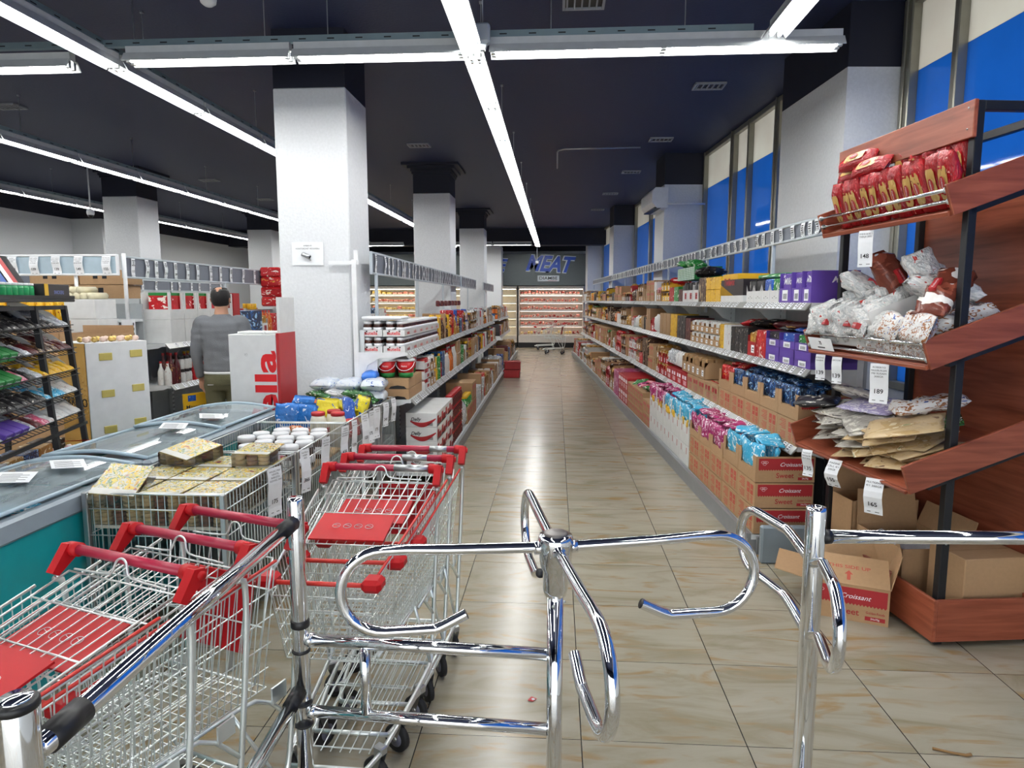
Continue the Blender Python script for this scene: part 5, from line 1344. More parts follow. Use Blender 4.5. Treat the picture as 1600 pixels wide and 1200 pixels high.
# ================================================================ wire bins
def wire_bin(x0, y0, x1, y1, z0, z1, label, dens=.032, glassy=False):
    t = thing('wire_bin', label, 'wire bin', (x0, y0, 0), 0, 'wire bins along the freezer')
    w, d = x1 - x0, y1 - y0; W = .0021
    def side(a, b, nm):
        m = MB(); L = (Vector(b) - Vector(a)).length; n = int(L/dens)
        for i in range(n + 1):
            p = Vector(a).lerp(Vector(b), i/n); m.wire((p.x, p.y, z0), (p.x, p.y, z1), W, ZINC)
        for f in (.0, .25, .62, .86, 1): 
            z = z0 + (z1 - z0)*f; m.tube([(a[0], a[1], z), (b[0], b[1], z)], .0045 if f == 1 else .003, ZINC, 6)
        m.build(nm, t)
    c = [(0, 0), (w, 0), (w, d), (0, d)]
    for i, nm in enumerate(('front_side', 'aisle_side', 'rear_side', 'freezer_side')):
        a, b = c[i], c[(i+1) % 4]; side((a[0], a[1], 0), (b[0], b[1], 0), nm)
    for (x, y) in c:
        m = MB(); m.box(x - .012, y - .012, 0, x + .012, y + .012, z1 + .004, STEEL, .003); m.build('leg', t)
    m = MB(); m.box(.004, .004, z0 + (z1 - z0)*.62 - .15, w - .004, d - .004, z0 + (z1-z0)*.62 - .14, STEEL); m.build('bin_shelf', t)
    return t
BX0, BX1 = -2.05, -1.43
wire_bin(BX0, 2.76, BX1, 3.56, .30, .80, 'nearest wire bin, full of biscuit packs with printed lids')
wire_bin(BX0, 3.60, BX1 + .0, 4.48, .30, .80, 'second wire bin, holding big spread jars')
wire_bin(BX0, 4.52, BX1 + .0, 5.28, .30, .80, 'third wire bin, with blue and yellow bags and white jars')
wire_bin(BX0, 5.31, BX1 + .02, 5.77, .30, .80, 'last wire bin, with tissue packs and green bags')
# biscuit packs
BISC = mat('biscuit', 'e0c088', .7, bump=(120, .4)); CHOC = mat('choc_biscuit', '945c3c', .7)
LIDP = printed('lid_print', [(0, '7a2c48'), (.36, 'c8a838'), (.45, 'c4c0b0'), (.53, '4a6a3a'), (.57, 'd0b84c'), (.64, 'a8a498'), (.69, '8a3c50')], 5, .25, .1)
CLEAR = glass_mat('clear_film', (.97, .97, .98), .95, .08)
def biscuit_pack():
    m = MB()
    for i in range(6):
        for k in range(3):
            m.lathe([(.027, 0), (.029, .004), (.029, .014), (.027, .018)], BISC if i % 2 == 0 else CHOC, (-.075 + (i % 3)*.062 - .0, -.06 + (i//3)*.12, k*.021), 10)
    return m
BPM = biscuit_pack().mesh('biscuit_pack'); 
m = MB(); m.box(-.093, -.119, .062, .093, .119, .066, LIDP); m.box(-.092, -.118, .0662, .092, -.075, .067, mat('lid_pale', 'c8c8c0', .3)); LPM = m.mesh('printed_lid')
m = MB(); m.box(-.096, -.123, 0, .096, .123, .061, CLEAR); CPM = m.mesh('clear_tray')
k = 0
for r in range(3):
    for c in range(3):
        for l in range(2 if True else 1):
            o = bpy.data.objects.new('biscuit_pack', BPM); COL.objects.link(o); o.location = (-1.94 + c*.2, 2.90 + r*.255, .655 + l*.07); o.rotation_euler = (0, 0, .03*(-1)**c)
            tag(o, 'biscuit pack with printed lid, %s layer of the nearest bin, %s row, %s column' % (['lower', 'upper'][l], ['front', 'middle', 'rear'][r], ['left', 'centre', 'right'][c]), 'biscuits', 'biscuit packs in the nearest bin')
            for me, nm in ((LPM, 'printed_lid'), (CPM, 'clear_tray')):
                p = bpy.data.objects.new(nm, me); COL.objects.link(p); p.parent = o
for i, (x, y, z, rot) in enumerate(((-1.955, 2.88, .775, (.34, .12, .2)), (-1.92, 3.40, .80, (.14, .16, -.3)), (-1.56, 3.42, .795, (.03, .02, .04)))):
    o = bpy.data.objects.new('biscuit_pack', BPM); COL.objects.link(o); o.location = (x, y, z); o.rotation_euler = rot
    tag(o, ['biscuit pack standing tilted at the front left corner of the nearest bin', 'biscuit pack tilted at the back left of the nearest bin', 'biscuit pack lying on top at the back right of the nearest bin'][i], 'biscuits', 'loose biscuit packs')
    for me, nm in ((LPM, 'printed_lid'), (CPM, 'clear_tray')):
        p = bpy.data.objects.new(nm, me); COL.objects.link(p); p.parent = o
m = MB(); m.box(BX0 + .02, 2.78, .635, BX1 - .02, 3.54, .65, mat('card_sheet', 'c0bcae', .7)); m.build('card_sheet', None, 'cardboard sheet under the biscuit packs in the nearest bin', 'sheet')
# big spread jars
k = 0
for r in range(5):
    for c in range(4):
        if (r, c) in ((0, 0), (1, 0), (4, 0)): continue
        spread_jar(-1.92 + c*.125 + (.04 if r % 2 else 0), 3.70 + r*.125 + .09, .64, 'big chocolate spread jar with white lid in the second wire bin', 'big spread jars in the second bin', 1.55, r + c)
m = MB(); m.box(BX0 + .02, 3.62, .625, BX1 - .02, 4.46, .64, PR['kraft']); m.build('card_sheet', None, 'cardboard sheet under the spread jars in the second bin', 'sheet')
# third bin
BLUEB = printed('blue_bag', [(0, 'd8e8f4'), (.36, '1f6ab8'), (.62, '2a7ccc'), (.7, 'f0f4f8')], 3, .25, .3); YELB = printed('yellow_bag', [(0, '2a5aa8'), (.38, 'd8c820'), (.62, 'e4d42c'), (.7, 'c83020')], 3, .3, .3)
PR['bluebag'] = BLUEB; PR['yellowbag'] = YELB; PR['greenbag'] = printed('green_bag', [(0, 'f0f0e4'), (.38, '2a5a2c'), (.56, '3f7a3c'), (.66, 'e4e8e0'), (.72, 'c8c040')], 4, .25, .3)
PR['tissue'] = printed('tissue_pack', [(0, '2a5ab0'), (.36, 'd8e0e8'), (.58, 'c0cce0'), (.68, '8aa0c8')], 3, .25, .2)
W0 = Frame(0, 0, 0)
for i, (v, x, y, z, rot, s) in enumerate((('bluebag', -1.93, 4.72, .80, (1.45, 0, .2), (.2, .17, .06)), ('bluebag', -1.80, 4.74, .80, (1.4, 0, -.1), (.2, .16, .06)), ('bluebag', -1.88, 4.9, .82, (1.4, .1, .1), (.22, .17, .06)), ('orange', -1.74, 4.92, .80, (1.4, 0, .3), (.2, .15, .05)),
        ('yellowbag', -1.66, 4.78, .82, (1.3, .1, .4), (.22, .16, .06)), ('yellowbag', -1.62, 5.02, .84, (.3, .2, 1.2), (.22, .15, .06)), ('blue', -1.55, 4.95, .82, (1.0, .3, .8), (.2, .1, .05)), ('blue', -1.7, 5.1, .83, (.4, .3, .2), (.2, .12, .06)), ('yellowbag', -1.5, 5.08, .81, (1.2, .2, -.3), (.2, .12, .05)), ('dark', -1.5, 5.2, .80, (1.0, 0, .5), (.2, .12, .06)), ('yellowbag', -1.85, 5.12, .82, (.2, .1, 1.4), (.24, .16, .06)))):
    o = bpy.data.objects.new('snack_bag', near_bag(v, *s, i)); COL.objects.link(o); o.location = (x, y, z); o.rotation_euler = rot
    tag(o, '%s bag in the third wire bin, %s' % ({'bluebag': 'bright blue', 'yellowbag': 'yellow', 'orange': 'orange', 'blue': 'blue and white', 'dark': 'dark'}[v], ['far left', 'left of the white label', 'behind the first blue bag', 'between blue and yellow bags', 'tall, just left of the jars', 'lying behind the jars', 'crumpled right of the jars', 'crumpled in the middle', 'at the right rim', 'at the far right corner', 'lying at the back left'][i]), 'snack bag', 'bags in the third bin')
MAYO = mat('mayonnaise', 'e4e0cc', .3); RL = CB['red']
for i, (x, y) in enumerate(((-1.66, 4.60), (-1.52, 4.60), (-1.58, 4.70))):
    t = thing('white_jar', 'tall white jar with red lid in the third wire bin, ' + ['left one', 'right one', 'one behind'][i], 'jar', (x, y, .62), 0, 'white jars with red lids')
    m = MB(); m.lathe([(.05, 0), (.058, .01), (.058, .17), (.05, .20), (.043, .215)], MAYO, n=20); m.build('jar_body', t)
    m = MB(); m.lathe([(.045, .215), (.048, .218), (.048, .235), (.044, .24)], RL, n=20); m.build('lid', t)
for i in range(10):
    o = bpy.data.objects.new('snack_bag', near_bag(['gold', 'orange', 'dark', 'red'][i % 4], .18, .14, .06, i)); COL.objects.link(o); o.location = (-1.92 + (i % 4)*.13, 4.65 + (i//4)*.2, .66 + .04*(i % 2)); o.rotation_euler = (.3*i, .2*i, i)
    tag(o, '%s bag deep inside the third wire bin' % ['gold', 'orange', 'dark', 'red'][i % 4], 'snack bag', '%s bags deep in the third bin' % ['gold', 'orange', 'dark', 'red'][i % 4])
# last bin
for i in range(6):
    m = MB(); m.bag(.30, .20, .11, PR['tissue'], i, 8, 6, rough=.12); o = m.build('tissue_pack', None, 'wrapped blue and white tissue pack in the last wire bin, %s row, %s' % (['lower', 'top'][i//3], ['left', 'middle', 'right'][i % 3]), 'tissue pack', 'tissue packs in the last bin', loc=(-1.94 + (i % 3)*.205, 5.62, .83 + (i//3)*.10)); o.rotation_euler = (0, 0, .1*(i % 3) - .1)
m = MB(); m.bag(.15, .13, .10, mat('blue_wrap', '2f6fc8', .3), 3, 8, 6, rough=.12); m.build('blue_pack', None, 'bright blue wrapped pack sitting on top of the tissue packs', 'pack', loc=(-1.58, 5.68, .99))
for i, (v, x, y, z, rot) in enumerate((('greenbag', -1.62, 5.46, .86, (.1, .1, 1.5)), ('greenbag', -1.58, 5.42, .81, (.0, -.1, 1.4)), ('greenbag', -1.93, 5.45, .85, (.1, .1, 1.2)), ('silver', -1.78, 5.48, .86, (.2, 0, 1.6)), ('silver', -1.7, 5.42, .80, (.1, .1, 1.3)))):
    o = bpy.data.objects.new('vegetable_bag', near_bag(v, .24, .16, .07, i)); COL.objects.link(o); o.location = (x, y, z); o.rotation_euler = rot
    tag(o, ['green and white bag on top at the right of the last bin', 'green bag under the top one at the right of the last bin', 'green bag at the left of the last bin', 'clear silver bag in the middle of the last bin', 'lower silver bag in the last bin'][i], 'bag', 'bags in the last bin')
# price tags hooked on the bins
TG = [(-1.418, 3.26, '175', ['MAGIC MIX', 'VENTEL', 'BISKOTA', 'VEZHVILL 200G'], .1), (-1.415, 3.68, '366', ['NUTELA', 'KREM', '1KG'], .08), (-1.415, 4.02, '299', ['NUTELA', 'CROISSANT', '600GR'], .08), (-1.415, 4.4, '435', ['KREMA', 'LAJTHI', 'GRANDE 6', 'UMLSPLIT'], .08),
      (-1.415, 4.62, '159', ['VAFER', 'BISKOTA'], .06), (-1.41, 4.88, '125', ['MAGIC', 'BISKOTA', 'CROKA'], .09), (-1.41, 5.04, '175', ['NUTELA', 'KREM'], .07), (-1.41, 5.2, '175', ['BOVELI', 'LOKOM'], .09), (-1.40, 5.45, '245', ['KAFE', 'TURKE'], .08), (-1.395, 5.7, '95', ['LETER', 'SALVET'], .07)]
for i, (x, y, n_, ls, w) in enumerate(TG):
    price_tag((x, y, .80), pi/2 - .35, n_, ls, 'long white tag reading %s on the wire bins, %s from the front' % (n_, ORD[i]), 'tags on the wire bins', curl=.012, W=w, H=.25 if i < 8 else .2)

# ================================================================ chest freezers
FGL = frosty('freezer_glass', 'd0e0e6')
FRC = mat('frost_inside', 'c8ccd0', .5); BLF = mat('lid_frame', 'a8bcc8', .35)
def freezer(y0, y1, label, x1=-2.085, x0=-2.72, zt=.80):
    t = thing('chest_freezer', label, 'freezer', (x0, y0, 0), 0, 'chest freezers at the left')
    w, L = x1 - x0, y1 - y0
    m = MB(); m.box(0, 0, .06, .05, L, zt - .09, TEAL); m.box(w - .05, 0, .06, w, L, zt - .09, TEAL); m.box(.05, 0, .06, w - .05, .05, zt - .09, TEAL); m.box(.05, L - .05, .06, w - .05, L, zt - .09, TEAL); m.box(.05, .05, .06, w - .05, L - .05, .3, FRC); m.box(.05, .05, .3, .056, L - .05, zt - .09, FRC); m.box(w - .056, .05, .3, w - .05, L - .05, zt - .09, FRC); m.box(.056, .05, .3, w - .056, .056, zt - .09, FRC); m.box(.056, L - .056, .3, w - .056, L - .05, zt - .09, FRC)
    for x in (.03, w - .08):
        for y in (.05, L - .1): m.box(x, y, 0, x + .05, y + .05, .06, BLACK)
    m.build('cabinet', t)
    m = MB(); c = .012
    m.box(-.012, -.012, zt - .09, .045, L + .012, zt, FRGREY, c); m.box(w - .045, -.012, zt - .09, w + .012, L + .012, zt, FRGREY, c); m.box(.045, -.012, zt - .09, w - .045, .045, zt, FRGREY, c); m.box(.045, L - .045, zt - .09, w - .045, L + .012, zt, FRGREY, c)
    m.build('rim', t)
    h = L/2
    for k in range(2):
        a = .03 + k*(h - .04); b = a + h - .0; zz = zt + .004 + .012*k
        def zc(x): return zz + .032*sin(pi*max(0, min(1, (x - .03)/(w - .06))))
        g = MB(); N = 10
        for i in range(N):
            xa = .03 + (w - .06)*i/N; xb = .03 + (w - .06)*(i+1)/N
            g.add([(xa, a, zc(xa)), (xb, a, zc(xb)), (xb, b, zc(xb)), (xa, b, zc(xa))], [(0, 1, 2, 3)], FGL, True)
        go = g.build('glass_lid', t)
        f = MB(); 
        for yy in (a, b): f.tube([(.03 + (w-.06)*i/N, yy, zc(.03 + (w-.06)*i/N) + .002) for i in range(N+1)], .011, BLF, 8)
        for xx in (.03, w - .03): f.tube([(xx, a, zz + .004), (xx, b, zz + .004)], .009, BLF, 8)
        f.build('lid_frame', go)
    return t
freezer(1.15, 3.22, 'teal chest freezer at the left edge with sliding glass lids')
freezer(3.30, 4.95, 'second chest freezer beyond the teal one, beside the wire bins', zt=.815)
q4 = random.Random(9)
for i in range(46):
    v = q4.choice(['white', 'silver', 'light blue', 'red', 'blue', 'silver', 'yellow', 'green']); fz = i % 2
    o = bpy.data.objects.new('frozen_pack', near_bag(v, .24, .16, .05, i % 5)); COL.objects.link(o)
    y = q4.uniform(1.9, 3.05) if fz == 0 else q4.uniform(3.45, 4.8)
    o.location = (q4.uniform(-2.58, -2.22), y, .42 + .02*(i//4) + q4.uniform(0, .02)); o.rotation_euler = (q4.uniform(-.2, .2), q4.uniform(-.2, .2), q4.uniform(0, 3))
    tag(o, '%s frozen food bag under the glass of the %s freezer' % (v, ['teal near', 'farther'][fz]), 'frozen food', '%s frozen bags in the %s freezer' % (v, ['near', 'farther'][fz]))
for i, (x, y, rz) in enumerate(((-2.36, 2.75, .5), (-2.30, 3.0, .7), (-2.30, 3.9, .4), (-2.25, 4.25, .5))):
    m = MB(); m.box(-.07, -.10, 0, .07, .10, .001, PAPER)
    for k in range(7): m.box(-.055, -.08 + k*.022, .001, .02 + .03*((k*3) % 2), -.074 + k*.022, .0014, INK)
    o = m.build('price_sheet', None, 'printed paper sheet lying on the freezer glass, ' + ORD[i] + ' from the front', 'paper', 'sheets on the freezers', loc=(x, y, .868 if i < 2 else .884)); o.rotation_euler = (0, .09, rz)

# ================================================================ bread rack at the right
RF = Frame(1.815, 3.19, .125)
RW, RL_, RH = .50, 1.05, 2.50      # depth (x), length (y), height
bx_, by_, _ = RF.w(0, 0)
t = thing('bread_rack', 'tall bread rack of cherry boards on a black steel frame at the right', 'bread rack', (bx_, by_, 0), RF.a)
def post(x, y):
    m = MB(); m.box(x, y, 0, x + .04, y + .04, RH, BLACKMETAL, .003); m.box(x + .005, y + .005, -.0, x + .035, y + .035, .006, RUBBER)
    for z in (.12, .5, .9, 1.5): m.tube([(x + .02, y - .001, z), (x + .02, y - .003, z)], .005, STEEL, 8)
    m.build('post', t)
for x in (0, RW - .04):
    for y in (0, RL_ - .04): post(x, y)
for y in (0, RL_ - .04):
    m = MB().box(.04, y + .002, RH - .042, RW - .04, y + .038, RH, BLACKMETAL, .003); m.build('top_bar', t); m = MB().box(.04, y + .002, .07, RW - .04, y + .038, .11, BLACKMETAL, .003); m.build('floor_bar', t)
m = MB(); m.box(RW - .038, .04, RH - .042, RW - .002, RL_ - .04, RH, BLACKMETAL, .003); m.build('top_bar', t)
m = MB(); m.box(-.022, -.015, RH - .16, -.002, RL_ + .02, RH - .0, WOOD, .003)
for z in (RH - .03, RH - .12): m.tube([(-.0215, .02, z), (-.024, .02, z)], .004, STEEL, 8)
m.build('header_board', t)
m = MB(); m.box(RW - .006, .04, .1, RW + .012, RL_ - .04, RH - .22, WOOD); m.build('back_board', t)
m = MB(); m.box(RW + .014, -.06, 0, RW + .075, .0, .72, WHITE, .004); m.build('white_foot_panel', t)
TILT = R_(20)
TR = []
def tray(z, depth, xo, rods, lip):
    """tilted bread tray; front lower edge at x = xo, height z"""
    tr = MB(); M = T((xo, 0, z)) @ RY(-TILT); tr.M = M
    L0, L1 = -.012, RL_ + .012
    tr.box(0, L0, 0, depth, L1, .016, WOOD, .002)
    o = tr.build('tray_floor', t)
    for y in (L0 - .018, L1):
        s = MB(); s.M = M; s.box(-.004, y, -.004, depth, y + .018, .135, WOOD2, .003); s.build('tray_end_board', t)
    s = MB(); s.M = M; s.box(-.016, L0, -.004, 0, L1, lip, WOOD, .003); s.build('tray_lip', t)
    if rods:
        for zz in rods:
            s = MB(); s.M = M; s.tube([(.006, L0, zz), (.006, L1, zz)], .0085, CHROME, 12)
            for y in (L0 - .0, L1 - .006): s.tube([(.006, y, zz), (.006, y + .006, zz)], .015, STEEL, 12)
            s.build('chrome_rod', t)
    for y in (0, RL_ - .035): s = MB(); s.M = M; s.box(.1, y, -.03, depth - .02, y + .035, -.006, BLACKMETAL); s.build('tray_bracket', t)
    TR.append(M); return M
M1 = tray(2.01, .50, -.085, (.06, .11), .02)
M2 = tray(1.33, .56, -.135, (.115, .04), .016)
M3 = tray(.755, .62, -.19, None, .012)
m = MB(); zb = .235
m.box(-.035, -.03, .03, -.017, RL_, zb, WOOD, .002); m.box(-.017, -.03, .03, RW - .03, -.012, zb, WOOD2, .002); m.box(-.017, RL_ - .018, .03, RW - .03, RL_, zb, WOOD, .002); m.box(-.017, -.012, .03, RW - .03, RL_ - .018, .05, WOOD); m.box(RW - .048, -.012, .03, RW - .03, RL_ - .018, zb, WOOD)
m.build('floor_bin', t)
RM = T(RF.w(0, 0)) @ RZ(RF.a)
def on(Mt, x, y, z, rot, me, name, label, cat, group, sc=None):
    o = bpy.data.objects.new(name, me); COL.objects.link(o)
    MM_ = RM @ Mt @ T((x, y, z)) @ rot; o.matrix_world = MM_
    o.location = MM_.to_translation(); o.rotation_euler = MM_.to_euler()
    return tag(o, label, cat, group)
# breadsticks/toast packs: red foil with gold oval window
GOLDW = printed('rusk_gold', [(0, '7a4a20'), (.38, 'c8a05a'), (.6, 'd8b878'), (.7, 'b88840')], 3, .35, .15)
REDF = printed('red_foil', [(0, 'e89a90'), (.33, '9c1018'), (.6, 'b81822'), (.72, '6a0a10')], 4, .22, .5)
PR['redfoil'] = REDF
def rusk(seed):
    m = MB(); m.bag(.27, .095, .075, REDF, seed, 12, 8, rough=.14)
    pts = []; N = 18
    ring = [(0.028*max(-1, min(1, 1.4*cos(2*pi*i/N))), .075*max(-1, min(1, 1.2*sin(2*pi*i/N)))) for i in range(N)]
    vs = [(x, y, .0405 - 2.2*x*x - .9*y*y*.5) for x, y in ring]; vs.append((0, 0, .043))
    m.add(vs, [(i, (i+1) % N, N) for i in range(N)], GOLDW, True)
    ring = [(.017*cos(2*pi*i/N), .032*sin(2*pi*i/N)) for i in range(N)]
    vs = [(x, y, .0445 - 1.5*x*x) for x, y in ring] + [(0, 0, .0455)]
    m.add(vs, [(i, (i+1) % N, N) for i in range(N)], CB['red'], True)
    m.text('FORMA', T((0, 0, .0462)) @ RZ(pi/2), .012, PAPER, width=.045)
    return m
RK = [rusk(i).mesh('rusk_pack') for i in range(3)]
UP = Matrix.Rotation(0, 4, 'X')
face = RY(-pi/2)      # label side turned to the aisle (-x)
k = 0
for i in range(11):
    y = .04 + i*.088
    on(M1, .075 + .01*(i % 2), y, .14, RX(pi/2 + .16) @ RZ(0) if 0 else (RY(-pi/2 + .25) @ RX(0) @ RZ(0) @ Matrix.Identity(4)) @ RZ(pi/2) @ RZ(pi/2 + .05*(i % 3)) @ Matrix.Identity(4) if 0 else Matrix(((0, 0, -1, 0), (1, 0, 0, 0), (0, -1, 0, 0), (0, 0, 0, 1))) @ RZ(.12*((i % 3) - 1)), RK[i % 3], 'rusk_pack', 'red rusk pack standing behind the rods, top tray, %s from the camera end' % ORD[i], 'rusk pack', 'standing rusk packs on the top tray')
for i, (y, z, a, w) in enumerate(((.66, .30, 0, 'lower lying one over the standing packs'), (.80, .355, .06, 'upper lying one over the standing packs'), (.93, .29, -.1, 'lying one at the far end'), (.30, .285, .15, 'lying one at the middle'))):
    if i == 3: continue
    on(M1, .13 + .03*i, y, z - .0, RZ(.1 + a) @ RX(-.0) @ RY(-.6), RK[i % 3], 'rusk_pack', 'red foil rusk pack on the top tray, ' + w, 'rusk pack', 'lying rusk packs on the top tray')
for i in range(5): on(M1, .2 + .0*i, .10 + i*.1, .17 + .01*i, Matrix(((0, 0, -1, 0), (1, 0, 0, 0), (0, -1, 0, 0), (0, 0, 0, 1))) @ RX(.1), RK[i % 3], 'rusk_pack', 'red rusk pack in the back row, top tray, %s from the camera end' % ORD[i], 'rusk pack', 'back row rusk packs on the top tray')
for i in range(3): on(M1, .36, .12 + i*.2, .06, RZ(.2*i), RK[i % 3], 'rusk_pack', 'red rusk pack lying flat at the back, top tray, %s from camera end' % ORD[i], 'rusk pack', 'rusk packs at the back of the top tray')
# middle tray: card box of white flatbread bags, bread bags
BRW = printed('bread_white', [(0, 'b83a34'), (.33, 'e0e0de'), (.5, 'c8cccd'), (.62, 'dcdcdc'), (.68, '9c3a38'), (.70, 'd8dade')], 4, .25, 1.0); PR['breadwhite'] = BRW
BRB = printed('bread_brown', [(0, 'e4e0dc'), (.40, '6a3428'), (.55, '884838'), (.64, 'c8ccd2')], 1.6, .25, .4, (.6, 2.6, .6), .4); PR['breadbrown'] = BRB
BUN = printed('bun_pack', [(0, '2a4a90'), (.34, 'dcdad8'), (.53, '94603a'), (.60, 'dcdad8'), (.67, '5a78b0'), (.7, 'f0f0f0')], 4.5, .25, .3); PR['bun'] = BUN
m = MB(); th = .004; CI = mat('carton_inside', 'b89a74', .8)
m.box(0, 0, 0, .38, .56, th, CI); m.box(0, 0, 0, th, .56, .16, CB['white']); m.box(.38 - th, 0, 0, .38, .56, .20, CI); m.box(0, 0, 0, .38, th, .20, CB['white']); m.box(0, .56 - th, 0, .38, .56, .2, CI)
o = m.build('bread_carton', None, 'white open carton full of white flatbread bags on the middle tray', 'carton'); Mx = RM @ M2 @ T((.03, .40, .05)); o.location = Mx.to_translation(); o.rotation_euler = Mx.to_euler()
q5 = random.Random(4)
for i in range(20):
    r, c = i//4, i % 4
    on(M2, .09 + c*.09 + q5.uniform(-.01, .01), .46 + (r % 5)*.11 + q5.uniform(-.01, .01), .17 + .02*q5.random() + .03*(c > 1), RZ(q5.uniform(-.4, .4)) @ RX(pi/2 - .25 + q5.uniform(-.3, .3)) @ RY(q5.uniform(-.3, .3)), near_bag('breadwhite', .2, .16, .05, i % 5), 'flatbread_bag', 'white flatbread bag crowded in the open carton on the middle tray', 'bread bag', 'white flatbread bags in the open carton')
for i in range(9):
    on(M2, .05 + .02*(i % 2), .04 + i*.115, .17, RZ(q5.uniform(-.3, .3)) @ RX(.2*q5.uniform(-1, 1)) @ RY(-.9), near_bag('breadwhite' if i > 2 else 'bun', .16, .14, .07, i % 5), 'bread_bag', '%s bread bag leaning over the middle tray rod, %s from camera end' % ('blue and white' if i < 3 else 'white', ORD[i]), 'bread bag', 'bags along the front rod')
for i in range(8):
    on(M2, .055, .03 + i*.075, .055, Matrix(((0, 0, -1, 0), (1, 0, 0, 0), (0, -1, 0, 0), (0, 0, 0, 1))), near_bag('bun', .085, .08, .06, i % 4), 'bun_pack', 'brown bun pack under the middle tray rod, %s from the camera end' % ORD[i], 'bun pack', 'bun packs under the rod')
m = MB(); m.box(-.002, 0, 0, 0, .26, .075, PAPER); m.text('75', axes((-.003, .13, .045), (0, -1, 0), (0, 0, 1)), .03, INK, bold=.02); m.box(-.003, .09, .014, -.002, .17, .02, INK)
o = m.build('paper_sign', None, 'white paper sign behind the front rod at the far end of the middle tray', 'sign'); Mx = RM @ M2 @ T((-.002, .78, .02)); o.location = Mx.to_translation(); o.rotation_euler = Mx.to_euler()
BB = [('breadbrown', .32, .60, .33, (1.2, .2, .2), 'brown bread loaf bag standing with its twisted end up'), ('breadwhite', .38, .40, .30, (.9, .1, -.3), 'white bread bag standing behind the black post'), ('breadwhite', .28, .78, .28, (.8, .3, .5), 'white bag at the far back of the middle tray'), ('breadwhite', .34, .26, .26, (.5, .2, 1.1), 'white toast bag lying behind the post'),
      ('breadbrown', .25, .13, .27, (.35, .15, -1.15), 'big white and brown toast loaf lying near the camera end'), ('bun', .22, .14, .12, (.2, .2, .9), 'striped bun bag under the toast loaf'), ('bun', .38, .19, .12, (.3, -.1, 1.3), 'striped bun bag at the back near the camera end'), ('bun', .14, .2, .13, (.2, .1, .6), 'striped bun bag just behind the black post')]
for i, (v, x, y, z, r, l) in enumerate(BB):
    on(M2, x, y, z, RZ(r[2]) @ RX(r[0]) @ RY(r[1]), near_bag(v, .34 if i < 5 else .24, .15, .11, i), 'bread_bag', l + ', middle tray', 'bread bag', None)
# lower tray: flat tortilla packs
TOR = printed('tortilla', [(0, '6a4a30'), (.34, 'c8b088'), (.56, 'b89a68'), (.66, 'e0d4b8'), (.72, '7a8a4a')], 2.5, .3, .3); TORS = printed('tortilla_silver', [(0, '403838'), (.38, 'a8a49c'), (.55, 'c8c4b8'), (.66, '8a7c64')], 3, .2, .4); TORV = printed('tortilla_violet', [(0, 'f0ecf0'), (.4, 'a8a0c8'), (.55, 'd8d4e4'), (.66, '7a6ca8')], 4, .25, .3)
PR['tortilla'] = TOR; PR['tsilver'] = TORS; PR['tviolet'] = TORV
for i in range(44):
    v = q5.choice(['tortilla', 'tortilla', 'tsilver']) if i < 28 else q5.choice(['tsilver', 'tortilla', 'tsilver'])
    y = q5.uniform(.19, .55) if v == 'tortilla' else q5.uniform(.45, .88)
    l = i//4
    on(M3, q5.uniform(.14, .26), y, .03 + l*.0165, RZ(q5.uniform(-.7, .7)) @ RX(q5.uniform(-.06, .06)) @ RY(q5.uniform(-.05, .08)), near_bag(v, .30, .25, .018, i % 5), 'flatbread_pack', '%s flat tortilla pack in the pile on the lower tray' % {'tortilla': 'beige', 'tsilver': 'grey shiny'}[v], 'flatbread', '%s tortilla packs on the lower tray' % v.replace('tsilver', 'grey'))
for i, (v, x, y, z, r, s, l) in enumerate((('tviolet', .3, .62, .22, (.1, .1, .3), (.34, .24, .03), 'violet striped wrap pack on top of the pile'), ('bun', .38, .28, .25, (.1, .0, 1.25), (.34, .13, .07), 'white roll pack with blue and red print lying across the lower tray'), ('tsilver', .30, .74, .28, (.5, .2, 1.0), (.30, .22, .04), 'grey pack printed with fine text leaning on the pile'), ('dark', .16, .98, .24, (.2, .1, .9), (.24, .2, .05), 'dark wrapper pack at the far end of the lower tray'),
        ('tortilla', .20, .22, .215, (.04, .02, .9), (.34, .28, .02), 'large beige flat pack on top near the post'), ('greenbag', .30, .17, .2, (.05, .05, 1.0), (.26, .2, .02), 'flat pack with a green label near the camera end'))):
    on(M3, x, y, z, RZ(r[2]) @ RX(r[0]) @ RY(r[1]), near_bag(v, *s, i), 'flatbread_pack', l, 'flatbread', None)
# tags hanging from the trays
def rack_tag(Mt, y, num, lines, label, curl=.012, W=.065, H=.17, zoff=0, rz=-pi/2):
    p = RM @ Mt @ Vector((-.022, y, .0 + zoff)); price_tag(tuple(p), RF.a + rz, num, lines, label, 'tags on the bread rack', curl, W, H)
rack_tag(M1, .60, '148', ['FORMA BUKE 1', 'THEKJA 200G'], 'long white tag reading 148 under the top bread tray', .008, .075, .19, rz=-pi/2 + .6)
rack_tag(M2, .90, '139', ['INTEGRALE', 'GABIA'], 'white tag reading 139 at the far end of the middle bread tray', .012, .055, .15, rz=-pi/2 + .6)
rack_tag(M2, .72, '139', ['GARCE KORRA'], 'white tag reading 139 nearer the post under the middle bread tray', .012, .055, .15, rz=-pi/2 + .6)
rack_tag(M2, .32, '189', ['ROBERTO', 'MAXIBURGER', 'ME SUSAM', '300GR'], 'white tag reading 189 under the middle bread tray', .016, .085, .20, rz=-pi/2 + .7)
rack_tag(M3, .86, '135', ['TACOS INT', 'TORTILLA ME', 'DRITHRA'], 'curled white tag reading 135 on the lower bread tray', .03, .06, .16, rz=-pi/2 + .6, zoff=.02)
rack_tag(M3, .56, '155', ['PIADINE', 'CELL 4/1', '300GR'], 'strongly curled white tag in the middle of the lower bread tray', .045, .075, .15, rz=-pi/2 + .5, zoff=.03)
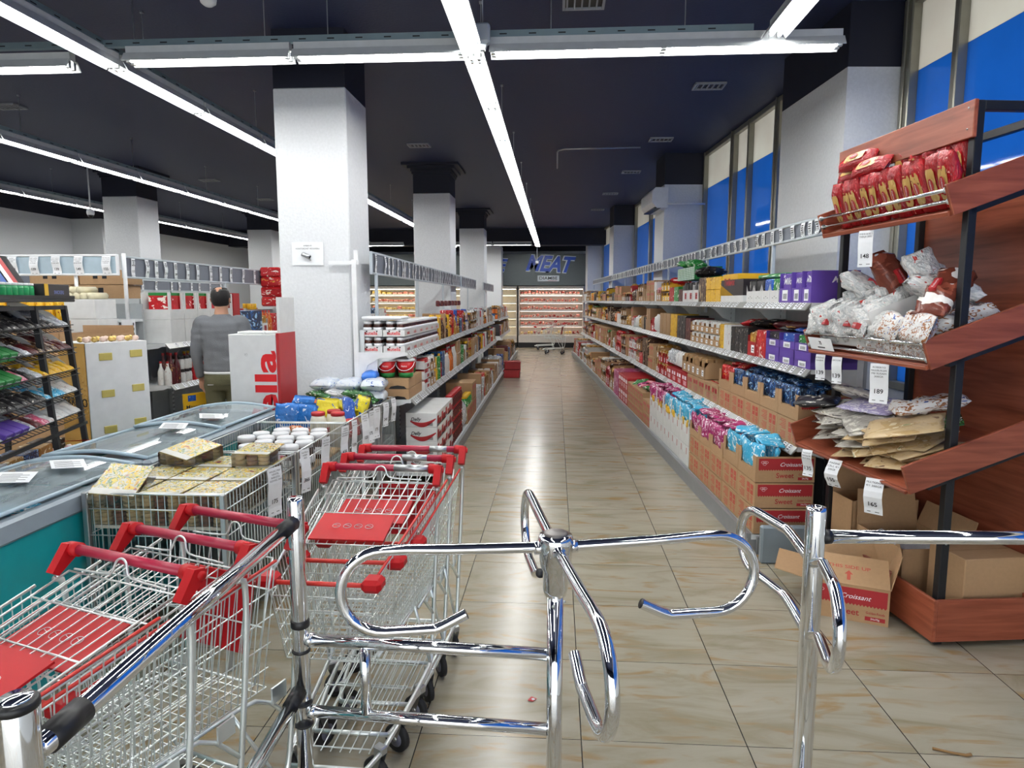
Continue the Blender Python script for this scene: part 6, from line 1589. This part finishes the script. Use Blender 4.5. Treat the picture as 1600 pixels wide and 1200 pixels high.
rack_tag(M3, .20, '165', ['MULTIGRAIN', '4/1 300GR'], 'curled white tag reading 165 on the lower bread tray nearest the post', .03, .085, .18, rz=-pi/2 + .7, zoff=.02)
# cartons in the floor bin
def open_box(w, d, h, m1=KRAFT, fl=None, th=.005):
    m = MB(); m.box(0, 0, 0, w, d, th, m1); m.box(0, 0, 0, w, th, h, m1); m.box(0, d - th, 0, w, d, h, m1); m.box(0, 0, 0, th, d, h, m1); m.box(w - th, 0, 0, w, d, h, m1); return m
def flap(m, a, b, out, L, m1=KRAFT, th=.004):
    """flap hinged on a-b going along out"""
    a, b = Vector(a), Vector(b); o = Vector(out).normalized()*L; n = (b - a).cross(o).normalized()*th
    e = (b - a).normalized()*.01
    vs = [a, b, b + o - e, a + o + e]; m.add([*vs, *[v + n for v in vs]], [(0, 1, 2, 3), (7, 6, 5, 4), (0, 4, 5, 1), (1, 5, 6, 2), (2, 6, 7, 3), (3, 7, 4, 0)], m1); return m
def rput(m, name, label, cat, x, y, z, rz=0, group=None):
    o = m.build(name, None, label, cat, group); Mx = RM @ T((x, y, z)) @ RZ(rz); o.location = Mx.to_translation(); o.rotation_euler = Mx.to_euler(); return o
m = MB(); m.box(0, 0, 0, .34, .24, .36, KRAFT, .004); m.box(.0, .118, .3605, .34, .122, .361, KRAFTD); rput(m, 'kraft_carton', 'tall plain kraft carton in the floor bin near the camera end', 'carton', .14, .02, .052, .05)
m = open_box(.36, .42, .30); flap(m, (0, .42, .30), (.36, .42, .30), (0, .15, .9), .2); flap(m, (.36, 0, .3), (.36, .42, .3), (.3, 0, .9), .14); rput(m, 'kraft_carton', 'open kraft carton with raised flaps in the middle of the floor bin', 'carton', .03, .32, .052)
m = open_box(.40, .22, .42); flap(m, (0, .22, .42), (.40, .22, .42), (0, .2, 1), .2); rput(m, 'kraft_carton', 'large upright kraft carton at the far end of the floor bin', 'carton', .02, .78, .052, 0)
m = MB(); m.bag(.36, .3, .16, mat('clear_wrap', 'b8bcc0', .18, bump=(30, .8)), 2, 14, 10, rough=.5); rput(m, 'plastic_wrap', 'crumpled clear plastic wrap inside the open carton of the floor bin', 'plastic wrap', .20, .53, .26)

# ---- croissant carton on the floor
FB = Frame(1.33, 3.50, -R_(22))
t = thing('floor_carton', 'open croissant carton standing on the floor by the bread rack, flaps spread', 'carton', FB.w(0, 0), FB.a)
m = sweet_carton(.34, .38, .19, True); m.build('carton_body', t)
m = MB(); flap(m, (0, 0, .19), (.38, 0, .19), (0, .75, .62), .17)
d = Vector((0, .75, .62)).normalized(); nrm = Vector((1, 0, 0)).cross(d)
Mf = axes(Vector((.19, 0, .19)) + d*.10 + nrm*.0055, (1, 0, 0), d); m.text('THIS SIDE UP', Mf, .026, RINK, bold=.015, width=.2)
Mf2 = axes(Vector((.19, 0, .19)) + d*.05 + nrm*.0055, (1, 0, 0), d); m.M = Mf2; m.add([(-.008, -.025, 0), (.008, -.025, 0), (.008, .008, 0), (-.008, .008, 0)], [(0, 1, 2, 3)], RINK); m.add([(-.02, .008, 0), (.02, .008, 0), (0, .03, 0)], [(0, 1, 2)], RINK); m.M = Matrix.Identity(4)
m.build('front_flap', t)
m = MB(); flap(m, (.38, 0, .19), (.38, .34, .19), (.25, .2, 1), .18); m.build('right_flap', t)
m = MB(); flap(m, (0, .34, .19), (.38, .34, .19), (-.1, .6, .8), .16); m.build('back_flap', t)
m = MB(); flap(m, (0, .34, .19), (0, 0, .19), (-1, .1, .12), .17); m.build('left_flap', t)
for i in range(3):
    o = bpy.data.objects.new('snack_bag', near_bag('yellow' if i == 2 else 'light blue', .22, .16, .07, i)); COL.objects.link(o); o.location = FB.w(.08 + i*.11, .22, .17); o.rotation_euler = (0, .1, FB.a + .3)
    tag(o, '%s snack pack inside the open floor carton, %s' % ('yellow' if i == 2 else 'light blue', ['left', 'middle', 'right'][i]), 'snack bag', 'packs in the floor carton')
m = MB(); m.box(0, 0, 0, .34, .05, .24, mat('grey_tub', '7c8890', .4), .01); m.build('grey_tub', None, 'grey plastic tub edge standing behind the floor carton', 'tub', loc=FR.w(.02, -.66, .0), rz=FR.a)
# litter
m = MB(); m.quad((-.02, -.01, .002), (.0, -.02, .004), (.02, .005, .002), (-.005, .015, .005), CB['red']); m.quad((.0, -.012, .0045), (.012, -.006, .005), (.006, .006, .004), (-.004, .002, .005), PAPER); m.build('paper_scrap', None, 'tiny torn red and white scrap on the floor by the turnstile', 'scrap', loc=(-.085, 2.62, 0))
m = MB(); m.tube([(-.06, .02, .006), (-.01, .0, .007), (.04, -.012, .006), (.06, -.008, .007)], [.005, .004, .005, .006], KRAFTD, 6); m.build('twig', None, 'small dry brown twig on the floor at the lower right', 'twig', loc=(1.45, 2.38, 0))

# ================================================================ display boxes on the left
t = thing('spread_display', 'tall white and red cardboard display with vertical red lettering before the big column', 'display', (-2.52, 5.08, 0))
m = MB(); m.box(0, 0, 0, .375, .30, 1.375, CB['white'], .003); m.build('white_front', t)
m = MB(); m.box(.377, -.002, 0, .40, .33, 1.385, CB['red']); m.box(.377, .03, 1.385, .40, .33, 1.66, CB['white']); m.build('side_wing', t)
m = MB(); m.text('nutella', axes((.285, -.0015, .74), (0, 0, 1), (-1, 0, 0)), .235, NRED, bold=.03, width=1.02); m.build('lettering', t); m = MB(); m.text('R', axes((.135, -.0015, 1.22), (1, 0, 0), (0, 0, 1)), .012, INK); m.tube([(.135 + .011*cos(a), -.001, 1.22 + .011*sin(a)) for a in [k*pi/6 for k in range(12)]], .0007, INK, 4, closed=True); m.build('registered_mark', t)
for i in range(3):
    m = MB(); m.box(0, 0, 0, .105, .2, .018, CB['white'], .003); m.build('flat_box', None, 'flat white box lying on top of the red and white display, %s' % ['left', 'middle', 'right'][i], 'box', 'flat boxes on the display', loc=(-2.47 + i*.11, 5.13, 1.377))
# gold display with white side
FD = Frame(-3.17, 4.42, R_(-28))   # local y runs along the white side (away to the right), local -x is the gold face
GOLDF = mat('gold_foil', 'd0a04a', .16, 1, bump=(5, .8))
ang = math.atan2(4.80 - 4.42, -3.0 + 3.20)
t = thing('praline_display', 'tall cardboard praline display with white side and shiny gold front', 'display', (-3.20, 4.42, 0), ang)
m = MB(); m.box(0, 0, 0, .43, .36, 1.345, CB['white'], .003); m.build('white_body', t)
m = MB(); m.box(-.004, .004, .0, -.001, .36, 1.34, GOLDF); m.text('FERRERO', axes((-.006, .19, .93), (0, -1, 0), (0, 0, 1)), .085, INK, width=.34); m.build('gold_front', t)
for z, x in ((1.245, .13), (1.255, .345), (.985, .13), (1.005, .345), (.73, .13), (.755, .345)):
    m = MB(); m.box(x - .045, -.006, z - .026, x + .045, 0, z + .026, mat('gold_label', 'c8b868', .35, .3), .003); m.build('gold_label', t)
q6 = random.Random(2)
for i in range(14):
    m = MB(); m.lathe([(.004, 0), (.017, .006), (.022, .02), (.017, .034), (.004, .04)], [mat('praline_pale', 'e4c8b8', .35), mat('praline_gold', 'c8a860', .25, .6)][i % 2], n=10)
    a = Vector((.03 + (i % 7)*.058, .05 + (i//7)*.07, 1.345)); w = RZ(ang) @ a
    m.build('wrapped_praline', None, '%s wrapped praline in the open top of the gold and white display' % ['pale pink', 'gold'][i % 2], 'praline', '%s pralines on the display' % ['pale', 'gold'][i % 2], loc=(w.x - 3.20, w.y + 4.42, w.z))

# ================================================================ black snack rack
FK = Frame(-3.24, 4.30, R_(16))     # local y backwards = towards the camera; front faces +x
kx, ky, _ = FK.w(0, 0)
t = thing('snack_rack', 'black steel snack rack with tilted trays of sweets at the left edge', 'snack rack', (kx, ky, 0), FK.a)
KL = 1.3
def kpost(y, lean=.10):
    m = MB(); m.tube([(.02 + lean, y, 0), (.0, y, 1.60)], .022, BLACKMETAL, 4, smooth=False); m.build('post', t)
kpost(0); kpost(-.42); kpost(-1.25)
m = MB()
for y in (0, -.42, -1.25): m.tube([(-.42, y, 0), (-.36, y, 1.60)], .02, BLACKMETAL, 4, smooth=False); m.tube([(-.38, y, .08), (.11, y, .08)], .016, BLACKMETAL, 4, smooth=False)
m.tube([(0, 0, 1.59), (0, -KL, 1.59)], .018, BLACKMETAL, 4, smooth=False); m.tube([(-.36, 0, 1.59), (-.36, -KL, 1.59)], .018, BLACKMETAL, 4, smooth=False); m.tube([(.08, 0, .82), (.08, -KL, .82)], .014, BLACKMETAL, 4, smooth=False)
m.build('frame_bars', t)
m = MB(); m.box(-.40, -KL, 1.625, .06, .03, 1.645, BLACKMETAL, .004); m.box(.045, -KL, 1.645, .06, .03, 1.665, BLACKMETAL); m.build('top_tray', t)
TZ = [1.44, 1.29, 1.15, 1.01, .87]
TK = R_(24)
for z in TZ:
    M = T((.03 + (1.6 - z)*.06, 0, z)) @ RY(-TK + 0); M = T((.035 + (1.6 - z)*.06, 0, z)) @ RY(TK) @ RZ(pi)
    s = MB(); s.M = T((.035 + (1.6 - z)*.06, 0, z))
    for k in range(9): s.tube([(-.045*k, .01, .0 + .02*k), (-.045*k, -KL, .0 + .02*k)], .003, BLACKMETAL, 4, smooth=False)
    s.tube([(.0, .01, .035), (.0, -KL, .035)], .004, BLACKMETAL, 4, smooth=False)
    for k in range(26): s.wire((0, -.05*k, -.002), (-.36, -.05*k, .158), .0025, BLACKMETAL)
    s.build('wire_tray', t)
    for y in (.004, -.40):
        s = MB(); s.add([(.0 + .035 + (1.6-z)*.06, y, z), (-.34 + (1.6-z)*.06, y, z + .155), (-.34 + (1.6-z)*.06, y, z + .21), (-.10 + (1.6-z)*.06, y, z + .12)], [(0, 1, 2, 3), (3, 2, 1, 0)], CB['white']); s.build('tray_divider', t)
KCOL = [['dark', 'dark', 'dark', 'silver'], ['green', 'dark', 'brown', 'dark red'], ['green', 'yellow', 'yellow', 'yellow'], ['dark', 'dark', 'light blue', 'white'], ['purple', 'white', 'white', 'white']]
for ti, z in enumerate(TZ):
    y = -.02; i = 0
    while y > -KL + .1:
        v = KCOL[ti][min(3, int((-y)/.42*1.0)) if y > -.42 else 0] if y < -.42 else KCOL[ti][3 if y > -.2 else 2]
        for r in range(2):
            w = FK.w(.035 + (1.6 - z)*.06 - .07 - r*.13, y - .045, z + .055 + r*.055)
            if i % 3 == 2 and r == 1: continue
            if v in ('green', 'purple') and (r == 1 or i % 4 == 3 or y > -.66): v = ['dark', 'pink', 'dark red', 'silver'][(i + ti) % 4]
            M = T(w) @ RZ(FK.a) @ RY(TK) @ RX(0)
            kind = 'gum_box' if v in ('green', 'purple') else 'chocolate_bar'
            if v in ('green', 'purple'):
                key = ('gum', v)
                if key not in SC:
                    mm = MB(); mm.box(-.06, -.042, -.02, .06, .042, .03, {'green': CB['green'], 'purple': CB['purple']}[v], .004); mm.text('Orbit', axes((.0605, 0, .006), (0, 1, 0), (0, 0, 1)), .022, PAPER, bold=.02, shear=.2); SC[key] = mm.mesh('gum_box')
                me = SC[key]
            else: me = near_bag(v, .13, .085, .035, i % 5)
            o = bpy.data.objects.new(kind, me); COL.objects.link(o); o.location = w; o.rotation_euler = M.to_euler() if v in ('green', 'purple') else (RZ(FK.a) @ RY(TK) @ RZ(pi/2)).to_euler()
            tag(o, '%s %s on the %s tray of the black snack rack' % (v, 'gum box' if kind == 'gum_box' else 'sweet bar pack', ['highest wire', 'second wire', 'middle wire', 'fourth wire', 'lowest wire'][ti]), 'sweets', '%s packs on rack tray %s' % (v, ORD[ti]))
        y -= .092; i += 1
# green gum bottles on the top tray, display carton
m = MB(); m.lathe([(.026, 0), (.03, .008), (.03, .06), (.027, .075)], mat('green_bottle', '2c9a5c', .2), n=14); GB = m.mesh('gum_bottle'); m = MB(); m.lathe([(.024, .075), (.029, .078), (.029, .088), (.026, .09)], WHITE, n=14); GL = m.mesh('lid')
for i in range(16):
    w = FK.w(-.02 - (i % 2)*.07, -.42 - (i//2)*.066, 1.646); o = bpy.data.objects.new('gum_bottle', GB); COL.objects.link(o); o.location = w; tag(o, 'green gum bottle with white lid on top of the black snack rack', 'gum bottle', 'green gum bottles on the rack'); l = bpy.data.objects.new('lid', GL); COL.objects.link(l); l.parent = o
m = MB(); m.box(-.28, -.18, 0, .05, .18, .09, CB['dark'], .003); m.text('SNICKERS', axes((.051, .02, .04), (0, 1, 0), (0, 0, 1)), .03, mat('soft_blue', '6a78b8', .4), bold=.02, width=.14); m.box(.05, -.18, 0, .052, -.13, .09, CB['yellow'])
m.add([(-.20, -.18, .09), (-.20, .18, .09), (-.30, .18, .27), (-.30, -.18, .27)], [(0, 1, 2, 3), (3, 2, 1, 0)], CB['dark'])
for (y0, y1, c) in ((-.14, -.06, CB['blue']), (-.04, .02, PAPER), (.02, .08, CB['red'])): m.add([(-.199, y0, .10), (-.199, y1, .10), (-.292, y1, .265), (-.292, y0, .265)], [(0, 1, 2, 3)], c)
m.build('bar_carton', None, 'dark chocolate bar carton with striped raised lid on top of the snack rack', 'carton', loc=FK.w(0, -.20, 1.646), rz=FK.a)
# red wire basket with eggs and purple bags below
t = thing('red_basket', 'red wire basket hanging low on the black snack rack', 'basket', FK.w(.10, -.45, .60), FK.a)
m = MB()
for z in (0, .05, .1): m.tube([(0, .42, z), (0, -.8, z), (-.3, -.8, z), (-.3, .42, z)], .003, REDTUBE, 5, closed=True)
for k in range(28): m.wire((0, .42 - k*.045, 0), (0, .42 - k*.045, .1), .002, REDTUBE)
m.build('basket_wires', t)
m = MB(); m.box(-.3, -.8, -.003, 0, .42, .0, BLACKMETAL); m.build('basket_floor', t)
EGG = MB(); EGG.lathe([(.004, 0), (.02, .008), (.028, .026), (.026, .045), (.016, .062), (.003, .07)], printed('egg', [(0, 'f4f0f0'), (.45, 'e8b0b0'), (.6, 'e8c8c4'), (.7, 'c86a70')], 2, .35, 0), n=12); EGG = EGG.mesh('chocolate_egg')
for i in range(24):
    o = bpy.data.objects.new('chocolate_egg', EGG); COL.objects.link(o); o.location = FK.w(.06 - (i % 3)*.062, -.12 - (i//3)*.058, .602 + .03*(i % 2)); o.rotation_euler = (.3, .2, i); tag(o, 'pink and white chocolate egg in the red wire basket', 'chocolate egg', 'eggs in the red basket')
for i in range(9):
    o = bpy.data.objects.new('sweet_bag', near_bag(['magenta', 'purple'][i % 2], .16, .12, .06, i % 5)); COL.objects.link(o); o.location = FK.w(.12 - (i % 2)*.1, -.12 - i*.085, .50 + .02*(i % 3)); o.rotation_euler = (.3*i, .4, i*.8); tag(o, '%s sweet bag on the low shelf under the red basket' % ['magenta', 'purple'][i % 2], 'sweet bag', '%s bags under the red basket' % ['magenta', 'purple'][i % 2])
m = MB(); m.box(-.34, -1.25, .44, .22, .05, .455, BLACKMETAL); 
for y in (-1.2, 0): m.box(-.3, y, 0, -.27, y + .03, .44, BLACKMETAL); m.box(.16, y, 0, .19, y + .03, .44, BLACKMETAL)
m.build('low_shelf', None, 'low black shelf under the snack rack holding purple sweet bags', 'shelf', loc=FK.w(0, 0), rz=FK.a)
for i in range(6):
    m = MB(); m.box(-.08, -.09, 0, .08, .09, .12, PR[['dark', 'gold', 'dark blue', 'gold', 'silver', 'dark'][i]], .004); m.build('sweet_box', None, '%s sweet box behind the eggs on the snack rack, %s from the right' % (['dark', 'gold', 'navy', 'gold', 'silver', 'dark'][i], ORD[i]), 'box', 'boxes behind the eggs', loc=FK.w(-.13, -.1 - i*.19, .605), rz=FK.a)
# red crates in the aisle
for i in range(2):
    m = MB(); w, d, h = .34, .30, .17
    m.box(0, 0, 0, w, .008, h, CB['red']); m.box(0, d - .008, 0, w, d, h, CB['red']); m.box(0, 0, 0, .008, d, h, CB['red']); m.box(w - .008, 0, 0, w, d, h, CB['red']); m.box(0, 0, 0, w, d, .008, CB['red']); m.box(-.008, -.008, h - .03, w + .008, d + .008, h - .012, CB['red'])
    m.box(.02, .02, .01, w - .02, d - .02, h - .04, PR['dark red'])
    m.build('red_crate', None, 'red plastic crate on the floor by the left shelves, ' + ['bottom one', 'top one'][i], 'crate', 'red crates', loc=(-1.10 + i*.02, 14.25 + i*.02, i*.175), rz=.1*i)
# yellow board by the freezer
m = MB(); m.box(0, 0, 0, .30, .012, .20, CB['yellow']); m.text('Mayonese', axes((.15, -.001, .06), (1, 0, 0), (0, 0, 1)), .05, INK, width=.24, bold=.01); m.box(.05, -.001, .12, .14, 0, .18, PR['blue'])
m.build('yellow_sign_card', None, 'yellow card reading Mayonese on the lowest shelf behind the person', 'card', loc=(-3.72, 6.5, .50), rz=1.1)

# ================================================================ the shopper, seen from behind
PX, PY = -3.34, 6.62
HEAD = R_(8)
person = thing('person', 'balding man in a grey jumper and olive trousers standing with his back to the camera', 'person', (PX, PY, 0), HEAD)
def ell(c, rx, ry, n=18, tilt=(0, 0), p=1.0):
    out = []
    for j in range(n):
        a = 2*pi*j/n; x = rx*(abs(cos(a))**p)*(1 if cos(a) > 0 else -1); y = ry*(abs(sin(a))**p)*(1 if sin(a) > 0 else -1)
        out.append((c[0] + x, c[1] + y, c[2] + x*tilt[0] + y*tilt[1]))
    return out
def limb(m, pts, rs, mt, n=14):
    m.tube(smooth_path(pts, 2), [r for r in interp(rs, len(smooth_path(pts, 2)))], mt, n)
def interp(rs, n):
    return [rs[min(len(rs)-1, int(i/(n-1)*(len(rs)-1)))] * (1 - ((i/(n-1)*(len(rs)-1)) % 1)) + rs[min(len(rs)-1, int(i/(n-1)*(len(rs)-1)) + 1)] * ((i/(n-1)*(len(rs)-1)) % 1) for i in range(n)]
def remeshed(m, name, mt, voxel, parent, smooth=6):
    o = m.build(name, parent); md = o.modifiers.new('r', 'REMESH'); md.mode = 'VOXEL'; md.voxel_size = voxel; md.use_smooth_shade = True
    s = o.modifiers.new('s', 'SMOOTH'); s.iterations = smooth; s.factor = .5
    dg = bpy.context.evaluated_depsgraph_get(); me = bpy.data.meshes.new_from_object(o.evaluated_get(dg)); o.modifiers.clear(); o.data = me
    me.materials.clear(); me.materials.append(mt); me.polygons.foreach_set('use_smooth', [True]*len(me.polygons)); return o
# +y is the way he faces (away from the camera)
sh = 1.43
def arm_pts(s): return [(s*.175, -.01, sh - .01), (s*.215, -.015, sh - .05), (s*.262, -.02, 1.12), (s*.262, .02, .98), (s*.252, .05, .86)]
b = MB()
b.loft([ell((0, .0, z), rx, ry, 20, p=.9) for z, rx, ry in ((.84, .165, .12), (.92, .17, .125), (1.02, .165, .12), (1.15, .17, .12), (1.28, .185, .12), (1.38, .18, .105), (1.44, .13, .085), (1.49, .068, .068), (1.54, .06, .062), (1.60, .062, .066))], SKIN)
# head: skull, jaw, ears, nose, brow
hz = 1.635
b.loft([ell((0, y, z), rx, ry, 20) for z, rx, ry, y in ((1.535, .03, .035, .04), (1.55, .052, .062, .03), (1.58, .066, .085, .02), (1.62, .075, .096, .008), (1.66, .079, .1, .0), (1.70, .077, .098, -.003), (1.735, .065, .083, -.004), (1.757, .04, .052, -.004), (1.765, .012, .015, -.004))], SKIN)
for s in (-1, 1):
    b.loft([ell((s*(.076 + .008*k), -.004 - .004*k, 1.63), .006, .018 - .002*k, 10) for k in range(1)] + [ell((s*.088, -.01, 1.645 + .0), .006, .02, 10)], SKIN) if 0 else b.tube([(s*.074, .0, 1.605), (s*.088, -.012, 1.625), (s*.091, -.014, 1.65), (s*.08, -.004, 1.664)], [.008, .011, .012, .007], SKIN, 8)
    limb(b, arm_pts(s) + [(s*.25, .06, .84)], [.06, .055, .046, .042, .032, .027], SKIN)
    # hand
    w = Vector((s*.25, .065, .83)); b.tube([w, w + Vector((0, .012, -.04)), w + Vector((-s*.002, .02, -.085))], [.026, .036, .034], SKIN, 12)
    for f, (oy, L) in enumerate(((.03, .072), (.012, .08), (-.006, .076), (-.022, .06))):
        p0 = w + Vector((-s*.004, .014 + oy, -.08)); b.tube([p0, p0 + Vector((-s*.008, .006, -L*.45)), p0 + Vector((-s*.026, .010, -L*.85)), p0 + Vector((-s*.04, .012, -L*.98))], [.010, .0092, .0085, .007], SKIN, 8)
    p0 = w + Vector((-s*.002, .042, -.03)); b.tube([p0, p0 + Vector((-s*.010, .026, -.028)), p0 + Vector((-s*.02, .034, -.058))], [.012, .0105, .008], SKIN, 8)
    limb(b, [(s*.085, 0, .90), (s*.095, 0, .75), (s*.10, .01, .48), (s*.105, -.005, .30), (s*.105, -.01, .08)], [.085, .08, .055, .052, .035], SKIN)
    b.loft([ell((s*.11, y, .035), .035, .02, 12) for y in (-.05, .02, .10, .16)], SKIN) if 0 else b.tube([(s*.105, -.05, .035), (s*.11, .03, .038), (s*.115, .12, .03), (s*.118, .17, .025)], [.03, .034, .034, .022], SKIN, 12)
b.tube([(0, .098, 1.66), (0, .112, 1.635), (0, .118, 1.625)], [.007, .011, .012], SKIN, 8); b.tube([(-.03, .094, 1.672), (0, .099, 1.674), (.03, .094, 1.672)], .008, SKIN, 8); b.tube([(-.02, .09, 1.585), (0, .097, 1.585), (.02, .09, 1.585)], .007, SKIN, 8)
remeshed(b, 'body', SKIN, .0075, person, 3)
JUMP = mat('grey_jumper', '6e7176', .9, bump=(140, .35)); JEAN = mat('olive_trousers', '5e5c44', .85, bump=(90, .3)); HAIR = mat('dark_hair', '120f10', .6, bump=(160, .5))
g = MB()
g.loft([ell((0, y, z), rx, ry, 24, p=.88) for z, rx, ry, y in ((.925, .188, .146, .0), (.95, .196, .15, .0), (1.0, .19, .146, .0), (1.10, .188, .142, -.004), (1.22, .2, .142, -.008), (1.34, .222, .136, -.008), (1.40, .215, .122, -.006), (1.43, .175, .108, -.003), (1.458, .125, .095, 0), (1.485, .085, .085, 0), (1.50, .074, .076, .002))], JUMP)
for s in (-1, 1): limb(g, [(s*.11, -.01, sh - .045)] + arm_pts(s), [.075, .082, .078, .066, .054, .045, .04], JUMP)
q7 = random.Random(1)
o = remeshed(g, 'jumper', JUMP, .011, person, 7)
for v in o.data.vertices:
    k = mnoise.noise(Vector((v.co.x*5, v.co.y*5, v.co.z*22)))*.006 + mnoise.noise(v.co*14)*.004; v.co += v.normal*k
m = MB(); m.loft([ell((0, .0, z), .192, .148, 24, p=.88) for z in (.905, .93)], WHITE); m.build('shirt_hem', person)
g = MB()
g.loft([ell((0, y, z), rx, ry, 22, p=.9) for z, rx, ry, y in ((.74, .17, .12, -.0), (.80, .185, .142, -.01), (.86, .188, .148, -.008), (.93, .182, .14, .0))], JEAN)
for s in (-1, 1): limb(g, [(s*.09, -.01, .86), (s*.098, -.005, .75), (s*.105, .01, .5), (s*.11, .0, .3), (s*.112, -.005, .07)], [.108, .104, .085, .078, .068], JEAN)
o = remeshed(g, 'trousers', JEAN, .011, person, 5)
for v in o.data.vertices: v.co += v.normal*(mnoise.noise(Vector((v.co.x*6, v.co.y*6, v.co.z*16)))*.008)
m = MB(); m.box(-.12, -.158, .80, -.05, -.150, .802, INK); m.box(-.115, -.160, .802, -.06, -.152, .808, WHITE); m.box(.05, -.158, .80, .12, -.150, .802, INK); m.build('back_pocket', person)
m = MB()
for s in (-1, 1): m.tube([(s*.105, -.06, .03), (s*.11, .03, .035), (s*.117, .13, .03), (s*.12, .19, .026)], [.036, .042, .042, .03], BLACK, 12)
m.build('shoes', person)
# hair: shell round the back and sides with a bare crown
h = MB(); N = 28; rings = []
for k in range(12):
    f = k/11; z = 1.565 + f*.19
    r = []
    for j in range(N):
        a = pi + 2*pi*j/N
    rings.append(z)
vs = []; fs = []; NA = 36; NK = 14
import itertools
prof = [(1.535, .03, .035, .04), (1.55, .052, .062, .03), (1.58, .066, .085, .02), (1.62, .075, .096, .008), (1.66, .079, .1, .0), (1.70, .077, .098, -.003), (1.735, .065, .083, -.004), (1.757, .04, .052, -.004), (1.765, .012, .015, -.004)]
def pr(z):
    for (a, b_) in zip(prof, prof[1:]):
        if a[0] <= z <= b_[0]:
            f = (z - a[0])/(b_[0] - a[0]); return [a[i] + (b_[i] - a[i])*f for i in (1, 2, 3)]
    return [prof[-1][i] for i in (1, 2, 3)]
for k in range(NK+1):
    z = 1.572 + (1.745 - 1.572)*k/NK; rx, ry, cy = pr(z)
    for j in range(NA+1):
        a = pi*1.02 + (pi*.96)*j/NA + 0     # back half, from ear to ear
        a = -pi/2 - pi*.56 + (pi*1.12)*j/NA
        side = abs(j/NA - .5)*2
        e = .012 + .003*mnoise.noise(Vector((a*4, z*60, 0)))
        zz = z + (.03*side**3 if k < 3 else 0)
        e *= min(1, (k+.6)/2)
        vs.append(((rx + e)*cos(a), cy + (ry + e)*sin(a), zz))
    
for k in range(NK):
    for j in range(NA):
        if k >= NK - 2 and abs(j/NA - .5) < .05 + .03*(k - NK + 2): continue
        i = k*(NA+1) + j; fs.append((i, i+1, i+NA+2, i+NA+1))
h.add(vs, fs, HAIR, True)
# thin ring over the crown, leaving the bald spot
vs = []; fs = []
for k in range(5):
    z = 1.745 + [0, .006, .011, .015, .018][k]*.7; rx, ry, cy = pr(min(z, 1.757))
    sc_ = [1.0, .93, .84, .74, .66][k]
    for j in range(NA):
        a = 2*pi*j/NA; vs.append((.064*sc_*cos(a), .004 + .085*sc_*sin(a) + .0, z + .004))
for k in range(4):
    for j in range(NA):
        if sin(2*pi*(j + .5)/NA) < -.75: continue
        i = k*NA + j; fs.append((i, k*NA + (j+1) % NA, (k+1)*NA + (j+1) % NA, i + NA))
h.add(vs, fs, HAIR, True)
ho = h.build('hair', person)
so = ho.modifiers.new('s', 'SOLIDIFY'); so.thickness = .008; so.offset = -1

# ================================================================ turn the stock list into objects
def word(n): return n
SEEN = {}; USED = set()
for r in RUNS:
    cn = colname(r['kind'], r['var']); kn = KINDS[r['kind']][1]
    p = r['prev']
    l = '%s %s %s' % (cn, kn, r['where'])
    if p: l += ', next to the ' + colname(p['kind'], p['var']) + ' ' + {'carton': 'cartons', 'box': 'packets', 'plain': 'boxes', 'bag': 'bags', 'jar': 'jars', 'bottle': 'bottles', 'can': 'tins'}[p['kind']]
    SEEN[l] = SEEN.get(l, 0) + 1; k = SEEN[l]
    if k > 1:
        l0 = '%s %s %s' % (cn, kn, r['where']); l = l0 + ', %s such run%s' % (ORD[min(k, 16)-1], ' by ' + colname(p['kind'], p['var']) if p else '')
    l = ' '.join(l.split()[:16]); base = '%s %s %s' % (cn, kn, r['where']); n_ = 1
    while l in USED: n_ += 1; l = base + ', %s from the front' % (ORD[n_-1] + ' run' if n_ <= 16 else '%dth run' % n_)
    if len(l.split()) > 16: l = base + ', %s run' % (ORD[n_-1] if n_ <= 16 else 'far')
    USED.add(l); r['label'] = l; r['group'] = 'run of ' + l
STOCK.sort(key=lambda s: -s[0])
cnt = {}; rest = {}
for s in STOCK:
    _, kind, var, wpos, rz, dims, run = s
    k = cnt[kind] = cnt.get(kind, 0) + 1
    if k > 300: rest.setdefault(kind, []).append(s); continue
    pr = proto(kind, var)
    if pr[1] is None: pr[1] = pr[0].mesh(KINDS[kind][0])
    o = bpy.data.objects.new(KINDS[kind][0], pr[1]); COL.objects.link(o); o.location = wpos; o.rotation_euler = (0, 0, rz); o.scale = dims
    tag(o, run['label'], KINDS[kind][1], run['group'])
    if kind == 'jar':
        if pr[2] is None: pr[2] = pr[0].lid.mesh('lid')
        l = bpy.data.objects.new('lid', pr[2]); COL.objects.link(l); l.parent = o
for kind, lst in rest.items():
    big = MB()
    for _, kk, var, wpos, rz, dims, run in lst:
        pr = proto(kind, var)[0]; M = T(wpos) @ RZ(rz) @ Matrix.Diagonal((dims[0], dims[1], dims[2], 1))
        for mb in ([pr, pr.lid] if kind == 'jar' else [pr]):
            b = len(big.v); big.v += [tuple(M @ Vector(v)) for v in mb.v]; mp = [big.mi(x) for x in mb.mats]
            big.f += [tuple(b + i for i in f) for f in mb.f]; big.m += [mp[i] for i in mb.m]; big.sm += mb.sm
    big.build('far_' + KINDS[kind][0] + 's', None, 'mass of small distant %ss far down the shelves' % KINDS[kind][1], KINDS[kind][1], kind='stuff')
print('STOCK', cnt, {k: len(v) for k, v in rest.items()})
